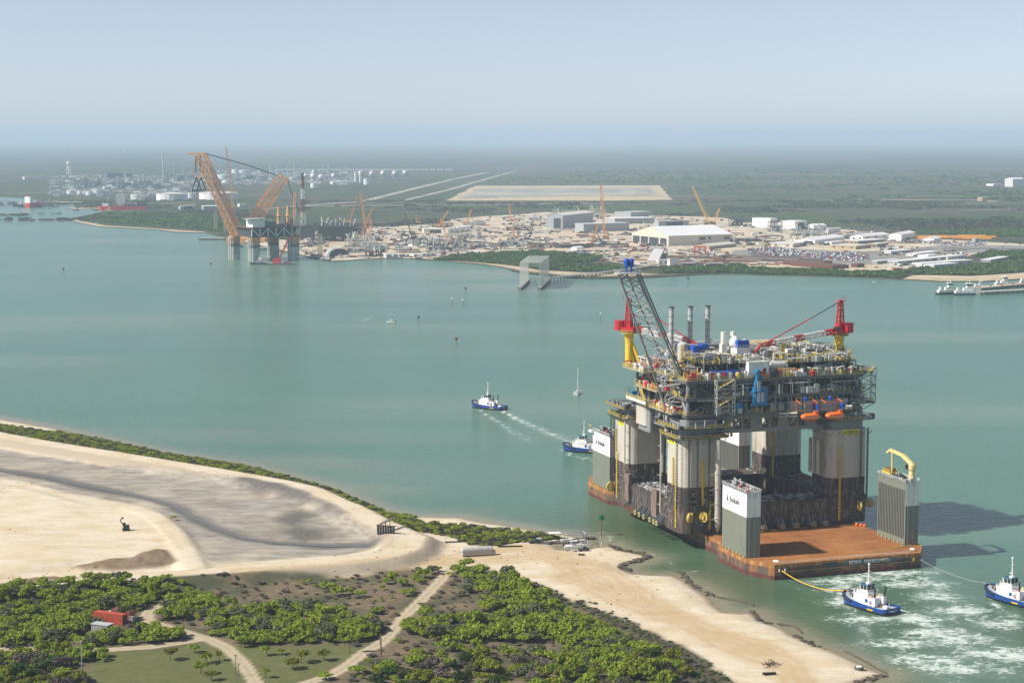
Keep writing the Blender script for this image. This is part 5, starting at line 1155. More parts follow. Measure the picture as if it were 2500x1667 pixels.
# silver tank on the sand
e=thing('silver_tank',shore(1164,1356),R(16),'silver ribbed horizontal tank trailer standing alone on the sand','tank'); MB().box(-6.2,6.2,-1.4,1.4,.5,2.6).obj('skirt',mat('skirt_grey',(.42,.38,.35),.6),e); MB().hcyl((-6,0,2.5),(6,0,2.5),1.25,14).obj('vessel',lsteel,e); MB().box(6.2,7.6,-1.1,1.1,.4,1.9).obj('pump_box',MATS['skirt_grey'],e)
for k in range(11): MB().box(-5.9+k*1.18,-5.8+k*1.18,-1.46,-1.402,.5,2.6).obj('rib',lsteel,e)
for x in (-4.5,-3.2): MB().tube((x,-1.3,.45),(x,1.3,.45),.45,10).obj('wheel',black,e)
# culvert and footbridge in the dike
e=thing('culvert_gate',shore(943,1322,1),R(-18),'black steel culvert gate with plank walkway at the basin end','gate')
for k in range(7): MB().box(-4+k*1.15,-3.2+k*1.15,-.3,.3,-.6,3.3).obj('sheet_pile',black,e)
MB().box(-4.4,4.4,-.5,.5,3.3,3.5).obj('cap_beam',rusty,e); MB().beam((-3,.5,3.6),(-1.5,13,3.9),1.4,.2).rail([(-2.4,.5,3.6),(-.8,13,3.9)],1.1,2,.1).obj('plank_walkway',wood,e)
for y in (5,10): MB().beam((-2.3,y,0),(-2.3,y,3.5),.3).obj('walkway_post',wood,e)
# machine on the bowl of sand
e=thing('excavator',shore(308,1296,2.3),R(200),'small dark excavator alone on the pale sand bowl','excavator'); MB().box(-1.5,1.5,-1.3,-.7,0,.8).box(-1.5,1.5,.7,1.3,0,.8).obj('track',black,e); MB().box(-1.3,1.2,-1.1,1.1,.9,2.3).obj('body',dsteel,e); MB().box(.1,1.2,-1.1,-.1,2.3,3.3).obj('cab',glass,e); MB().beam((1,.3,2),(2.4,.3,4.6),.4).beam((2.4,.3,4.6),(1.6,.3,5.4),.35).obj('boom',dsteel,e); MB().box(1.0,1.9,0,.7,5.2,5.8).obj('bucket',dsteel,e)
# boat basin: breakwater, boats, lift
e=thing('barge_dock',shore(1358,1326,.2),R(19),'long low grey work boat moored against the dark breakwater','boat'); e.location.z=0; MB().prism([(-9,-1.3),(9,-1.5),(10.2,0),(9,1.5),(-9,1.3)],-.3,1.0).obj('hull',steel,e); MB().prism([(-9,-1.1),(8.8,-1.3),(9.8,0),(8.8,1.3),(-9,1.1)],1.0,1.06).obj('deck',lsteel,e); MB().box(2,7,-.9,.9,1.06,1.7).obj('hatch',offwhite,e); MB().box(-8.4,-6.6,-1,1,1.06,3.0).obj('wheelhouse',lsteel,e); MB().hcyl((-10.2,0,1.1),(-9.4,0,1.1),.7,8).obj('outboard',offwhite,e)
e=thing('boat_lift',shore(1405,1328,.2),R(15),'grey steel boat lift frame on posts in the small basin','boat lift'); e.location.z=0; m_=MB()
for x in (-4,4):
    for y in (-2.2,2.2): MB().beam((x,y,-1),(x,y,4.8),.28).obj('post',steel,e)
MB().beam((-4.5,-2.2,4.8),(4.5,-2.2,4.8),.35).beam((-4.5,2.2,4.8),(4.5,2.2,4.8),.35).beam((-4,-2.2,4.8),(-4,2.2,4.8),.25).beam((4,-2.2,4.8),(4,2.2,4.8),.25).obj('top_frame',lsteel,e)
def skiff(px,py,rz,L_,lab,z=0.0,mt=white):
    g=G(px,py,z); e=thing('skiff',(g.x,g.y,z),rz,lab,'boat','small skiffs'); w=L_*.16
    MB().prism([(-L_/2,-w*.8),(L_*.2,-w*.9),(L_/2,0),(L_*.2,w*.9),(-L_/2,w*.8)],0,.75,[(-L_/2,-w),(L_*.22,-w*1.15),(L_*.56,0),(L_*.22,w*1.15),(-L_/2,w)]).obj('hull',mt,e)
    MB().box(-L_*.1,L_*.12,-w*.5,w*.5,.75,1.7).obj('console',lsteel,e); MB().box(-L_*.55,-L_*.47,-.25,.25,.2,1.5).obj('outboard',black,e); MB().box(-L_*.2,L_*.2,-w*.8,w*.8,2.5,2.6).beam((-L_*.15,0,.75),(-L_*.15,0,2.5),.1).beam((L_*.15,0,.75),(L_*.15,0,2.5),.1).obj('canopy',offwhite,e)
skiff(1400,1335,R(12),8,'white skiff hanging in the grey boat lift',1.6); skiff(1421,1332,R(10),6.5,'white skiff just right of the boat lift',1.4)
skiff(955,787,R(160),9,'small motorboat speeding across the open bay')
for i,(px,py,h,lab) in enumerate(((1458,1336,6.5,'tall thin piling at the mouth of the boat basin'),(1468,1332,1.8,'short white piling right of the tall thin one'),(1434,1330,2.4,'white piling behind the skiffs'),(1326,1320,3.2,'short post beside the parked truck'))):
    g=shore(px,py,.3); MB().tube((0,0,-1.5),(0,0,h),.16,6).lathe(0,0,[(.2,h),(.05,h+.2)],6).obj('piling',wood if i in(0,3) else white,None,label=lab,cat='piling').location=(g.x,g.y,0 if i<3 else g.z)
def vehicle(e,mt,L_=5.0,pick=False):
    MB().prism(rrect(-L_/2,L_/2,-.95,.95,.3,2),.45,1.05).obj('body',mt,e); a,b_=((-.3,1.3) if pick else (-1.9,1.3)); MB().prism([(a,-.85),(b_+.5,-.85),(b_+.5,.85),(a,.85)],1.05,1.75,[(a+.25,-.72),(b_-.2,-.72),(b_-.2,.72),(a+.25,.72)]).obj('cabin',glass,e); MB().box(a+.3,b_-.25,-.7,.7,1.75,1.8).obj('roof',mt,e)
    for x in (-L_*.31,L_*.31):
        for s in (-.88,.88): MB().tube((x,s-.12,.4),(x,s+.12,.4),.4,10).obj('wheel',black,e)
e=thing('pickup_truck',shore(1306,1326),R(20),'dark pickup truck parked on the sand by the basin','truck'); vehicle(e,mat('truck_dark',(.03,.03,.035),.35),5.4,True)
e=thing('pickup_truck',shore(1425,1345),R(10),'dark utility truck parked beside the boat lift','truck'); vehicle(e,MATS['truck_dark'],4.6,True)
e=thing('boat_trailer',shore(1407,1345),R(10),'grey flat trailer in front of the boat lift','trailer'); MB().box(-2.4,2.4,-1,1,.6,.75).obj('bed',lsteel,e); MB().beam((2.4,0,.6),(3.8,0,.5),.15).obj('tongue',steel,e); MB().rail([(-2.4,-1,.75),(2.4,-1,.75)],.9,1.2,.08).rail([(-2.4,1,.75),(2.4,1,.75)],.9,1.2,.08).obj('side_rail',lsteel,e)
for s in (-1,1): MB().tube((-.4,s-.1,.35),(-.4,s+.1,.35),.34,10).obj('wheel',black,e)
e=thing('dock_canopy',shore(1354,1317,.6),R(12),'white flat sunshade roof on posts beside the breakwater','canopy'); MB().box(-2.6,2.6,-1.8,1.8,2.4,2.55).obj('roof',white,e)
for x in (-2.3,2.3):
    for s in (-1.5,1.5): MB().beam((x,s,-.2),(x,s,2.4),.12).obj('post',steel,e)
# breakwater stones and jetty blocks: rough boulders
def boulder_me(seed,mt):
    r=random.Random(seed); bm=bmesh.new(); bmesh.ops.create_icosphere(bm,subdivisions=1,radius=1.0)
    for v in bm.verts: v.co*=r.uniform(.65,1.15); v.co.z*=.75
    me=bpy.data.meshes.new('boulder'); bm.to_mesh(me); bm.free(); me.materials.append(mt); return me
rock=mat('dark_rock',(.075,.06,.045),.9,var=.4,scale=.8,wear=(.2,.16,.11),wear_amt=.3,streak=False,rnd=.3); ROCKS=[boulder_me(k,rock) for k in range(6)]
LINES=[([(1487,1330),(1510,1342),(1545,1349),(1585,1358),(1562,1368),(1530,1375),(1515,1382),(1525,1392),(1540,1396)],'dark boulder of the hooked stone breakwater by the sandy point',130,1.1),
       ([(1645,1394),(1662,1397),(1678,1408),(1682,1420),(1705,1434),(1730,1446),(1760,1460)],'dark boulder of the broken stone line along the beach',70,.9),
       ([(1838,1488),(1840,1502),(1856,1514),(1880,1522),(1930,1529)],'dark boulder beside the fenced shallow pool',40,.8),([(1945,1549),(1958,1562),(1985,1575),(2010,1582)],'dark boulder low on the beach near the tug',36,.8),([(2088,1668),(2130,1655),(2165,1647)],'dark boulder at the tip of the sand spit',34,.9)]
r=random.Random(3)
for line,lab,n,s in LINES:
    P=[G(x,y,.1) for x,y in line]; Ls=[(b_-a).length for a,b_ in zip(P[:-1],P[1:])]; tot=sum(Ls)
    for k in range(n):
        t=r.random()*tot
        for a,b_,l in zip(P[:-1],P[1:],Ls):
            if t<=l: break
            t-=l
        p=a.lerp(b_,min(1,t/l)); q=s*r.uniform(.5,1.25); o=ob('boulder',ROCKS[r.randrange(6)],None,(p.x+r.gauss(0,.7),p.y+r.gauss(0,1.1),max(near_z(p.x,p.y),-.1)+.1),r.random()*6.28,lab,'boulder','breakwater boulders'); o.scale=(q,q,q*.9)
# dark block breakwater at the basin
P0,P1=G(1338,1329,.2),G(1449,1315,.2)
for k in range(15):
    p=P0.lerp(P1,k/14); o=ob('breakwater_block',ROCKS[k%6],None,(p.x,p.y,.5),r.random()*6,'black rubbery block in the straight row walling the boat basin','breakwater','blocks of the straight basin breakwater'); o.scale=(1.5,1.4,1.7)
# piling fences in the shallows
def fence(pts,n,lab,h=1.0):
    P=[G(x,y,0) for x,y in pts]; c=P[0]; e=thing('piling_fence',(c.x,c.y,0),0,lab,'fence'); Ls=[(b_-a).length for a,b_ in zip(P[:-1],P[1:])]; tot=sum(Ls); rr_=random.Random(n)
    pm_=MB().tube((0,0,-1),(0,0,1),.16,5).mesh('post',wood); line=[]
    for k in range(n):
        t=tot*k/(n-1)
        for a,b_,l in zip(P[:-1],P[1:],Ls):
            if t<=l+1e-6: break
            t-=l
        p=a.lerp(b_,min(1,t/l))-c; o=ob('post',pm_,e,(p.x+rr_.uniform(-.1,.1),p.y,rr_.uniform(-.3,.2)+h-1)); line.append(Vector((p.x,p.y,h*.55)))
    m_=MB()
    for a,b_ in zip(line[:-1],line[1:]): m_.beam(a,b_,.12,.3)
    m_.obj('waling',wood,e)
fence([(1765,1462),(1800,1468),(1830,1474),(1839,1480)],22,'thin piling fence closing the shallow pool'); fence([(1905,1527),(1935,1530),(1950,1538),(1957,1546)],20,'row of wooden piles near the dark boulders'); fence([(2062,1590),(2100,1610),(2140,1632),(2164,1645)],44,'long rotten pile wall along the tip of the spit',.8)
# logs, driftwood, small junk
def log(px,py,rz,L_,rad,lab,mt=wood): 
    g=shore(px,py); m_=MB().tube((-L_/2,0,rad),(L_/2,0,rad*.9),rad,7,rad*.7).tube((L_*.2,0,rad),(L_*.28,.5,rad*2.6),rad*.4,5,.03); m_.obj('log',mt,None,label=lab,cat='log').location=g
    bpy.context.scene.objects[-1] if False else None
for a in ((1113,1323,R(8),9,.3,'long brown log on the sand below the dark turf'),(1246,1335,R(4),10,.35,'long log lying right of the dark turf'),(1420,1356,R(-8),2.6,.4,'short dark stump debris on the sand by the basin'),(1880,1648,R(12),3.8,.5,'short black pipe lying on the lower beach'),(1866,1647,0,1.2,.4,'tiny dark block left of the black pipe'),(1375,1463,R(5),5,.15,'thin driftwood stick at the upper sand edge')):
    g=shore(a[0],a[1]); m_=MB(); c_,s_=math.cos(a[2]),math.sin(a[2]); L_,rad=a[3],a[4]; m_.tube((-L_/2*c_,-L_/2*s_,rad),(L_/2*c_,L_/2*s_,rad),rad,7,rad*.75).tube((L_*.2*c_,L_*.2*s_,rad),(L_*.26*c_,L_*.26*s_+.4,rad*2.4),rad*.4,5,.03); m_.obj('log',black if 'black' in a[5] or 'dark' in a[5] else wood,None,label=a[5],cat='log').location=g
g=shore(1882,1622); m_=MB(); r=random.Random(8)
for k in range(46): a=r.random()*6.28; x,y=r.gauss(0,1.7),r.gauss(0,1.3); m_.tube((x,y,.1),(x+math.cos(a)*1.4,y+math.sin(a)*1.4,r.uniform(.1,1.1)),.08,5)
m_.obj('driftwood_pile',mat('dead_wood',(.1,.06,.045),.9),None,label='heap of reddish brown driftwood branches on the lower beach',cat='driftwood').location=g
e=thing('round_hatch',shore(2097,1633),0,'round white-lidded concrete drum at the tip of the spit','drum'); MB().lathe(0,0,[(1.5,-.3),(1.5,1.0)],14).obj('drum',mat('drum_dark',(.12,.1,.08),.9),e); MB().lathe(0,0,[(1.0,1.0),(1.0,1.15)],12).obj('lid',white,e)
# ------------------------------------------------------------------ boats
navy=mat('tug_blue',(.008,.06,.27),.35,var=.12,wear=(.02,.05,.12),wear_amt=.2); navyd=mat('tug_dark',(.012,.02,.05),.5); tugdeck=mat('tug_deck',(.42,.43,.42),.7)
def hull_loft(secs,name,mt,e,close=True):
    """secs: list of (x, [(y,z)...]) half sections from keel to sheer"""
    n=len(secs[0][1]); V=[];F=[]
    for x,pts in secs:
        for y,z in pts: V.append((x,-y,z))
        for y,z in reversed(pts): V.append((x,y,z))
    m_=2*n
    for i in range(len(secs)-1):
        for k in range(m_-1): F.append((i*m_+k,(i+1)*m_+k,(i+1)*m_+k+1,i*m_+k+1))
    F.append(tuple(range(m_-1,-1,-1))); F.append(tuple(range((len(secs)-1)*m_,len(secs)*m_)))
    b_=MB(); b_.add(V,F); return b_.obj(name,mt,e)
def tug(loc,rz,label):
    e=thing('tugboat',loc,rz,label,'tugboat','blue and white harbour tugs')
    st=[(-15,5.0,2.3),(-14,5.7,2.2),(-8,5.9,2.1),(0,5.9,2.4),(6,5.8,2.9),(10,5.2,3.5),(13,3.8,4.1),(14.8,2.0,4.5),(15.6,.5,4.7)]
    hull_loft([(x,[(w*.7,-1.2),(w*.92,.2),(w*.97,.75)]) for x,w,h in st],'lower_hull',navyd,e)
    hull_loft([(x,[(w*.97,.75),(w,1.2),(w,h)]) for x,w,h in st],'bulwark',navy,e)
    poly=[(x,-w+.35) for x,w,h in st[:-1]]+[(x,w-.35) for x,w,h in reversed(st[:-1])]; m_=MB()
    # sunk deck: slightly above the sheer aft, stepped forward
    V=[(x,-w*.9,h+.01) for x,w,h in st]+[(x,w*.9,h+.01) for x,w,h in st]; k=len(st); m_.add(V,[(i,i+1,k+i+1,k+i) for i in range(k-1)]); m_.obj('deck',tugdeck,e)
    cp=MB(); 
    for s in (-1,1):
        for (x,w,h),(x2,w2,h2) in zip(st[:-1],st[1:]): cp.beam((x,s*w,h+.35),(x2,s*w2,h2+.35),.28,.8)
    cp.beam((-15,-5,2.65),(-15,5,2.65),.3,.8); cp.obj('bulwark_rail',navy,e)
    f=MB()
    for (x,w,h),(x2,w2,h2) in zip(st[4:-1],st[5:]):
        for s in (-1,1): f.tube((x,s*(w+.2),h-.3),(x2,s*(w2+.2),h2-.3),.62,7)
    f.tube((15.6,-.7,4.4),(15.6,.7,4.4),.8,8); f.obj('bow_fender',black,e); s_=MB()
    for (x,w,h),(x2,w2,h2) in zip(st[:5],st[1:6]):
        for s in (-1,1): s_.beam((x,s*(w+.08),1.0),(x2,s*(w2+.08),1.0),.3,.45)
    s_.beam((-15.1,-5,1.0),(-15.1,5,1.0),.3,.45); s_.obj('side_fender',black,e)
    for s in (-1,1): MB().box(-8.4,-4.6,s*6.02-.06,s*6.02+.06,1.15,1.75).obj('side_marking',yellow,e)
    hs=MB().prism([(-5.5,-3.6),(4.5,-3.6),(8.2,-2.2),(8.2,2.2),(4.5,3.6),(-5.5,3.6)],2.4,5.6); hs.obj('deckhouse',white,e); MB().prism([(-2.0,-3.0),(3.8,-3.0),(6.5,-1.8),(6.5,1.8),(3.8,3.0),(-2.0,3.0)],5.6,7.4).obj('upper_house',white,e)
    MB().prism([(5.0,-3.7),(6.6,-3.1),(6.6,-2.9),(5.0,-3.5)],3,5.2).obj('house_cheek',white,e)
    for s in (-1,1): MB().box(-2.6,-1.0,s*3.64-.03,s*3.64+.03,3.4,5.0).obj('emblem_panel',navy,e); MB().box(-5.0,-3.6,s*3.63-.03,s*3.63+.03,2.9,4.7).obj('louvre_door',steel,e)
    for s in (-1,1): MB().box(-7.2,-5.0,s*2.7-.9,s*2.7+.9,2.4,6.2).obj('engine_casing',white,e); MB().tube((-6.4,s*2.9,6.2),(-7.0,s*3.4,10.6),.42,8,.34).obj('funnel',black,e)
    wh=[(-.8,-2.3),(3.2,-2.3),(4.6,-1.2),(4.6,1.2),(3.2,2.3),(-.8,2.3)]; big=[(x*1.1,y*1.12) for x,y in wh]
    w_=thing('wheelhouse',(0,0,0)); w_.parent=e; MB().prism(wh,7.4,8.4).obj('wheelhouse_wall',white,w_); MB().prism(wh,8.4,10.2,big).obj('window_band',glass,w_); m_=MB()
    for k in range(6):
        a,b_=wh[k],big[k]; m_.beam((a[0],a[1],8.4),(b_[0]*1.003,b_[1]*1.003,10.2),.26); a2,b2=wh[(k+1)%6],big[(k+1)%6]; m_.beam(((a[0]+a2[0])/2*1.01,(a[1]+a2[1])/2*1.01,8.4),((b_[0]+b2[0])/2*1.01,(b_[1]+b2[1])/2*1.01,10.2),.2)
    m_.obj('window_frame',white,w_); MB().prism(big,10.2,10.6,wh).obj('roof',mat('tug_roof',(.015,.09,.16),.5),w_)
    MB().rail([(-2,-3,7.4),(3.8,-3,7.4),(6.5,-1.8,7.4),(6.5,1.8,7.4),(3.8,3,7.4),(-2,3,7.4)],1.0,1.6,.1).rail([(-5.5,-3.6,5.6),(4.5,-3.6,5.6),(8.2,-2.2,5.6),(8.2,2.2,5.6),(4.5,3.6,5.6),(-5.5,3.6,5.6)],1.0,1.8,.1).obj('handrail',white,e)
    k_=MB().lathe(.6,0,[(.42,10.6),(.3,15.5),(.2,20.0)],8).beam((.6,-1.6,16.2),(.6,1.6,16.2),.16).beam((.6,-1.1,18.2),(.6,1.1,18.2),.14).beam((.0,-.8,13.0),(1.6,.8,13.0),.16).cbox(.6,0,19.2,.7,.7,.9).cbox(1.4,0,12.6,1.6,.4,.3).cbox(.6,0,10.6,2.2,1.6,.9); k_.obj('mast',white,e)
    MB().lathe(-.2,1.4,[(.4,10.6),(.5,11.2),(.2,11.6)],8).lathe(1.8,-1.3,[(.4,10.6),(.5,11.1),(.2,11.5)],8).obj('antenna_dome',white,e)
    MB().box(9.2,11.4,-1.5,1.5,3.5,5.0).obj('tow_winch',dsteel,e); MB().tube((9.6,-1.2,4.4),(9.6,1.2,4.4),.9,10).obj('winch_drum',orange,e); fr=MB()
    for s in (-1.6,1.6): fr.beam((8.4,s,3.2),(8.4,s,6.6),.2).beam((8.4,s,6.6),(10.6,s,3.6),.16)
    fr.beam((8.4,-1.6,6.6),(8.4,1.6,6.6),.2); fr.obj('tow_frame',white,e); MB().box(-12,-9.5,-.9,.9,2.2,3.2).obj('aft_hatch',white,e); MB().tube((-8.6,-.9,2.9),(-8.6,.9,2.9),.7,8).obj('aft_capstan',rusty,e)
    for s in (-1,1): MB().hcyl((-4.4,s*2.4,6.2),(-3.2,s*2.4,6.2),.45,8).obj('rescue_raft',red if s>0 else yellow2,e); MB().lathe(-7.9,s*4.8,[(.3,2.2),(.3,3.1),(.4,3.2)],8).obj('bollard',white,e)
    MB().box(-15.22,-15.16,-2.4,2.4,1.75,2.0).box(-15.22,-15.16,-1.2,1.2,1.35,1.55).obj('name_strip',white,e,kind='stuff')
    return e
tg=tug((0,0,0),0,'x'); tg.scale=(.78,.78,.82)
def place_tug(px,py,rz,label,first=False):
    g=G(px,py)
    if first: tg.location=(g.x,g.y,0); tg.rotation_euler=(0,0,rz); tg['label']=label; return tg
    return copy_tree(tg,(g.x,g.y,0),rz,label)
tA=place_tug(2122,1484,R(123),'blue tug closest to the ship stern, holding a yellow tow line',True)
tB=place_tug(2472,1468,R(123),'blue tug cut by the right edge of the picture')
tC=place_tug(1193,997,R(146),'blue tug sailing alone in open water with a wake')
tD=place_tug(1428,1102,R(160),'blue tug half hidden behind the far left casing tower')
def rope(p,q,sag,mt,lab,r_=.16,nm='tow_line',mid=None):
    p=Vector(p);q=Vector(q); P=[]
    for k in range(25): f=k/24; c=p.lerp(q,f); c.z-=sag*4*f*(1-f); P.append(c)
    o=MB().path([x-p for x in P],r_,5).obj(nm,mt,None,label=lab,cat='rope'); o.location=p
def ship_pt(x,y,z): return Vector((SHIPO.x,SHIPO.y,0))+SV*x+SU*y+Vector((0,0,z))
bowA=tA.matrix_basis@Vector((13.5,0,5.4)); rope(ship_pt(8.6,-13.6,3.6),bowA,2.6,mat('rope_yellow',(.85,.5,.03),.7),'yellow tow line from the ship stern to the nearest tug',.17)
bowB=tB.matrix_basis@Vector((13.5,0,5.4)); rope(ship_pt(68.6,-13.6,3.6),bowB,1.6,mat('rope_pale',(.5,.48,.4),.7),'thin pale tow line from the stern corner to the tug at the right edge',.06)
# sailing yacht
g=G(1410,962); e=thing('sailboat',(g.x,g.y,0),R(75),'white sailing yacht with bare tall mast beyond the left column','sailboat'); MB().prism([(-5.5,-1.3),(1,-1.7),(6,0),(1,1.7),(-5.5,1.3)],-.3,1.5,[(-5.8,-1.5),(1,-2.0),(6.8,0),(1,2.0),(-5.8,1.5)]).obj('hull',white,e); MB().prism([(-2,-1),(2,-1),(3,0),(2,1),(-2,1)],1.5,2.3).obj('cabin',offwhite,e); MB().tube((.8,0,1.5),(.8,0,17.5),.17,6).obj('mast',white,e); MB().tube((.8,0,2.9),(-4.5,0,2.8),.22,6).obj('boom',white,e); MB().box(-4.6,-2.4,-1.0,1.0,1.5,1.7).obj('cockpit',dsteel,e); MB().path([(.8,0,17.4),(6.4,0,1.6)],.04).path([(.8,0,17.4),(-5.6,0,1.6)],.04).obj('stay',lsteel,e)
# channel marks
def mark(px,py,h,mt,lab,board=True):
    g=G(px,py); e=thing('channel_marker',(g.x,g.y,0),0,lab,'channel marker','channel markers on the water'); MB().tube((0,0,-2),(0,0,h),.28,7).obj('pile',wood,e)
    MB().box(-1.1,1.1,-.25,-.1,h-2.2,h).box(-.1,.1,-1.1,1.1,h-2.2,h).obj('dayboard',mt,e) if board else MB().lathe(0,0,[(.5,h-1),(.6,h),(.1,h+1)],8).obj('topmark',mt,e)
gm=mat('mark_green',(.02,.2,.1),.5)
mark(1468,1307,9,gm,'green day board channel marker beside the ship hull')
for i,(px,py,c_,lab) in enumerate(((155,665,dsteel,'dark channel marker far left on the open bay'),(515,652,dsteel,'dark channel marker left of the old rusty platform'),(1137,714,dsteel,'dark marker left of the portal jetty'),(1103,741,white,'pale marker left of the pair near mid bay'),(1130,745,white,'pale marker in the middle of the bay below the jetty'),(1022,786,gm,'green marker right of the speeding motorboat'),(1114,840,red,'red marker alone in the middle of the bay'),(1466,780,white,'white marker just left of the red crane'),(1680,688,dsteel,'dark marker off the far thicket shore'),(2132,700,white,'white marker off the far right beach'))):
    mark(px,py,5.5,c_,lab,i not in(3,4,7,9))
# ------------------------------------------------------------------ far shore: land sheets
LZ=.6
FBT={}
def fb1(x,y,s,seed):
    key=(s,seed)
    if key not in FBT: a=np.arange(512)*s/6.0; X,Y=np.meshgrid(a,a); FBT[key]=fbm(X,Y,s,seed)
    return FBT[key][int(y*6/s)%512,int(x*6/s)%512]
def at_depth(px,py,Y):
    k=(H0/2-py)/FPX; z=CZ+Y*(k*CP-SP)/(CP+k*SP); d=Y*CP-(z-CZ)*SP
    return Vector(((px-W0/2)/FPX*d,Y,z))
def sheet(name,poly,z,mt,label,kind='structure',jit=0.0,seed=0):
    r=random.Random(seed); P=[]
    n=len(poly)
    for i in range(n):
        a,b_=Vector((*poly[i],0)),Vector((*poly[(i+1)%n],0)); L_=(b_-a).length; k=max(1,min(14,int(L_/25))) if jit else 1
        for j in range(k):
            c=a.lerp(b_,j/k)
            if jit and j: c=c+Vector((r.gauss(0,jit),r.gauss(0,jit),0))
            P.append((c.x,c.y))
    m_=MB(); m_.add([(x,y,z) for x,y in P],[tuple(range(len(P)))]); me=m_.mesh(name,mt)
    if me.polygons[0].normal.z<0: me.flip_normals()
    return ob(name,me,kind=kind,label=label)
FARSHORE=[(-900,470),(-100,478),(0,480),(60,484),(114,491),(150,492),(200,500),(163,508),(185,511),(230,509),(262,514),(240,519),(215,524),(190,530),(167,535),(172,538),(185,541),(240,553),(300,556),(380,560),(430,566),(500,568),(530,575),(560,582),(588,590),(640,602),(686,614),(736,623),(767,632),(803,638),(849,636),(930,631),(985,631),(1026,634),(1060,635),(1120,638),(1180,645),(1240,655),(1270,662),(1330,668),(1375,673),(1440,676),(1530,676),(1620,672),(1700,670),(1780,668),(1860,671),(1960,673),(2060,676),(2150,679),(2200,682),(2300,687),(2400,687),(2500,681),(2600,672),(3300,640)]
def groundmat(name,cols,scales,stretch=(1,1,1)):
    m,N,L=newmat(name); b=N['Principled BSDF']; b.inputs['Roughness'].default_value=.95; b.inputs['Specular IOR Level'].default_value=.05
    tc=N.new('ShaderNodeTexCoord'); mp=N.new('ShaderNodeMapping'); L.new(tc.outputs['Object'],mp.inputs[0]); mp.inputs['Scale'].default_value=stretch
    c=cols[0]
    for k,(cc,s,a,b2) in enumerate(zip(cols[1:],scales,(.42,.5,.55,.55),(.58,.62,.68,.62))):
        n=noise_node(N,L,mp.outputs[0] if k%2==0 else tc.outputs['Object'],s,7,.65); c=mixc(N,L,ramp(N,L,n.outputs[0],a,b2).outputs[0],c,cc)
    L.new(c,b.inputs['Base Color']); return m
farveg=groundmat('far_scrubland',[(.052,.070,.030),(.092,.082,.056),(.036,.058,.022),(.14,.12,.085)],[.0022,.009,.02],(1,.5,1))
farfield=groundmat('far_fields',[(.042,.058,.032),(.10,.086,.066),(.055,.07,.036)],[.0007,.003],(1,.25,1))
yardm=groundmat('yard_sand',[(.56,.47,.345),(.46,.37,.26),(.63,.56,.45),(.27,.22,.17)],[.012,.03,.05])
beachm=groundmat('far_beach',[(.50,.40,.27),(.40,.32,.21),(.58,.49,.36)],[.02,.05])
greenm=groundmat('green_belt',[(.042,.075,.024),(.07,.088,.036),(.095,.085,.052)],[.006,.02])
mudm=groundmat('basin_mud',[(.36,.34,.29),(.25,.24,.21),(.46,.41,.32)],[.003,.01],(.3,1,1))
asph=mat('asphalt_grey',(.24,.23,.21),.9,var=.15,scale=.02)
marsh=groundmat('marsh_edge',[(.10,.085,.06),(.06,.06,.04),(.16,.13,.09)],[.03,.06])
base=GP(FARSHORE,LZ)+[(70000,20000),(70000,74000),(-70000,74000),(-70000,20000)]
m_=MB(); n=len(base); m_.add([(x,y,LZ) for x,y in base]+[(x,y,-1.1) for x,y in base],[tuple(range(n))]+[(i,n+i,n+(i+1)%n,(i+1)%n) for i in range(n-5)]); me=m_.mesh('ground',farveg)
if me.polygons[0].normal.z<0: me.polygons[0].flip()
ob('ground',me,kind='structure',label='flat scrub plain reaching to the horizon')
sheet('fields',[(-66000,9300),(66000,9300),(66000,73500),(-66000,73500)],LZ+1.0,farfield,'hazy flat fields out to the horizon')
YARD=[(690,612),(640,600),(588,588),(600,578),(700,586),(750,566),(840,556),(960,553),(1060,547),(1100,536),(1180,528),(1260,524),(1330,518),(1480,521),(1600,526),(1760,531),(1800,538),(1880,552),(1990,552),(2060,560),(2140,568),(2200,575),(2260,582),(2400,590),(2520,597),(2620,606),(2620,617),(2500,613),(2420,611),(2370,622),(2300,648),(2240,654),(2170,660),(2080,661),(1990,654),(1860,652),(1800,650),(1740,656),(1660,652),(1590,650),(1500,640),(1420,626),(1340,622),(1240,620),(1180,622),(1110,628),(1060,633),(985,630),(930,630),(849,635),(803,637),(767,631),(736,622)]
sheet('yard_ground',GP(YARD,LZ+.3),LZ+.3,yardm,'pale sandy ground of the fabrication yard',jit=2,seed=1)
sheet('car_park',GP([(1790,612),(1900,604),(2030,612),(2130,618),(2300,598),(2500,600),(2620,604),(2620,612),(2480,610),(2250,625),(2150,645),(2000,643),(1900,636),(1780,628)],LZ+.5),LZ+.5,asph,'grey gravel car park before the white buildings')
sheet('beach',GP([(2205,681),(2230,672),(2290,672),(2370,674),(2440,670),(2500,666),(2620,655),(2620,669),(2500,680),(2400,686),(2300,686)],LZ+.3),LZ+.3,beachm,'tan beach under the far right thicket',jit=2,seed=3)
sheet('beach',GP([(1090,637),(1180,641),(1260,650),(1320,660),(1400,664),(1480,668),(1560,666),(1620,670),(1560,675),(1440,675),(1375,672),(1330,667),(1270,661),(1240,654),(1180,644)],LZ+.3),LZ+.3,beachm,'thin tan beach behind the portal jetty',jit=1.5,seed=4)
sheet('marsh',GP([(1230,654),(1270,660),(1330,666),(1375,671),(1440,674),(1600,670),(1720,668),(1640,673),(1540,678),(1440,679),(1375,676),(1330,671),(1270,664)],LZ+.4),LZ+.4,marsh,'dark marsh margin at the water edge',jit=2,seed=5)
sheet('beach',GP([(163,508),(185,505),(250,503),(300,510),(262,514),(230,509),(185,511)],LZ+.3),LZ+.3,beachm,'sand spit beside the long red ship')
sheet('beach',GP([(167,535),(180,533),(200,540),(260,551),(330,555),(420,561),(500,566),(500,568),(430,566),(380,560),(300,556),(240,553),(185,541),(172,538)],LZ+.3),LZ+.3,beachm,'rubble shore of the green point')
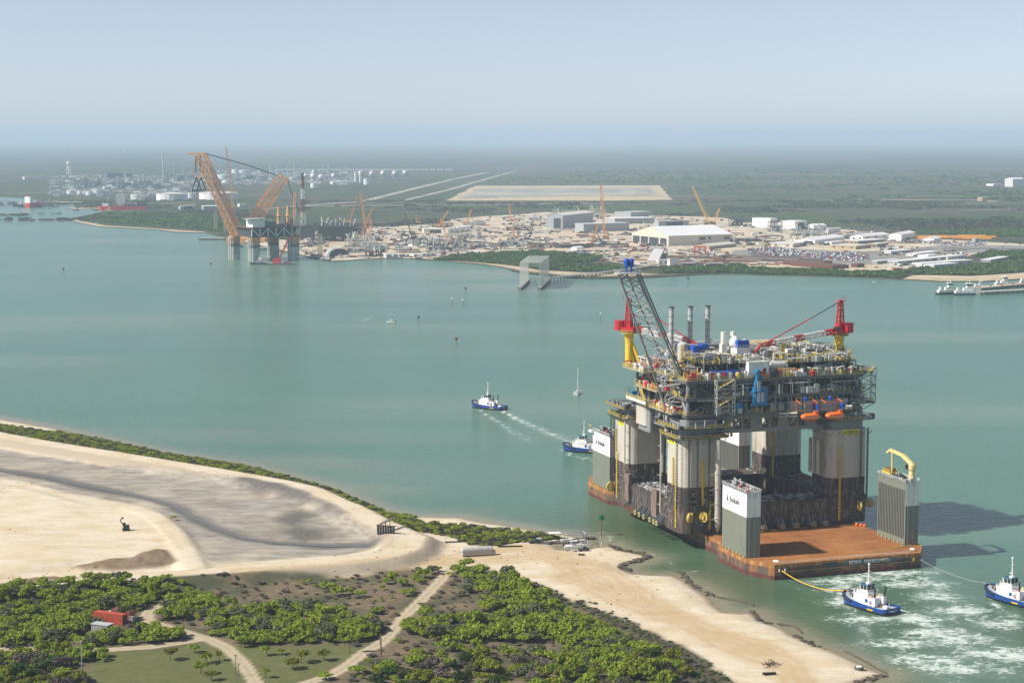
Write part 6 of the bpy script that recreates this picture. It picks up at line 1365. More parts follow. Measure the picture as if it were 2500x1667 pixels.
sheet('green_point',GP([(185,534),(240,521),(330,517),(450,520),(600,528),(640,545),(590,572),(500,563),(400,557),(300,551),(220,542)],LZ+.2),LZ+.2,greenm,'low green scrub on the point left of the yard',jit=4,seed=6)
sheet('green_belt',GP([(700,545),(760,520),(900,510),(1100,505),(1300,512),(1600,522),(1800,528),(1900,545),(2050,552),(2300,560),(2600,550),(2600,520),(2200,530),(1900,515),(1600,503),(1300,502),(1000,498),(760,505)],LZ+.2),LZ+.2,greenm,'green scrub belt behind the yard',jit=8,seed=7)
sheet('spoil_basin',GP([(1088,490),(1160,454),(1610,453),(1642,488),(1500,490)],LZ+.4),LZ+.4,beachm,'pale bermed spoil basin behind the yard',jit=3,seed=8)
sheet('basin_floor',GP([(1120,485),(1175,459),(1590,458),(1608,480),(1400,478)],LZ+.7),LZ+.7,mudm,'grey wet floor of the spoil basin',jit=6,seed=9)
for i,(pts,w,lab) in enumerate((([(640,512),(760,502),(890,492),(1010,462),(1100,440),(1190,422)],12,'pale straight road running from the yard to the horizon'),([(990,490),(1090,466),(1180,440),(1260,418)],9,'thin pale service road beside the straight road'),([(0,474),(160,470),(420,470),(650,478)],12,'pale road along the tank farm'),([(700,505),(900,503),(1200,501),(1500,498)],14,'pale dirt road behind the green belt'),([(1985,491),(2200,489),(2400,489),(2430,494)],16,'pale runway strip right of the yard'),([(2340,516),(2420,513),(2500,514),(2700,515)],9,'thin pale road at the far right'),([(2000,620),(2150,616),(2300,606),(2500,608),(2700,612)],14,'grey road through the car parks'))):
    m_=MB(); ribbon(m_,GP(pts,LZ),w*2.2,LZ+1.15); me=m_.mesh('road',asph if 'grey' in lab else mudm)
    if me.polygons[0].normal.z<0: me.flip_normals()
    ob('road',me,kind='structure',label=lab)
r=random.Random(4)
for i in range(64):
    py=r.choice([358,361,365,372,380,388,396,404,412,428,446,480,498]); px=r.uniform(-50,2500); g=G(px,py); L_=r.uniform(150,900)*(420/py); m_=MB(); m_.cbox(g.x,g.y,LZ+.9 if py>425 else LZ+1.3,L_,r.uniform(8,26)*(450/py)**2,.1,r.uniform(-.15,.15)); m_.obj('bare_ground',beachm if r.random()<.6 else mudm,None,kind='structure',label='bare pale patch on the far plain')
# ------------------------------------------------------------------ far buildings
def ffit(C,Rt,leftpx):
    p=G(*C,LZ+.3); q=G(*Rt,LZ+.3); d=(q-p); d.z=0; L_=d.length; d/=L_; n=Vector((-d.y,d.x,0))
    if n.y<0: n=-n
    w=20.0
    for t in np.arange(4,260,1.0):
        s=p+n*t; px=W0/2+FPX*s.x/(s.y*CP-(s.z-CZ)*SP)
        w=t
        if px<=leftpx: break
    return p,d,n,L_,w
BLD=[]
def bld(C,Rt,leftpx,hpx,label,mt=cream,roof='flat',roofm=None,door=None,windows=0,cat='building',name='warehouse',maxw=None,rise=None,group=None):
    p,d,n,L_,w=ffit(C,Rt,leftpx); w=min(w,maxw or 1e9); h=hpx/PXM(p); e=thing(name,(p.x,p.y,LZ+.3),math.atan2(d.y,d.x),label,cat,group); BLD.append((p,e))
    w=max(w,5); roofm=roofm or white
    if roof=='flat':
        MB().box(0,L_,0,w,0,h).obj('wall',mt,e); MB().box(-.4,L_+.4,-.4,w+.4,h,h+.5).obj('roof',roofm,e)
    else:
        rs=rise or min(w*.12,h*.5); hh=h
        m_=MB(); m_.add([(0,0,0),(L_,0,0),(L_,w,0),(0,w,0),(0,0,hh),(L_,0,hh),(L_,w,hh),(0,w,hh),(0,w/2,hh+rs),(L_,w/2,hh+rs)],[(0,1,5,4),(1,2,6,9,5),(2,3,7,6),(3,0,4,8,7)]); m_.obj('wall',mt,e)
        m_=MB(); o=.6; m_.add([(-o,-o,hh-.1),(L_+o,-o,hh-.1),(L_+o,w/2,hh+rs+.25),(-o,w/2,hh+rs+.25),(-o,w+o,hh-.1),(L_+o,w+o,hh-.1)],[(0,1,2,3),(3,2,5,4)]); m_.obj('roof',roofm,e)
    if door=='front': MB().box(L_*.25,L_*.8,-.3,-.05,.1,h*.8).obj('door',dsteel,e)
    if door=='side':
        MB().box(-.3,-.05,w*.12,w*.55,.1,h*.78).obj('door',dsteel,e)
    if door=='sides':
        for a,b_ in ((.05,.22),(.26,.52),(.55,.75),(.78,.97)): MB().box(-.3,-.05,w*a,w*b_,.1,h*.72).obj('door',dsteel,e)
    if windows:
        for k in range(windows): x=L_*(k+.5)/windows; MB().box(x-L_*.16/windows,x+L_*.16/windows,-.2,-.02,h*.4,h*.7).obj('window',glass,e)
        nn=max(2,windows//2)
        for k in range(nn): y=w*(k+.5)/nn; MB().box(-.2,-.02,y-w*.14/nn,y+w*.14/nn,h*.4,h*.7).obj('window',glass,e)
    return e
tan=mat('tan_brick',(.42,.31,.19),.7,var=.1); tand=mat('brown_brick',(.3,.22,.15),.7,var=.1)
bld((1373.5,558.3),(1448,549.5),1335.4,32,'tallest assembly hall with a dark blue end door',greycl,'gable',offwhite,'side')
bld((1424.9,566.4),(1536.3,562.7),1404,19,'long grey hall in front of the tallest assembly hall',greycl,'flat',offwhite)
bld((1501,547),(1598,545),1474,13,'long hall behind the slender orange crane',greycl,'flat',white)
bld((1540,531),(1593,528),1500,12,'rearmost grey hall with a flat pale roof',greycl,'flat',lsteel)
e=bld((1632,600.3),(1788.5,595.5),1543,24.5,'widest white-roofed hangar with open bays on its left end',cream,'gable',white,'sides',rise=12)
for a,b_,c_ in ((.36,.44,offwhite),(.475,.565,cont2),(.62,.65,dsteel),(.86,.94,cont2)):
    L_=(G(1788.5,595.5)-G(1632,600.3)).length; MB().box(L_*a,L_*b_,-.35,-.05,7.5,12).obj('wall_banner',c_,e)
MB().box(L_*.95,L_*1.0-1,-.35,-.05,.1,8).obj('door',dsteel,e)
bld((1608,554),(1681.7,552),1598,13.6,'grey open-fronted warehouse behind the widest hangar',greycl,'flat',lsteel,'front')
bld((1731,609),(1798,602),1693,8,'low tan shed in front of the widest hangar',tan,'gable',cream)
bld((1940.6,560.6),(1969.5,557.7),1899.4,19,'white hall with a big dark front doorway',white,'flat',white,'front')
bld((1880.6,556),(1896.5,555),1837,22,'tall white hall left of the one with the dark doorway',white,'flat',white)
bld((1987.6,559),(2017,558),1972,9,'pair-roofed white shed behind the dark module',white,'gable',white)
bld((2022,568.5),(2052,566),2018,10,'rounded white fabric shed right of the dark module',white,'gable',offwhite)
bld((1989.7,596.7),(2061,587),1942.7,10,'broad white shed behind the parked cars',white,'gable',white,'side')
bld((1936,604.7),(1964,600),1882,9,'long cream low store left of the broad white shed',cream,'flat',offwhite,windows=4)
bld((2061,582),(2112,576.5),2048,8,'grey-roofed shed behind the broad white shed',greycl,'gable',lsteel)
bld((2106.8,588),(2169.7,582),2075.7,11,'white shed with long grey side wall',white,'gable',white,windows=3)
bld((2030,597.5),(2064,594.6),2015,6,'small white annex beside the tan offices',white,'flat',white)
bld((2095,596.7),(2164,592.4),2065,8,'upper tan office block with brown side',tand,'flat',white,windows=6,name='office_building')
bld((2089.5,609),(2125.6,605.4),2027,8,'lower tan office block facing the car park',tan,'flat',cream,windows=6,name='office_building')
bld((2140.8,605.4),(2169,601.8),2119,9,'small tan office with a dark end wall',tand,'flat',cream,windows=4,name='office_building')
bld((2200.5,587.4),(2235,581.3),2171,15,'two-storey white gabled building left of the orange pipes',white,'gable',white)
bld((2280,591.3),(2297.7,589),2255,9,'white gabled shed in front of the orange pipes',white,'gable',white)
bld((2381,592.8),(2391.8,592),2374,10,'small grey box office right of the orange pipes',greycl,'flat',lsteel)
for i,(C,Rt,lf,h,lab,mt) in enumerate((((2175,619.6),(2225,615),2154,5,'rearmost long white trailer block',white),((2236,626),(2292,619),2212,5.5,'second trailer block from the back',white),((2266,630),(2291,628),2242,6,'short trailer with a bright flat roof',white),((2313,634),(2359.7,630),2291,7,'white trailer block at the right end of its row',white),((2141.5,645),(2196.6,639.5),2129,7,'trailer block nearest the rust-red stacks',greycl),((2191,646.8),(2310,635),2167.5,8,'longest trailer block with many windows',greycl),((2250,651),(2375.7,641.8),2226.5,7,'front long trailer block beside the thicket',white),((2280,652.5),(2339,647.6),2255.6,5,'lowest white trailer half behind the thicket',white),((2417.8,641),(2463,632.6),2395.6,6,'grey trailer standing alone at the thicket edge',greycl),((942.7,629),(957.7,628),938,8,'first white portable cabin on the quay',white),((959.7,628.6),(974,627.8),956,7,'middle white portable cabin on the quay',white),((974.5,628.2),(989,627),972,7,'third white portable cabin on the quay',white),((1030,627.5),(1062,625),1024,8,'larger white quay cabin near the thicket',white))):
    bld(C,Rt,lf,h,lab,mt,'flat',white,windows=6 if i<9 else 3,name='trailer_block' if i<9 else 'portable_cabin',maxw=60,cat='cabin',group='white trailers and cabins')
bld((2472.6,456.5),(2500,456),2453,19,'large pale hangar at the right edge near the horizon',offwhite,'gable',white); bld((2425,454.5),(2451,454),2408,5,'low white annex left of the far right hangar',white,'flat',white)
bld((2398,491.4),(2414.6,490.8),2386,9,'isolated tan box building by the runway strip',tan,'flat',cream)
bld((1634.8,650),(1656.5,649.3),1630,18,'tall white shore house at the trestle head',white,'flat',lsteel,name='shore_house'); bld((1608,649),(1630,648.6),1602,14,'white shore house with dark balconies',white,'flat',offwhite,windows=2,name='shore_house'); bld((1580,648),(1606,648.2),1572,11,'low cream shore shed left of the balcony house',cream,'flat',offwhite,name='shore_house')
bld((1670,649),(1698,648.6),1664,5.5,'dark open shelter right of the tall shore house',dsteel,'flat',lsteel,name='open_shelter'); bld((1731,649.5),(1761,649),1726,5.5,'second dark open shelter further right',dsteel,'flat',lsteel,name='open_shelter')
bld((1035,570),(1094,569.6),1030,10,'tan workshop with a square dark doorway',cream,'flat',offwhite,'front'); bld((1096,571),(1146,564),1078,12,'tan workshop with a bright gable roof',cream,'gable',white)
bld((60,439),(103,438.5),55,7,'pale flat building alone near the water tower',cream,'flat',cream); bld((440,511),(478,509),436,8,'white shed with arched roof at the red ship berth',offwhite,'gable',white,'front'); bld((497,513),(535,512.6),492,9,'long grey shed behind the huge crane boom',greycl,'flat',white); bld((585,505),(602,504.6),580,7,'small white house right of the crane boom',white,'flat',white); bld((712,440),(752,439.6),706,6,'low white refinery block by the crane mast',offwhite,'flat',white); bld((813,451),(870,450.6),806,7,'low white refinery block beside the silos',offwhite,'flat',white)
bld((262,435),(300,434.5),255,12,'dark blue process shed in the refinery',mat('shed_blue',(.06,.11,.17),.6),'flat',MATS['shed_blue']); bld((308,436),(324,435.6),304,12,'second dark blue process shed',MATS['shed_blue'],'flat',MATS['shed_blue'])
bld((1408,611),(1424,610),1394,6.5,'little white tent-roofed hut at the yard edge',white,'gable',white)
# rust-red steel stacks and coloured boxes
for C,Rt,lf,h,lab in (((1990,649),(2032,643),1912,7,'rearmost rust-red steel stack by the shore'),((2033,657),(2073,654.5),1928,9,'largest rust-red steel stack by the shore'),((2092,653.5),(2111,652),2077,9,'small rust-red stack on its own')):
    p,d,n,L_,w=ffit(C,Rt,lf); hh=h/PXM(p); e=thing('steel_stack',(p.x,p.y,LZ+.3),math.atan2(d.y,d.x),lab,'steel stack','rust-red steel stacks'); k=6
    for j in range(k): MB().box(.4*(j%2),L_-.4*(j%2),0,w,hh*j/k+.02,hh*(j+.86)/k).obj('plate_layer',rusty if j%2 else cont2,e)
for px0,px1,py,h,mt,lab in ((1695,1711,637.7,5,mat('box_yellow',(.7,.52,.18),.6),'left yellow container on the rail yard'),(1712,1729,637.7,4.5,MATS['box_yellow'],'right yellow container on the rail yard'),(1468,1490,636,4.5,cont2,'maroon container behind the shore thicket'),(1458,1480,625,5,yellow,'yellow cabin behind the shore thicket'),(2180,2205,659,5,cont1,'red container at the right car park'),(1845,1864,645,4,white,'left white tank car by the rust stacks'),(1866,1882,645,4,white,'right white tank car by the rust stacks'),(1830,1850,648,3.5,cont1,'red flatbed at the shore behind the thicket'),(1562,1573,645,4,mat('box_teal',(.2,.4,.4),.6),'pale teal container left of the shore houses')):
    p=G(px0,py,LZ+.3); q=G(px1,py,LZ+.3); L_=q.x-p.x; hh=h/PXM(p); e=thing('yard_container',(p.x,p.y,LZ+.3),0,lab,'container'); MB().box(0,L_,0,5,.3,hh).obj('body',mt,e); MB().box(-.1,L_+.1,-.1,5.1,hh,hh+.25).obj('roof',offwhite,e); MB().box(L_*.4,L_*.6,-.1,-.02,.4,hh*.8).obj('door',dsteel,e)
# ------------------------------------------------------------------ crawler cranes
def fcrane(base,tip,label,mt=corange,w=3.2,lat=True):
    b_=G(*base,LZ+.3); t=at_depth(tip[0],tip[1],b_.y); e=thing('crawler_crane',(b_.x,b_.y,LZ+.3),0,label,'crane','cranes of the fabrication yard'); t=t-Vector((b_.x,b_.y,LZ+.3)); s=1 if t.x>0 else -1
    MB().box(-5,5,-4,-2.4,0,1.6).box(-5,5,2.4,4,0,1.6).obj('crawler_track',black,e); MB().box(-6*s if s>0 else -3,3 if s>0 else 6,-2.4,2.4,1.7,4.6).obj('machine_house',mt,e); p=Vector((1.5*s,0,3))
    m_=MB()
    if lat: lattice(m_,p,t,w,w*.6,max(6,int((t-p).length/6)),.5)
    else: m_.beam(p,p.lerp(t,.5),1.7).beam(p.lerp(t,.45),t,1.1)
    m_.obj('boom',mt,e); MB().beam((-3*s,0,4.5),p.lerp(t,.25)+Vector((-6*s,0,3)),.5).beam(p.lerp(t,.25)+Vector((-6*s,0,3)),t,.3).obj('back_stay',dsteel if not lat else mt,e); MB().beam(t,t+Vector((0,0,-t.z*.3)),.3).cbox(t.x,t.y,t.z*.7-2,1.4,1.4,2.4).obj('hook_line',dsteel,e)
CR=[((896.5,575),(880,470),'tallest orange crane right of the dark module under construction',corange,4,1),((870.6,597),(909,509),'orange crane leaning right in front of the dark module',corange,3.4,1),((901,582),(906,534),'upright short red-orange crane beside the dark module',corange,3.4,1),((851.6,545),(871,484),'faint thin orange crane behind the dark module',corange,2.6,1),((1008,583),(987.6,516),'long black telescopic crane leaning left',dsteel,2,0),((1020,546),(1016,525),'small tan crane behind the yard workshops',corange,3,1),((1070.6,555),(1095,513),'orange crane behind the tan workshop leaning right',corange,3.4,1),((1137,549),(1151.7,510),'orange crane right of the bright gable workshop',corange,3.6,1),((1096.6,593),(1075,535),'thin orange crane leaning left over the pipe frames',corange,2.6,1),((1249.7,540),(1242.8,498),'orange lattice crane standing before the green belt',corange,3.4,1),((1258,582),(1252,552),'faint short pinkish crane mid yard',corange,2.6,1),((1288,587),(1304,545.8),'black telescopic crane leaning right mid yard',dsteel,2,0),((1275.7,600),(1242,569.5),'white and black mobile crane with boom low to the left',offwhite,1.8,0),((1121,604),(1134,570),'grey mobile crane leaning right among pipe frames',lsteel,1.8,0),((1076,604),(1073,574),'dark upright mobile crane among pipe frames',dsteel,1.6,0),((1478.4,581),(1466.6,448),'very tall slender orange crane in front of the halls',corange,4.2,1),((1441,600),(1461.5,547),'tan crane leaning right before the long grey hall',corange,3,1),((1472.5,598),(1449,554),'dark crane crossing the tan one',dsteel,2,0),((1416.8,548),(1427.8,526),'short orange crane against the tallest hall wall',corange,3,1),((1731,546),(1690.8,456),'long yellow-orange crane leaning left behind the widest hangar',mat('crane_yellow',(.8,.45,.06),.5),3.6,1),((1742,546),(1757,508.4),'yellow-orange crane leaning right beside the long one',MATS['crane_yellow'],3.4,1),((1798.6,543),(1789,526),'small dark crane on the grey module',dsteel,1.8,0),((570.5,508),(552,359),'tall thin orange crane rising behind the huge boom',corange,4.4,1),((723,590),(718.5,470),'orange upright crane right of the red and white derrick',corange,4.2,1)]
for b_,t,lab,mt,w,la in CR: fcrane(b_,t,lab,mt,w,bool(la))
# red portal gantry
g=G(1697,621,LZ); sc_=1/PXM(g); e=thing('gantry_crane',(g.x,g.y,LZ+.3),0,'red four-legged gantry crane over the rail tracks','crane'); L_=26*sc_; h=17*sc_
for x in (0,L_*.45,L_):
    for y in (0,9): MB().beam((x,y,0),(x,y,h),1.0).obj('leg',red,e)
MB().beam((0,0,h),(L_,0,h),1.2).beam((0,9,h),(L_,9,h),1.2).obj('top_girder',red,e); MB().box(L_*.2,L_*.8,2,7,h*.55,h*.8).obj('trolley',lsteel,e)
# huge twin-boom crane
YC=G(600,588).y; g0=G(606,590,LZ); e=thing('giant_crane',(g0.x,g0.y,0),0,'giant orange twin-boom crane with hanging black spreader frames','crane')
def D_(px,py,dy=0): v=at_depth(px,py,YC+dy); return v-Vector((g0.x,g0.y,0))
YC0=g0.y
for o_,tipx in ((0,480),(1,498)):
    m_=MB(); lattice(m_,D_(576+o_*14,580-o_*2,o_*14),D_(tipx,378-o_*3,o_*14),11,6.0,26,1.05); m_.obj('main_boom',corange,e)
m_=MB(); 
for f in (.12,.3,.5,.7,.9): a=D_(576,580).lerp(D_(480,378),f); b_=D_(590,578,14).lerp(D_(498,375,14),f); m_.beam(a,b_,1.2)
m_.obj('boom_tie',corange,e); MB().cbox(D_(489,374).x,7,D_(489,376).z-1,26,22,3).obj('boom_head',corange,e)
for k,(bx,tx) in enumerate(((609,679),(623,692),(638,702))): m_=MB(); lattice(m_,D_(bx,532+k,30),D_(tx,429+k*3,30),4.2,3.2,16,.8); m_.obj('back_mast',corange,e)
MB().beam(D_(677,428,30),D_(704,437,30),2.4).obj('mast_head',corange,e)
m_=MB(); 
for k,o_ in enumerate((0,5,12)): m_.beam(D_(501,374+k*1.2,o_),D_(600,401+k*1.2,o_+8),.55).beam(D_(600,401+k*1.2,o_+8),D_(677,428+k,20+o_),.55)
m_.obj('luffing_rope',dsteel,e); m_=MB(); m_.beam(D_(702,438,30),D_(708,460,30),1.4).beam(D_(708,460,30),D_(735,530,40),1.4).beam(D_(735,530,40),D_(752,561,45),1.4); m_.obj('back_stay',dsteel,e); p=D_(748,563,45); MB().box(p.x-12,p.x+14,p.y-6,p.y+6,0,p.z+4).obj('counterweight',dsteel,e); p=D_(596,580); MB().box(p.x-22,p.x+40,-14,36,0,p.z*.4+5).obj('crane_base',corange,e)
for x in (478,489): MB().beam(D_(x,380),D_(x,421),2.2).obj('hoist_rope',mat('rope_brown',(.13,.085,.07),.8),e)
MB().beam(D_(478,421),D_(478,432),1.6).beam(D_(491,421),D_(491,432),1.6).beam(D_(478,432),D_(491,432),1.8).obj('hook_beam',corange,e)
for a,l,rr_ in ((479,469,491),(491,480,502)): MB().beam(D_(a,433),D_(l,466),1.7).beam(D_(a,433),D_(rr_,464),1.7).beam(D_(l,466),D_(rr_,464),1.7).beam(D_(l,466),D_(l,472),.8).obj('spreader_frame',black,e)
# ------------------------------------------------------------------ old semi-submersible at the yard
orr=mat('rust_orange_column',(.45,.30,.18),.7,var=.2,scale=.08,wear=(.28,.1,.05),wear_amt=.5); wgrey=mat('weathered_white',(.46,.47,.45),.7,var=.15,scale=.06,wear=(.25,.22,.18),wear_amt=.4); navb=mat('dark_band',(.1,.13,.15),.7,var=.2)
gl=G(616,638.8); gr=G(712.5,635); dx=gr-gl; ang=math.atan2(dx.y,dx.x); e=thing('old_platform',(gl.x,gl.y,0),ang,'old rust-streaked semi-submersible platform moored off the yard','oil platform'); S_=dx.length; cw=23/PXM(gl); sgn=1
H1=ZAT(gl,580.6); bk=52.0
for x,y in ((0,0),(S_,0),(-6,bk),(S_-6,bk)):
    c_=thing('column',(0,0,0)); c_.parent=e; pr=rrect(x,x+cw,y,y+cw,3.0,4); MB().prism(pr,-2,H1*.55).obj('lower_shell',wgrey,c_); MB().prism(pr,H1*.55,H1*.68).obj('dark_band',navb,c_); MB().prism(pr,H1*.68,H1).obj('upper_shell',orr,c_); MB().prism(rrect(x-1,x+cw+1,y-1,y+cw+1,3.4,4),H1*.92,H1*.96).rail([(x-1,y-1,H1*.96),(x+cw+1,y-1,H1*.96)],1.2,3,.25).obj('top_walkway',corange,c_); MB().tube((x-1.2,y+3,0),(x-1.2,y+3,H1),.7,7).tube((x-1.2,y+9,0),(x-1.2,y+9,H1),.7,7).obj('mooring_pipe',offwhite,c_)
MB().box(-1,S_+cw+1,-1,cw+bk,H1,H1+1.2).obj('lower_deck',rusty,e); HD=H1+12.5; MB().box(-2,S_+cw+1,-1,cw+bk,HD,HD+1.2).obj('upper_deck',rusty,e)
mb=MB()
for k in range(7): x=k*(S_+cw)/6; mb.beam((x,0,H1),(x,0,HD),1.2)
for k in range(6):
    a,b_=k*(S_+cw)/6,(k+1)*(S_+cw)/6; mb.beam((a,0,H1) if k%2 else (a,0,HD),(b_,0,HD) if k%2 else (b_,0,H1),1.0)
mb.obj('truss_brace',offwhite,e); MB().box(2,S_+cw-3,5,bk,H1+1.2,HD).obj('machinery_space',dsteel,e)
MB().box(2,20,1,22,HD+1.2,HD+11).obj('quarters',white,e); MB().prism(rrect(-6,21,-3,20,6,4),HD+12.5,HD+13.2).obj('helideck',lsteel,e); MB().box(20,38,3,30,HD+1.2,HD+9).obj('engine_block',mat('green_house',(.09,.14,.14),.6),e)
pack('deck_clutter',20,S_+cw-4,2,40,HD+1.2,HD+12,130,[dsteel,steel,lsteel,rusty],e,'bbvpc',900)
for x in (44,58): MB().lathe(x,8,[(2.2,HD+1),(2.2,HD+14),(3.6,HD+15),(3.6,HD+16),(2.4,HD+16.5),(1.6,HD+26),(.6,HD+30)],10).obj('crane_pedestal',corange,e)
for k in range(6): MB().tube((66+k*1.9,4,HD),(66+k*1.9,4,HD+17-(3 if k>3 else 0)),.65,7).obj('exhaust_pipe',offwhite,e)
dm=thing('derrick',(0,0,0)); dm.parent=e; dtop=ZAT(gl+Vector((0,10,0)),424); dxp=84.0
for a,b_,mm in ((0,.25,offwhite),(.25,.5,cont2),(.5,.7,offwhite),(.7,.88,cont2),(.88,1,dsteel)):
    m_=MB(); z0=HD+2; w=lambda f:6-4*f; lattice(m_,(dxp,14,z0+(dtop-z0)*a),(dxp,14,z0+(dtop-z0)*b_),w(a),w(b_),4,.34,Vector((0,1,0))); m_.obj('derrick_section',mm,dm)
# crane barge in front
g=G(650,645.5); e=thing('crane_barge',(g.x,g.y,0),R(-3),'flat crane barge with a small red crane before the old platform','barge'); MB().box(0,38,-4,6,-.5,1.7).obj('hull',dsteel,e); MB().box(.2,37.8,-3.8,5.8,1.7,1.78).obj('deck',concrete,e); MB().box(9,19,-2,4,1.8,8).obj('crane_house',red,e); m_=MB(); lattice(m_,(17,1,6),(31,1,36),2.0,1.2,9,.4); m_.obj('boom',red,e); MB().beam((10,1,8),(7,1,20),.6).beam((10,1,8),(6,1,14),.5).obj('a_frame',dsteel,e); MB().box(24,33,-2,3,1.8,4).obj('deck_crate',rusty,e)
g=G(634,645.3); e=thing('work_tug',(g.x,g.y,0),R(-3),'small dark blue work tug beside the crane barge','tugboat'); MB().prism([(-12,-3),(8,-3),(12,0),(8,3),(-12,3)],-.4,2.0).obj('hull',navyd,e); MB().box(-4,4,-2.2,2.2,2,6).obj('deckhouse',steel,e); MB().box(-1,3,-1.8,1.8,6,9).obj('wheelhouse',offwhite,e); MB().tube((0,0,9),(0,0,13),.3,6).obj('mast',white,e)
for px,py,w,lab in ((520,585,44,'pale flat barge moored left of the giant crane'),(655,609,30,'flat pale barge between the columns of the old platform')):
    g=G(px,py); e=thing('flat_barge',(g.x,g.y,0),R(-8),lab,'barge'); MB().box(-w/2,w/2,-8,8,-.5,2.4).obj('hull',dsteel,e); MB().box(-w/2+.3,w/2-.3,-7.7,7.7,2.4,2.5).obj('deck',concrete,e)
e=thing('quay',G(767,632),0,'dark sheet-pile quay corner beside the arched hut','quay'); p=G(803,638.5)-G(767,632); MB().prism([(0,0),(p.x,p.y),(p.x,p.y+30),(0,30)],-1,2.6).obj('wall',dsteel,e); MB().prism([(.5,.5),(p.x-.5,p.y+.5),(p.x-.5,p.y+30),(.5,30)],2.6,2.8).obj('cap',concrete,e)
g=G(828,626,LZ); e=thing('arched_hut',(g.x,g.y,LZ+.3),R(15),'grey arched quonset hut on the quay','hut'); m_=MB(); prof=[(15*math.sin(a)*1.0,11*math.cos(a)) for a in np.linspace(-math.pi/2,math.pi/2,13)]; V=[(x,0,z) for x,z in prof]+[(x,30,z) for x,z in prof]; m_.add(V,[(k,13+k,14+k,k+1) for k in range(12)]); m_.obj('shell',lsteel,e); m_=MB(); m_.add([(x*.98,.2,z*.98) for x,z in prof],[tuple(range(13))]); m_.obj('end_wall',dsteel,e)
# ------------------------------------------------------------------ modules and pipe frames in the yard
def frame_thing(px0,px1,py,hpx,depth,label,mt=steel,name='steel_frame',fill=.5,tubes=0,seed=0):
    p=G(px0,py,LZ+.3); q=G(px1,py,LZ+.3); L_=(q-p).length; h=hpx/PXM(p); e=thing(name,(p.x,p.y,LZ+.3),0,label,'steel structure'); r=random.Random(seed); m_=MB(); nx=max(3,int(L_/9)); nz=max(1,int(h/6))
    for y in (0,depth/2,depth):
        for k in range(nx+1): x=L_*k/nx; m_.beam((x,y,0),(x,y,h),.8)
        for j in range(nz+1): z=h*j/nz; m_.beam((0,y,max(z,.4)),(L_,y,max(z,.4)),.7)
        for k in range(nx):
            if r.random()<.5: m_.beam((L_*k/nx,y,0),(L_*(k+1)/nx,y,h/nz),.5)
    m_.obj('frame',mt,e)
    if fill:
        b_=MB()
        for k in range(int(nx*nz*3*fill)): x=r.uniform(2,L_-2); y=r.uniform(1,depth-1); z=h*r.randrange(nz)/nz+.5; b_.cbox(x,y,z,r.uniform(1.5,6),r.uniform(1.5,5),r.uniform(1,h/nz*.9))
        b_.obj('equipment',dsteel if r.random()<.6 else lsteel,e,kind='stuff')
    if tubes:
        b_=MB()
        for k in range(tubes): x=r.uniform(0,L_); b_.tube((x,r.uniform(0,depth),h*.6),(x+r.uniform(-5,5),r.uniform(0,depth),h+r.uniform(5,12)),.8,6)
        b_.obj('upright_tube',lsteel,e)
    return e
e=frame_thing(774,858,590,38,60,'largest dark platform deck under construction in the yard',dsteel,'deck_module',.8,16,1); L_=(G(858,590)-G(774,590)).length; MB().box(2,L_,1,58,8,24).obj('plating',dsteel,e); MB().box(L_*.95,L_*1.35,10,50,10,22).obj('side_plating',dsteel,e)
frame_thing(750,790,597,22,30,'open dark post frame left of the big dark deck',dsteel,'deck_module',.2,0,2)
for i,a in enumerate(((842,914,603,18,40,'dense grey pipe cluster before the dark deck',lsteel,.8,22),(828,941,617,9,50,'long low grey pipe rack near the quay',steel,.9,0),(892,930,627,12,26,'brown scaffold frame on the quay',rusty,.5,6),(990,1042,597,12,40,'dark grid module in the middle yard',dsteel,.9,0),(1040,1121,613,22,60,'wide grey pipe module left of the mid-yard gap',steel,1.0,6),(1123,1198,607,12,40,'lower grey pipe rack right of the wide module',steel,.8,0),(1095,1165,577,17,36,'tall open grey frame below the gabled workshop',lsteel,.15,4),(1216,1279,601,10,40,'pipe rack behind the shore thicket',steel,.9,0),(1288,1346,606,8,36,'purple-brown pipe rack right of the mid-yard',rusty,.8,0),(1355,1440,606,6,30,'dark stack of plates before the long hall',dsteel,.9,0),(1402,1478,603,5,26,'dark hull section on blocks in the yard',dsteel,1.0,0),(1484,1535,603,6,26,'brown hull section with a blue bow',rusty,1.0,0),(1880,1911,566,24,30,'scaffolded dark grey module beside the white halls',dsteel,.9,0),(1941,2022,575,14,34,'long dark blue module before the white sheds',mat('module_blue',(.11,.14,.17),.6),1.0,8),(1785,1826,552,15,40,'dark grey module block with small crane',dsteel,.9,0),(1795,1860,590,5,40,'low dark steel stacks right of the widest hangar',dsteel,1.0,0),(1350,1420,528,12,50,'pale scaffold units behind the tallest hall',mat('scaffold_tan',(.4,.36,.27),.7),.5,4),(1440,1480,526,15,40,'second pale scaffold unit behind the halls',MATS['scaffold_tan'],.5,4),(1055,1105,555,8,40,'orange-brown pipe frames behind the tan workshops',rusty,.6,0),(1150,1185,551,5,30,'white low frames by the short orange crane',lsteel,.8,0),(1236,1300,563,6,36,'pinkish pipe rack left of the tallest hall',rusty,.6,0),(1300,1340,570,5,30,'row of white units left of the long hall',offwhite,1.0,0))):
    frame_thing(a[0],a[1],a[2],a[3],a[4],a[5],a[6],'pipe_module',a[7],a[8],20+i)
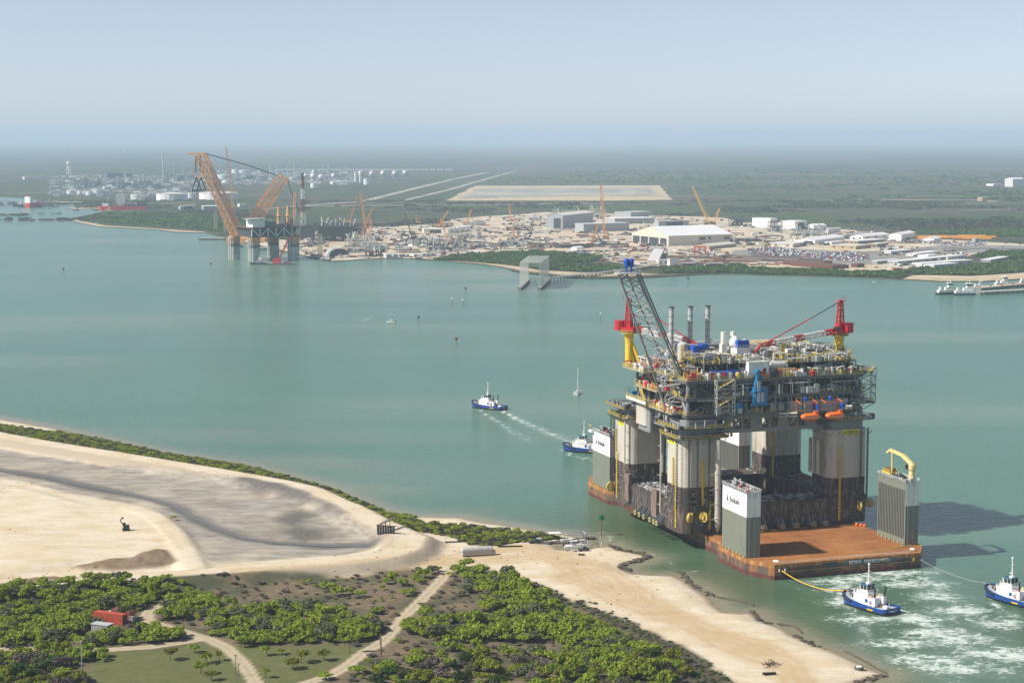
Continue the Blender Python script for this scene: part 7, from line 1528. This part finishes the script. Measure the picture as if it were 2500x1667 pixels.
# scaffold towers on the point
for i,(px,py,h,lab) in enumerate(((527,563,48,'tall tan scaffold tower at the shore left of the giant boom'),(551,567,42,'second tan scaffold tower beside the giant boom'),(781,626,52,'slender lattice tower beside the quay'))):
    g=G(px,py,LZ); e=thing('scaffold_tower',(g.x,g.y,LZ),0,lab,'tower'); m_=MB(); hh=h/PXM(g); lattice(m_,(0,0,0),(0,0,hh),5,5,9,.5,Vector((0,1,0))); m_.obj('lattice',MATS['scaffold_tan'],e)
    p=MB(); 
    for k in range(4): p.cbox(0,0,hh*(k+1)/4-.4,5.6,5.6,.4)
    p.obj('platform',MATS['scaffold_tan'],e)
# loose yard material: tiny and past counting
scafft=mat('scaffold_tan',(.4,.36,.27),.7); r=random.Random(77); CL={}
YW=GP(YARD,LZ+.3); cnt=0; tries=0
while cnt<2600 and tries<40000:
    tries+=1; px,py=r.uniform(600,2350),r.uniform(522,655)
    g=G(px,py,LZ+.3)
    if not inpoly(YW,g.x,g.y) or fb1(g.x,g.y,60,4)<-.12: continue
    if 1780<px<2150 and py>606: continue
    mt=r.choice([dsteel,dsteel,rusty,steel,lsteel,white,cont2,scafft,offwhite,dsteel,steel,rusty]); mb=CL.setdefault(mt.name,(mt,MB()))[1]; q=r.random()
    if q<.6: mb.cbox(g.x,g.y,LZ+.3,r.uniform(2,8),r.uniform(2,6),r.uniform(1,3.5),r.uniform(-.4,.4))
    else: mb.cbox(g.x,g.y,LZ+.3,r.uniform(8,26),r.uniform(.8,3),r.uniform(.6,2),r.uniform(-.25,.15))
    cnt+=1
for k,(mt,mb) in CL.items(): mb.obj('yard_material',mt,None,kind='stuff',label='loose steel, crates and pipe scattered over the yard')
# brown pipe rows in the rail yard
r=random.Random(12); k=0
while k<46:
    px,py=r.uniform(1600,1990),r.uniform(620,648)
    if (px-1600)*.028+620>py+9 : continue
    g=G(px,py,LZ+.3); L_=r.uniform(30,95); m_=MB().cbox(0,0,0,L_,2.2,r.uniform(.8,1.8)).cbox(0,2.6,0,L_*.9,1.6,r.uniform(.6,1.4)); o=m_.obj('pipe_row',rusty if r.random()<.75 else dsteel,None,label='long brown row of pipe lying in the rail yard by the car park',cat='pipes',group='brown pipe rows of the rail yard'); o.location=(g.x,g.y,LZ+.3); o.rotation_euler=(0,0,R(-24)); k+=1
for k in range(14):
    px,py=2235+k*12.5,r.uniform(575,585); g=G(px,py,LZ); o=MB().cbox(0,0,0,46,5,2.6).cbox(0,7,0,40,4,2.2).obj('pipe_stack',mat('pipe_orange',(.85,.36,.04),.5),None,label='bright orange coated pipes stacked behind the right car park',cat='pipes',group='orange pipe stacks'); o.location=(g.x,g.y,LZ+.3); o.rotation_euler=(0,0,R(-10))
# parked cars
carm=[mat('car_%d'%i,c,.3,var=.03) for i,c in enumerate(((.7,.7,.7),(.75,.75,.74),(.03,.03,.035),(.05,.06,.08),(.3,.31,.32),(.35,.02,.02),(.03,.09,.25),(.12,.12,.13)))]
def car_me(mt):
    m_=MB().prism([(-2.3,-.95),(2.3,-.95),(2.3,.95),(-2.3,.95)],.35,1.0); m_.prism([(-1.7,-.85),(1.1,-.85),(1.1,.85),(-1.7,.85)],1.0,1.6,[(-1.3,-.75),(.5,-.75),(.5,.75),(-1.3,.75)])
    for x in (-1.4,1.4):
        for s in (-.9,.9): m_.tube((x,s-.1,.35),(x,s+.1,.35),.35,6)
    return m_.mesh('car',mt)
CARS=[car_me(m) for m in carm]; r=random.Random(5)
LOT=[GP([(1826,610),(1865,604),(1915,606),(1955,613),(1998,622),(1992,631),(1917,628),(1830,621)],LZ),GP([(2000,620),(2076,614),(2118,622),(2122,634),(2090,639),(2004,634)],LZ),GP([(2200,589),(2260,590),(2330,594),(2412,590),(2408,601),(2330,600),(2262,596)],LZ)]
spots=[]
for li,L0 in enumerate(LOT): spots+=[(x,y,li) for x,y in scatter(L0,6.4,8,.3)]
r.shuffle(spots)
spots=[s for s in spots if r.random()<.82]
spots.sort(key=lambda s:s[1]); rest=[]
for i,(x,y,li) in enumerate(spots):
    k=r.randrange(8); rz=R(r.choice([62,62,242,66]))+r.uniform(-.05,.05)
    if i<270: o=ob('parked_car',CARS[k],None,(x,y,LZ+.55),rz,'%s car in the crowded %s car park'%(('white','pale','black','dark grey','grey','red','blue','charcoal')[k],('left','middle','far right')[li]),'car','cars parked in the yard car parks')
    else: rest.append((x,y,k,rz))
by={}
for x,y,k,rz in rest: by.setdefault(k,MB()).cbox(x,y,LZ+.9,4.5,1.9,.65,rz).cbox(x,y,LZ+1.5,2.2,1.6,.6,rz)
for k,mb in by.items(): mb.obj('more_cars',carm[k],None,kind='stuff',label='farther rows of parked cars')
for px,py in ((2455,596),(2490,598),(2447,604),(2292,602),(2300,600),(2192,616),(2050,617),(1980,617),(2149,625),(2165,625),(2140,655),(2160,654),(2176,655),(2200,652),(2190,650),(2110,655)):
    g=G(px,py,LZ); ob('parked_car',CARS[r.randrange(8)],None,(g.x,g.y,LZ+.55),R(20),'single car standing or driving outside the crowded rows','car','scattered single cars')
# ------------------------------------------------------------------ portal jetty and trestle
gA=G(1269,706.5); gB=G(1290,686.6); gC=G(1317.5,706.5); gD=G(1340,686.6); e=thing('portal_jetty',(gA.x,gA.y,0),0,'tall open lattice portal standing on piers in the water','jetty'); O=Vector((gA.x,gA.y,0)); hP=ZAT(gA,641.5)
galv=mat('galvanised',(.52,.53,.48),.5)
def lat_wall(a,b_,z0,z1,n,nm):
    m_=MB(); a=a-O; b_=b_-O; up=Vector((0,0,1))
    for k in range(n+1): m_.beam(a.lerp(b_,k/n)+up*z0,a.lerp(b_,k/n)+up*z1,.5)
    for j in range(9): z=z0+(z1-z0)*j/8; m_.beam(a+up*z,b_+up*z,.4)
    for k in range(n):
        for j in range(8): z=z0+(z1-z0)*j/8; z2=z0+(z1-z0)*(j+1)/8; m_.beam(a.lerp(b_,k/n)+up*z,a.lerp(b_,(k+1)/n)+up*z2,.4)
    m_.obj(nm,galv,e)
lat_wall(gA,gB,3,hP,6,'lattice_wall'); lat_wall(gC,gD,3,hP,6,'lattice_wall')
m_=MB(); up=Vector((0,0,hP))
for k in range(15): f=k/14; m_.beam((gA-O).lerp(gC-O,f)+up,(gB-O).lerp(gD-O,f)+up,.5)
for k in range(8): f=k/7; m_.beam((gA-O).lerp(gB-O,f)+up,(gC-O).lerp(gD-O,f)+up,.55); m_.beam((gA-O).lerp(gB-O,f)+up-Vector((0,0,4)),(gC-O).lerp(gD-O,f)+up-Vector((0,0,4)),.4)
m_.obj('roof_lattice',galv,e)
def pier(a,b_,w,z,par,off,nm='deck',pile=True,n=None):
    a=a-off;b_=b_-off; MB().beam(a+Vector((0,0,z)),b_+Vector((0,0,z)),w,.9).obj(nm,concrete,par); m_=MB(); n=n or max(3,int((b_-a).length/7)); d=(b_-a).normalized(); s=Vector((-d.y,d.x,0))*w*.4
    for k in range(n+1):
        c=a.lerp(b_,k/n)
        for t in (-1,1): m_.beam(c+s*t+Vector((0,0,-2)),c+s*t+Vector((0,0,z)),.6)
    m_.obj('piles',wood,par,kind='stuff'); MB().rail([a+s+Vector((0,0,z+.4)),b_+s+Vector((0,0,z+.4))],1.2,6,.2).obj('handrail',lsteel,par)
pier(gA-Vector((0,6,0)),gB,4,2.6,e,O); pier(gC-Vector((0,6,0)),gD,4,2.6,e,O); pier(gB,gD,3,2.8,e,O,'cross_walk')
e=thing('trestle',(gD.x,gD.y,0),0,'long dark trestle walkway from the portal jetty to shore','trestle'); TP_=[gD,G(1420,677),G(1460,673.5),G(1530,665),G(1612,651)]
for k in range(4): pier(TP_[k],TP_[k+1],5 if k!=1 else 9,3.6,e,Vector((gD.x,gD.y,0)))
# ------------------------------------------------------------------ tow boats and barges on the right
def towboat(px,py,L_,rz,label,h=1.0):
    g=G(px,py); e=thing('towboat',(g.x,g.y,0),rz,label,'towboat','white push boats'); w=L_*.14
    MB().prism([(-L_/2,-w),(L_/2,-w),(L_/2,w),(-L_/2,w)],-.5,2.0*h,[(-L_/2-1,-w),(L_/2,-w),(L_/2,w),(-L_/2-1,w)]).obj('hull',navyd,e); MB().box(-L_*.45,L_*.42,-w*.85,w*.85,2*h,4.8*h).obj('main_deckhouse',white,e); MB().box(-L_*.05,L_*.38,-w*.7,w*.7,4.8*h,7.6*h).obj('second_deckhouse',white,e); MB().box(L_*.1,L_*.34,-w*.6,w*.6,7.6*h,10.2*h).obj('pilot_trunk',white,e)
    MB().prism([(L_*.08,-w*.7),(L_*.38,-w*.7),(L_*.38,w*.7),(L_*.08,w*.7)],10.2*h,11.6*h).obj('wheelhouse_windows',glass,e); MB().box(L_*.06,L_*.4,-w*.8,w*.8,11.6*h,12.4*h).obj('wheelhouse_roof',white,e)
    for s in (-1,1): MB().box(-L_*.35,-L_*.22,s*w*.5-.8,s*w*.5+.8,4.8*h,8.2*h).obj('stack',offwhite,e)
    m_=MB()
    for k in range(6): m_.box(-L_*.38+k*L_*.13,-L_*.34+k*L_*.13,-w*.87,-w*.85,3*h,4*h)
    m_.obj('porthole',glass,e); MB().tube((L_*.25,0,12.4*h),(L_*.25,0,15*h),.25,6).tube((L_*.15,1,12.4*h),(L_*.15,1,14*h),.2,6).obj('mast',white,e); MB().rail([(-L_*.45,-w,2*h),(L_*.45,-w,2*h)],1.2,2.5,.15).obj('handrail',white,e)
towboat(2309,718.5,21,R(16),'leftmost white push boat at the barge fleet'); towboat(2354,720,23,R(6),'white push boat coupled to the nearer barge'); towboat(2389,703.5,12,R(10),'small white boat behind the second push boat',.6); towboat(2445,700,18,R(15),'white push boat behind the long flat barge',.9); towboat(2502,695,14,R(15),'white push boat cut by the right edge',.9)
def barge(a,b_,w,h,label,hop=False):
    p,q=G(*a),G(*b_); d=q-p; e=thing('cargo_barge',(p.x,p.y,0),math.atan2(d.y,d.x),label,'barge'); L_=d.length; MB().box(0,L_,-w/2,w/2,-.5,h).obj('hull',mat('barge_hull',(.2,.2,.19),.7,wear=(.12,.09,.07),wear_amt=.4),e); MB().box(.4,L_-.4,-w/2+.4,w/2-.4,h,h+.1).obj('deck',beachm if not hop else concrete,e)
    for k in range(int(L_/7)):
        if hop: MB().box(k*7+1,k*7+1.8,-w/2-.15,-w/2,0,h).obj('side_rib',lsteel,e)
        elif k%3==1: MB().cbox(k*7,0,h+.1,3,1.4,.8).obj('hatch',cont2,e)
barge((2381,709),(2660,684),15,3.2,'long flat tan barge behind the push boats'); barge((2392,718.5),(2660,706),13,3.0,'ribbed grey hopper barge nearest the camera',True)
# ------------------------------------------------------------------ red ships, berth, refinery
shipred=mat('ship_red',(.5,.03,.05),.5,var=.1)
g=G(300,513); e=thing('pipelay_ship',(g.x,g.y,0),R(2),'long red pipelay ship with a big grey reel at the berth','ship'); s_=1/PXM(g); L_=114*s_
MB().prism([(-L_/2,0),(-L_*.44,-9),(L_/2,-9),(L_/2,9),(-L_*.44,9)],-1,9,[(-L_*.53,0),(-L_*.44,-10),(L_/2,-10),(L_/2,10),(-L_*.44,10)]).obj('hull',shipred,e); MB().box(-L_*.42,-L_*.3,-8,8,9,16).obj('bridge_block',white,e); MB().box(-L_*.38,-L_*.32,-7,7,16,20).obj('bridge',glass,e); MB().tube((-L_*.33,0,20),(-L_*.3,0,32),.8,6).obj('mast',lsteel,e)
m_=MB(); R_=17*s_*.8; c0=(-L_*.02,24)
for k in range(20):
    a,a2=2*math.pi*k/20,2*math.pi*(k+1)/20; m_.beam((c0[0]+R_*math.cos(a),-4,c0[1]+R_*math.sin(a)),(c0[0]+R_*math.cos(a2),-4,c0[1]+R_*math.sin(a2)),2,2); m_.beam((c0[0],-4,c0[1]),(c0[0]+R_*math.cos(a),-4,c0[1]+R_*math.sin(a)),1.2)
m_.tube((c0[0],-6,c0[1]),(c0[0],6,c0[1]),R_*.8,20); m_.obj('pipe_reel',lsteel,e); MB().beam((L_*.14,0,9),(L_*.16,0,26),3).beam((L_*.16,0,26),(L_*.4,0,40),2.4).beam((L_*.4,0,40),(L_*.36,0,22),1.6).obj('deck_crane',white,e); MB().box(L_*.1,L_*.24,-8,8,9,14).box(L_*.32,L_*.5,-8,8,9,20).obj('stern_gear',dsteel,e); put_text('7',10,white,e,(-L_*.3,-10.2,1.5),(1,0,0))
g=G(86,506); e=thing('red_tanker',(g.x,g.y,0),R(60),'red tanker seen bow-on with a white bridge at the far left berth','ship'); MB().prism([(-40,-12),(20,-12),(36,0),(20,12),(-40,12)],-1,16,[(-40,-13),(24,-13),(42,0),(24,13),(-40,13)]).obj('hull',shipred,e); MB().box(-38,-24,-13,13,16,38).obj('bridge_block',white,e); MB().box(-36,-28,-3,3,38,44).obj('funnel',shipred,e); e.scale=(.68,.68,.68)
g=G(104,506); e=thing('berth_platform',(g.x,g.y,0),0,'dark loading berth beside the red tanker','berth'); MB().box(-16,26,-8,10,3,5).obj('deck',dsteel,e); mb=MB(); [mb.tube((x,y,-2),(x,y,4),.9,6) for x in (-14,-4,6,16,24) for y in (-6,8)]; mb.obj('piles',dsteel,e,kind='stuff'); pack('loading_gear',-12,22,-5,8,5,26,26,[dsteel,steel],e,'bvl',5)
for i,(px,py,lab) in enumerate(((48,503.5,'dark harbour tug left of the red tanker'),(62,506,'second dark harbour tug against the red tanker'))):
    g=G(px,py); e=thing('harbour_tug',(g.x,g.y,0),R(5),lab,'tugboat'); MB().prism([(-16,-5),(10,-5),(16,0),(10,5),(-16,5)],-.5,4).obj('hull',navyd,e); MB().box(-4,6,-3,3,4,9).obj('deckhouse',white,e); MB().box(0,5,-2.5,2.5,9,12).obj('wheelhouse',white,e); MB().tube((1,0,12),(1,0,20),.4,6).obj('mast',lsteel,e)
for i,(px,py,lab) in enumerate(((137,505,'grey work float near the left jetty'),(187,514,'small dark boat off the sand spit'),(143,522,'small dark boat left of the green point'),(233,514,'small dark boat near the red ship bow'),(583,603,'small dark launch left of the old platform'))):
    g=G(px,py); e=thing('launch',(g.x,g.y,0),R(-20),lab,'boat'); MB().prism([(-7,-2.4),(5,-2.4),(8,0),(5,2.4),(-7,2.4)],-.4,2).obj('hull',dsteel,e); MB().box(-3,2,-1.8,1.8,2,5).obj('cabin',steel,e)
g=G(111,497); e=thing('berth_jetty',(g.x,g.y,0),0,'long thin jetty from the tanker berth to shore','jetty'); pier(G(111,499),G(200,501),7,7,e,Vector((g.x,g.y,0)))
def tank(px0,px1,py,hpx,label,mt=white,name='storage_tank',dome=False):
    g=G((px0+px1)/2,py,LZ); rr_=(px1-px0)/2/PXM(g); h=hpx/PXM(g); e=thing(name,(g.x,g.y+rr_,LZ),0,label,'tank','white tanks of the refinery'); MB().lathe(0,0,[(rr_,0),(rr_,h)],20).obj('shell',mt,e); MB().lathe(0,0,[(rr_*1.01,h),(rr_*1.01,h+.3),(rr_*.1,h+(rr_*.3 if dome else rr_*.08))],20).obj('roof',offwhite,e); MB().beam((-rr_-.3,0,0),(-rr_*.6,-rr_*.85,h),.5).obj('stair',lsteel,e)
for i,(a,b_,py,h,lab) in enumerate(((161,180,475,10,'leftmost small white tank by the harbour'),(187,202,476,10,'second small white tank from the left'),(200,212,476,9,'third small tank partly hidden in the row'),(207,226.5,478,10,'front tank of the small white row'),(222,246,475.5,10,'right end tank of the small white row'),(249,267,461,5,'flat tank behind the small white row'),(316,349,489,13,'mid-size white tank behind the red ship'),(374.5,452,490,16,'very wide white tank left of the giant boom'),(453,477,484,12,'white tank between the two widest ones'),(478,575,488,16,'very wide white tank behind the giant boom'),(527,560,439,12,'white tank upper left of the crane boom'),(541,562,448,8,'low white tank below the upper one'),(564,583.5,425,11,'white tank left of the thin tall crane tip'),(576,608,425,9,'pale tank right of the thin tall crane'),(757,773,459,12,'lone white tank on the green field'),(887,902.6,451,14,'white tank below the row of spheres'),(256,267,468,4,'tiny tank right of the small white row'))): tank(a,b_,py,h,lab)
for i,(a,b_,py,h,lab) in enumerate(((864.5,871,446,27,'tall white silo left of the spheres'),(877,882,446,25,'slimmer white silo left of the spheres'))): tank(a,b_,py,h,lab,white,'silo')
def sphere(px,py,rad,base,label,mt):
    g=G(px,base,LZ); rr_=rad/PXM(g); zc=ZAT(g,py); e=thing('sphere_tank',(g.x,g.y,LZ),0,label,'tank','spherical gas tanks'); bm=bmesh.new(); bmesh.ops.create_icosphere(bm,subdivisions=3,radius=rr_); me=bpy.data.meshes.new('sphere'); bm.to_mesh(me); bm.free(); me.materials.append(mt); me.polygons.foreach_set('use_smooth',[True]*len(me.polygons)); ob('vessel',me,e,(0,0,zc-LZ))
    for k in range(8): a=k*math.pi/4; MB().tube((rr_*.95*math.cos(a),rr_*.95*math.sin(a),0),(rr_*.95*math.cos(a),rr_*.95*math.sin(a),zc-LZ),.6,5).obj('leg',lsteel,e)
    MB().cbox(0,0,zc-LZ+rr_*.98,3,3,1.5).obj('top_platform',lsteel,e)
silv=mat('sphere_silver',(.5,.49,.46),.35,metal=.3)
for k,(px,py) in enumerate(((881.8,424),(908.6,425),(936,424),(964.5,424),(990,423))): sphere(px,py,8.3,437,'silver gas sphere, number %s from the left in the row of five'%('one','two','three','four','five')[k],silv)
for k,(px,py,rd) in enumerate(((765,421,5),(764,430,6.5),(783,432,6),(745,429,5.5),(814,429,5.5))): sphere(px,py,rd,py+9,('upper','lower','right','left','far right')[k]+' pale globe tank of the small globe cluster',white)
# water tower
g=G(168,426,LZ); e=thing('water_tower',(g.x,g.y,LZ),0,'white water tower on legs left of the refinery','water tower'); zt=ZAT(g,395); MB().lathe(0,0,[(3,zt-15),(9,zt-11),(9.5,zt-5),(7,zt-1),(.5,zt)],14).obj('bowl',white,e)
for k in range(6): a=k*math.pi/3; MB().tube((11*math.cos(a),11*math.sin(a),0),(7.5*math.cos(a),7.5*math.sin(a),zt-12),.9,5).obj('leg',white,e)
MB().tube((0,0,0),(0,0,zt-12),1.4,8).obj('riser',white,e)
def stackt(px,y0,y1,label,w=1.6,mt=lsteel): 
    g=G(px,y0,LZ); h=ZAT(g,y1)-LZ; e=thing('refinery_stack',(g.x,g.y,LZ),0,label,'chimney'); MB().lathe(0,0,[(w*1.5,0),(w*1.2,h*.3),(w,h)],8).obj('shaft',mt,e)
    for k in range(3): MB().lathe(0,0,[(w*2,h*(k+1)/3.2),(w*2,h*(k+1)/3.2+1)],8).obj('gallery',mt,e)
for i,(px,y0,y1,w,lab) in enumerate(((399,438,374,2.6,'tallest lattice-clad flare stack of the refinery'),(203,432,424,1.4,'short stack above the left process blocks'),(306,440,421,1.4,'thin tan stack between the blue sheds'),(425,436,403,1.6,'stack right of the tallest flare stack'),(447,432,400,1.6,'faint stack near the giant boom tip'),(659.5,430,402,2.2,'left of two white columns by the crane mast'),(665,430,401,2.2,'right of two white columns by the crane mast'),(676.5,428,402,3.6,'loop-topped white column by the crane mast'),(702,430,404,1.8,'thin column above the crane mast head'),(720,435,401,2.2,'column right of the derrick top'),(789.5,422,396,1.8,'white stack right of the globe cluster'),(801.5,422,401,2.0,'second stack right of the globe cluster'),(846,424,408,1.6,'thin stack left of the silos'),(235,440,430,1.6,'stub stack over the left blue block'),(350,446,424,1.8,'twin stack left one in mid refinery'),(341,446,426,1.8,'twin stack right one in mid refinery'))): stackt(px,y0,y1,lab,w)
procm=mat('process_blue_grey',(.17,.21,.235),.6,var=.3,scale=.05); procl=mat('process_pale',(.4,.4,.38),.6,var=.2,scale=.05)
for i,(px,w,y0,h,mt) in enumerate(((205,18,456,28,procm),(222,14,456,20,procl),(238,15,456,21,procm),(275,10,456,16,procm),(292,16,460,30,procl),(308,16,460,20,procm),(345,18,456,20,procl),(364,14,456,18,procm),(415,18,438,18,procl),(440,22,444,22,procm),(462,16,440,22,procl),(640,26,446,22,procl),(690,30,444,18,procl),(610,22,440,16,procm),(735,24,440,14,procl),(790,30,438,12,procl),(830,24,436,10,procm),(560,20,436,10,procl),(385,14,458,12,procm),(330,12,458,14,procm))):
    g=G(px-w/2,y0,LZ); s_=1/PXM(g); e=thing('process_unit',(g.x,g.y,LZ),0,'%s refinery process block %s'%('bluish' if mt is procm else 'pale',('left of the water-side tanks','above the small white tank row','right behind the tank row','with a thin tower beside it','with the tallest column of the left group','right of the tall column','before the twin stacks','right of the twin stacks','at the foot of the tallest flare stack','left of the giant boom','beside the giant boom tip','below the two white columns','under the crane mast head','left of the mast head','right of the derrick top','below the second stack','left of the white silos','left of the thin tall crane','in front of the flare stack','between the left groups')[i]),'refinery unit','refinery process blocks'); L_=w*s_; hh=h*s_; rr_=random.Random(i); m_=MB()
    for x in np.linspace(0,L_,4):
        for y in (0,16): m_.beam((x,y,0),(x,y,hh*.7),1.1)
    for z in np.linspace(hh*.12,hh*.7,5): m_.box(0,L_,0,16,z,z+.8)
    m_.obj('steel_frame',mt,e); m_=MB()
    for k in range(7): m_.lathe(rr_.uniform(1,L_-1),rr_.uniform(2,14),[(2,0),(2,hh*rr_.uniform(.4,1.0)),(.6,hh*rr_.uniform(.4,1.0)+1)],8)
    m_.obj('process_columns',procl,e,kind='stuff'); m_=MB()
    for k in range(26): m_.cbox(rr_.uniform(1,L_-1),rr_.uniform(1,15),hh*.16*rr_.randrange(5),rr_.uniform(2,7),rr_.uniform(2,5),rr_.uniform(2,5))
    m_.obj('equipment',mt,e,kind='stuff')
r=random.Random(99); CL={}
for k in range(900):
    px=r.uniform(120,860); py=r.uniform(430,482) if px<480 else r.uniform(418,452)
    g=G(px,py,LZ); mt=r.choice([procm,procl,white,lsteel,procl,steel]); mb=CL.setdefault(mt.name,(mt,MB()))[1]; mb.cbox(g.x,g.y,LZ,r.uniform(4,26),r.uniform(4,12),r.uniform(2,9))
for k,(mt,mb) in CL.items(): mb.obj('refinery_clutter',mt,None,kind='stuff',label='pipe racks and small sheds of the refinery')
for k in range(72):
    px=682+k*5.9
    if r.random()<.08: continue
    g=G(px,417,LZ); o=MB().box(-7.5,7.5,-1.5,1.5,1,5).box(-6,-3,-1.2,1.2,0,1).box(3,6,-1.2,1.2,0,1).obj('rail_car',white,None,label='white tank car in the long train beyond the refinery',cat='rail car',group='train of white tank cars'); o.location=(g.x,g.y,LZ+1); o.scale=(1,2,1.6)
# wind turbines
bl=None
def turbine(px,y0,y1,rot,label):
    global bl
    g=G(px,y0,LZ); h=ZAT(g,y1)-LZ; e=thing('wind_turbine',(g.x,g.y,LZ),0,label,'wind turbine','wind turbines on the horizon'); k=h/100; MB().lathe(0,0,[(3*k,0),(1.6*k,h)],8).obj('tower',white,e); MB().box(-2.5*k,2.5*k,-6*k,6*k,h-2*k,h+3*k).obj('nacelle',white,e)
    for j in range(3):
        a=rot+j*2.0944; d=Vector((math.cos(a),0,math.sin(a))); c=Vector((0,-7*k,h)); MB().beam(c,c+d*20*k,3.6*k,1.6*k).beam(c+d*20*k,c+d*58*k,2.2*k,.9*k).obj('blade',white,e)
for px,y0,y1,ro,lab in ((45.9,374,345.3,.05,'nearer wind turbine at the far left'),(158.8,373,345,.5,'nearer wind turbine left of the tall flare stack'),(301,374,344.3,1.75,'clearest wind turbine with three visible blades'),(13,361,342,1.2,'faint wind turbine at the left edge'),(70.4,360.5,343,1.5,'faint wind turbine second from the left edge'),(102.7,359,345,.3,'faint wind turbine third from the left edge'),(207,355,338,.9,'faint wind turbine between the two nearer ones'),(356,355,334,1.6,'faint wind turbine right of the clearest one'),(505,352,334,.2,'faint wind turbine above the giant boom tip'),(601,352,334,.7,'faint wind turbine above the crane mast')): turbine(px,y0,y1,ro,lab)
# ------------------------------------------------------------------ far vegetation
def farmass(name,polys,sp,w0,w1,mt,label,seed,hf=.55):
    it=[]; r=random.Random(seed)
    for P in polys:
        for x,y in scatter(GP(P,LZ),sp,seed): w=r.uniform(w0,w1); it.append((x,y,LZ-.2,w,w*hf*r.uniform(.8,1.4),r.random()*6.28,r.randrange(6)))
    mass(name,it,FARC,mt,label)
V1=[(1062,634),(1110,624),(1180,620),(1300,614),(1370,617),(1440,624),(1480,630),(1440,640),(1350,640),(1500,652),(1560,660),(1440,664),(1330,658),(1250,649),(1150,640)]
V3=[(1612,656),(1660,652),(1760,651),(1800,647),(1840,654),(1900,659),(1990,659),(2080,665),(2160,664),(2200,666),(2215,672),(2195,680),(2150,677),(2060,674),(1960,671),(1860,669),(1780,666),(1700,667),(1620,668)]
V4=[(2200,668),(2230,655),(2290,656),(2350,650),(2420,645),(2500,634),(2620,622),(2620,652),(2500,664),(2440,668),(2370,673),(2280,671)]; V5=[(2377,627),(2423,614),(2500,615),(2620,612),(2620,624),(2500,630),(2420,636)]; V6=[(2225,570),(2260,563),(2360,562),(2500,560),(2620,558),(2620,574),(2500,577),(2420,579),(2330,573)]
farleaf=leafmat('far_leaf',(.055,.095,.018),(.10,.145,.035)); farleaf2=leafmat('far_dull_leaf',(.06,.072,.035),(.105,.10,.06))
farmass('far_thicket',[V1,V3,V4,V5,V6],6.5,5.5,10,farleaf,'green thickets along the far shore',51); farmass('far_brush',[V1,V3,V4],8.5,4,8,farleaf2,'grey-brown brush among the far shore thickets',52)
farmass('point_scrub',[[(190,535),(240,523),(330,518),(450,521),(600,530),(630,545),(585,570),(500,561),(400,555),(300,549),(225,541)]],17,9,20,farleaf,'low green scrub on the point',53,.28)
it=[]; r=random.Random(61); n=0
while n<4200:
    px=r.uniform(-60,2560); py=490+(r.random()**1.0)*75
    if 1080<px<1650 and py<495: continue
    g=G(px,py,LZ)
    if inpoly(YW,g.x,g.y): continue
    if py>480+ (px<640)*60 and px<640: continue
    if fb1(g.x,g.y,260,14)<-.05: n+=.2; continue
    w=r.uniform(8,20); it.append((g.x,g.y,LZ-.2,w,w*.3,r.random()*6.28,r.randrange(6))); n+=1
mass('plain_scrub',it,FARC,farleaf2,'scattered scrub clumps on the far plain')
it=[]
for k in range(2200):
    px=r.uniform(1150,2560); py=r.uniform(418,488)
    if px<1660 and py>448: continue
    g=G(px,py,LZ)
    if fb1(g.x,g.y,500,24)<.02: continue
    w=r.uniform(18,44); it.append((g.x,g.y,LZ,w,w*.2,r.random()*6.28,r.randrange(6)))
mass('distant_scrub',it,FARC,farleaf,'distant green scrub belts toward the horizon')
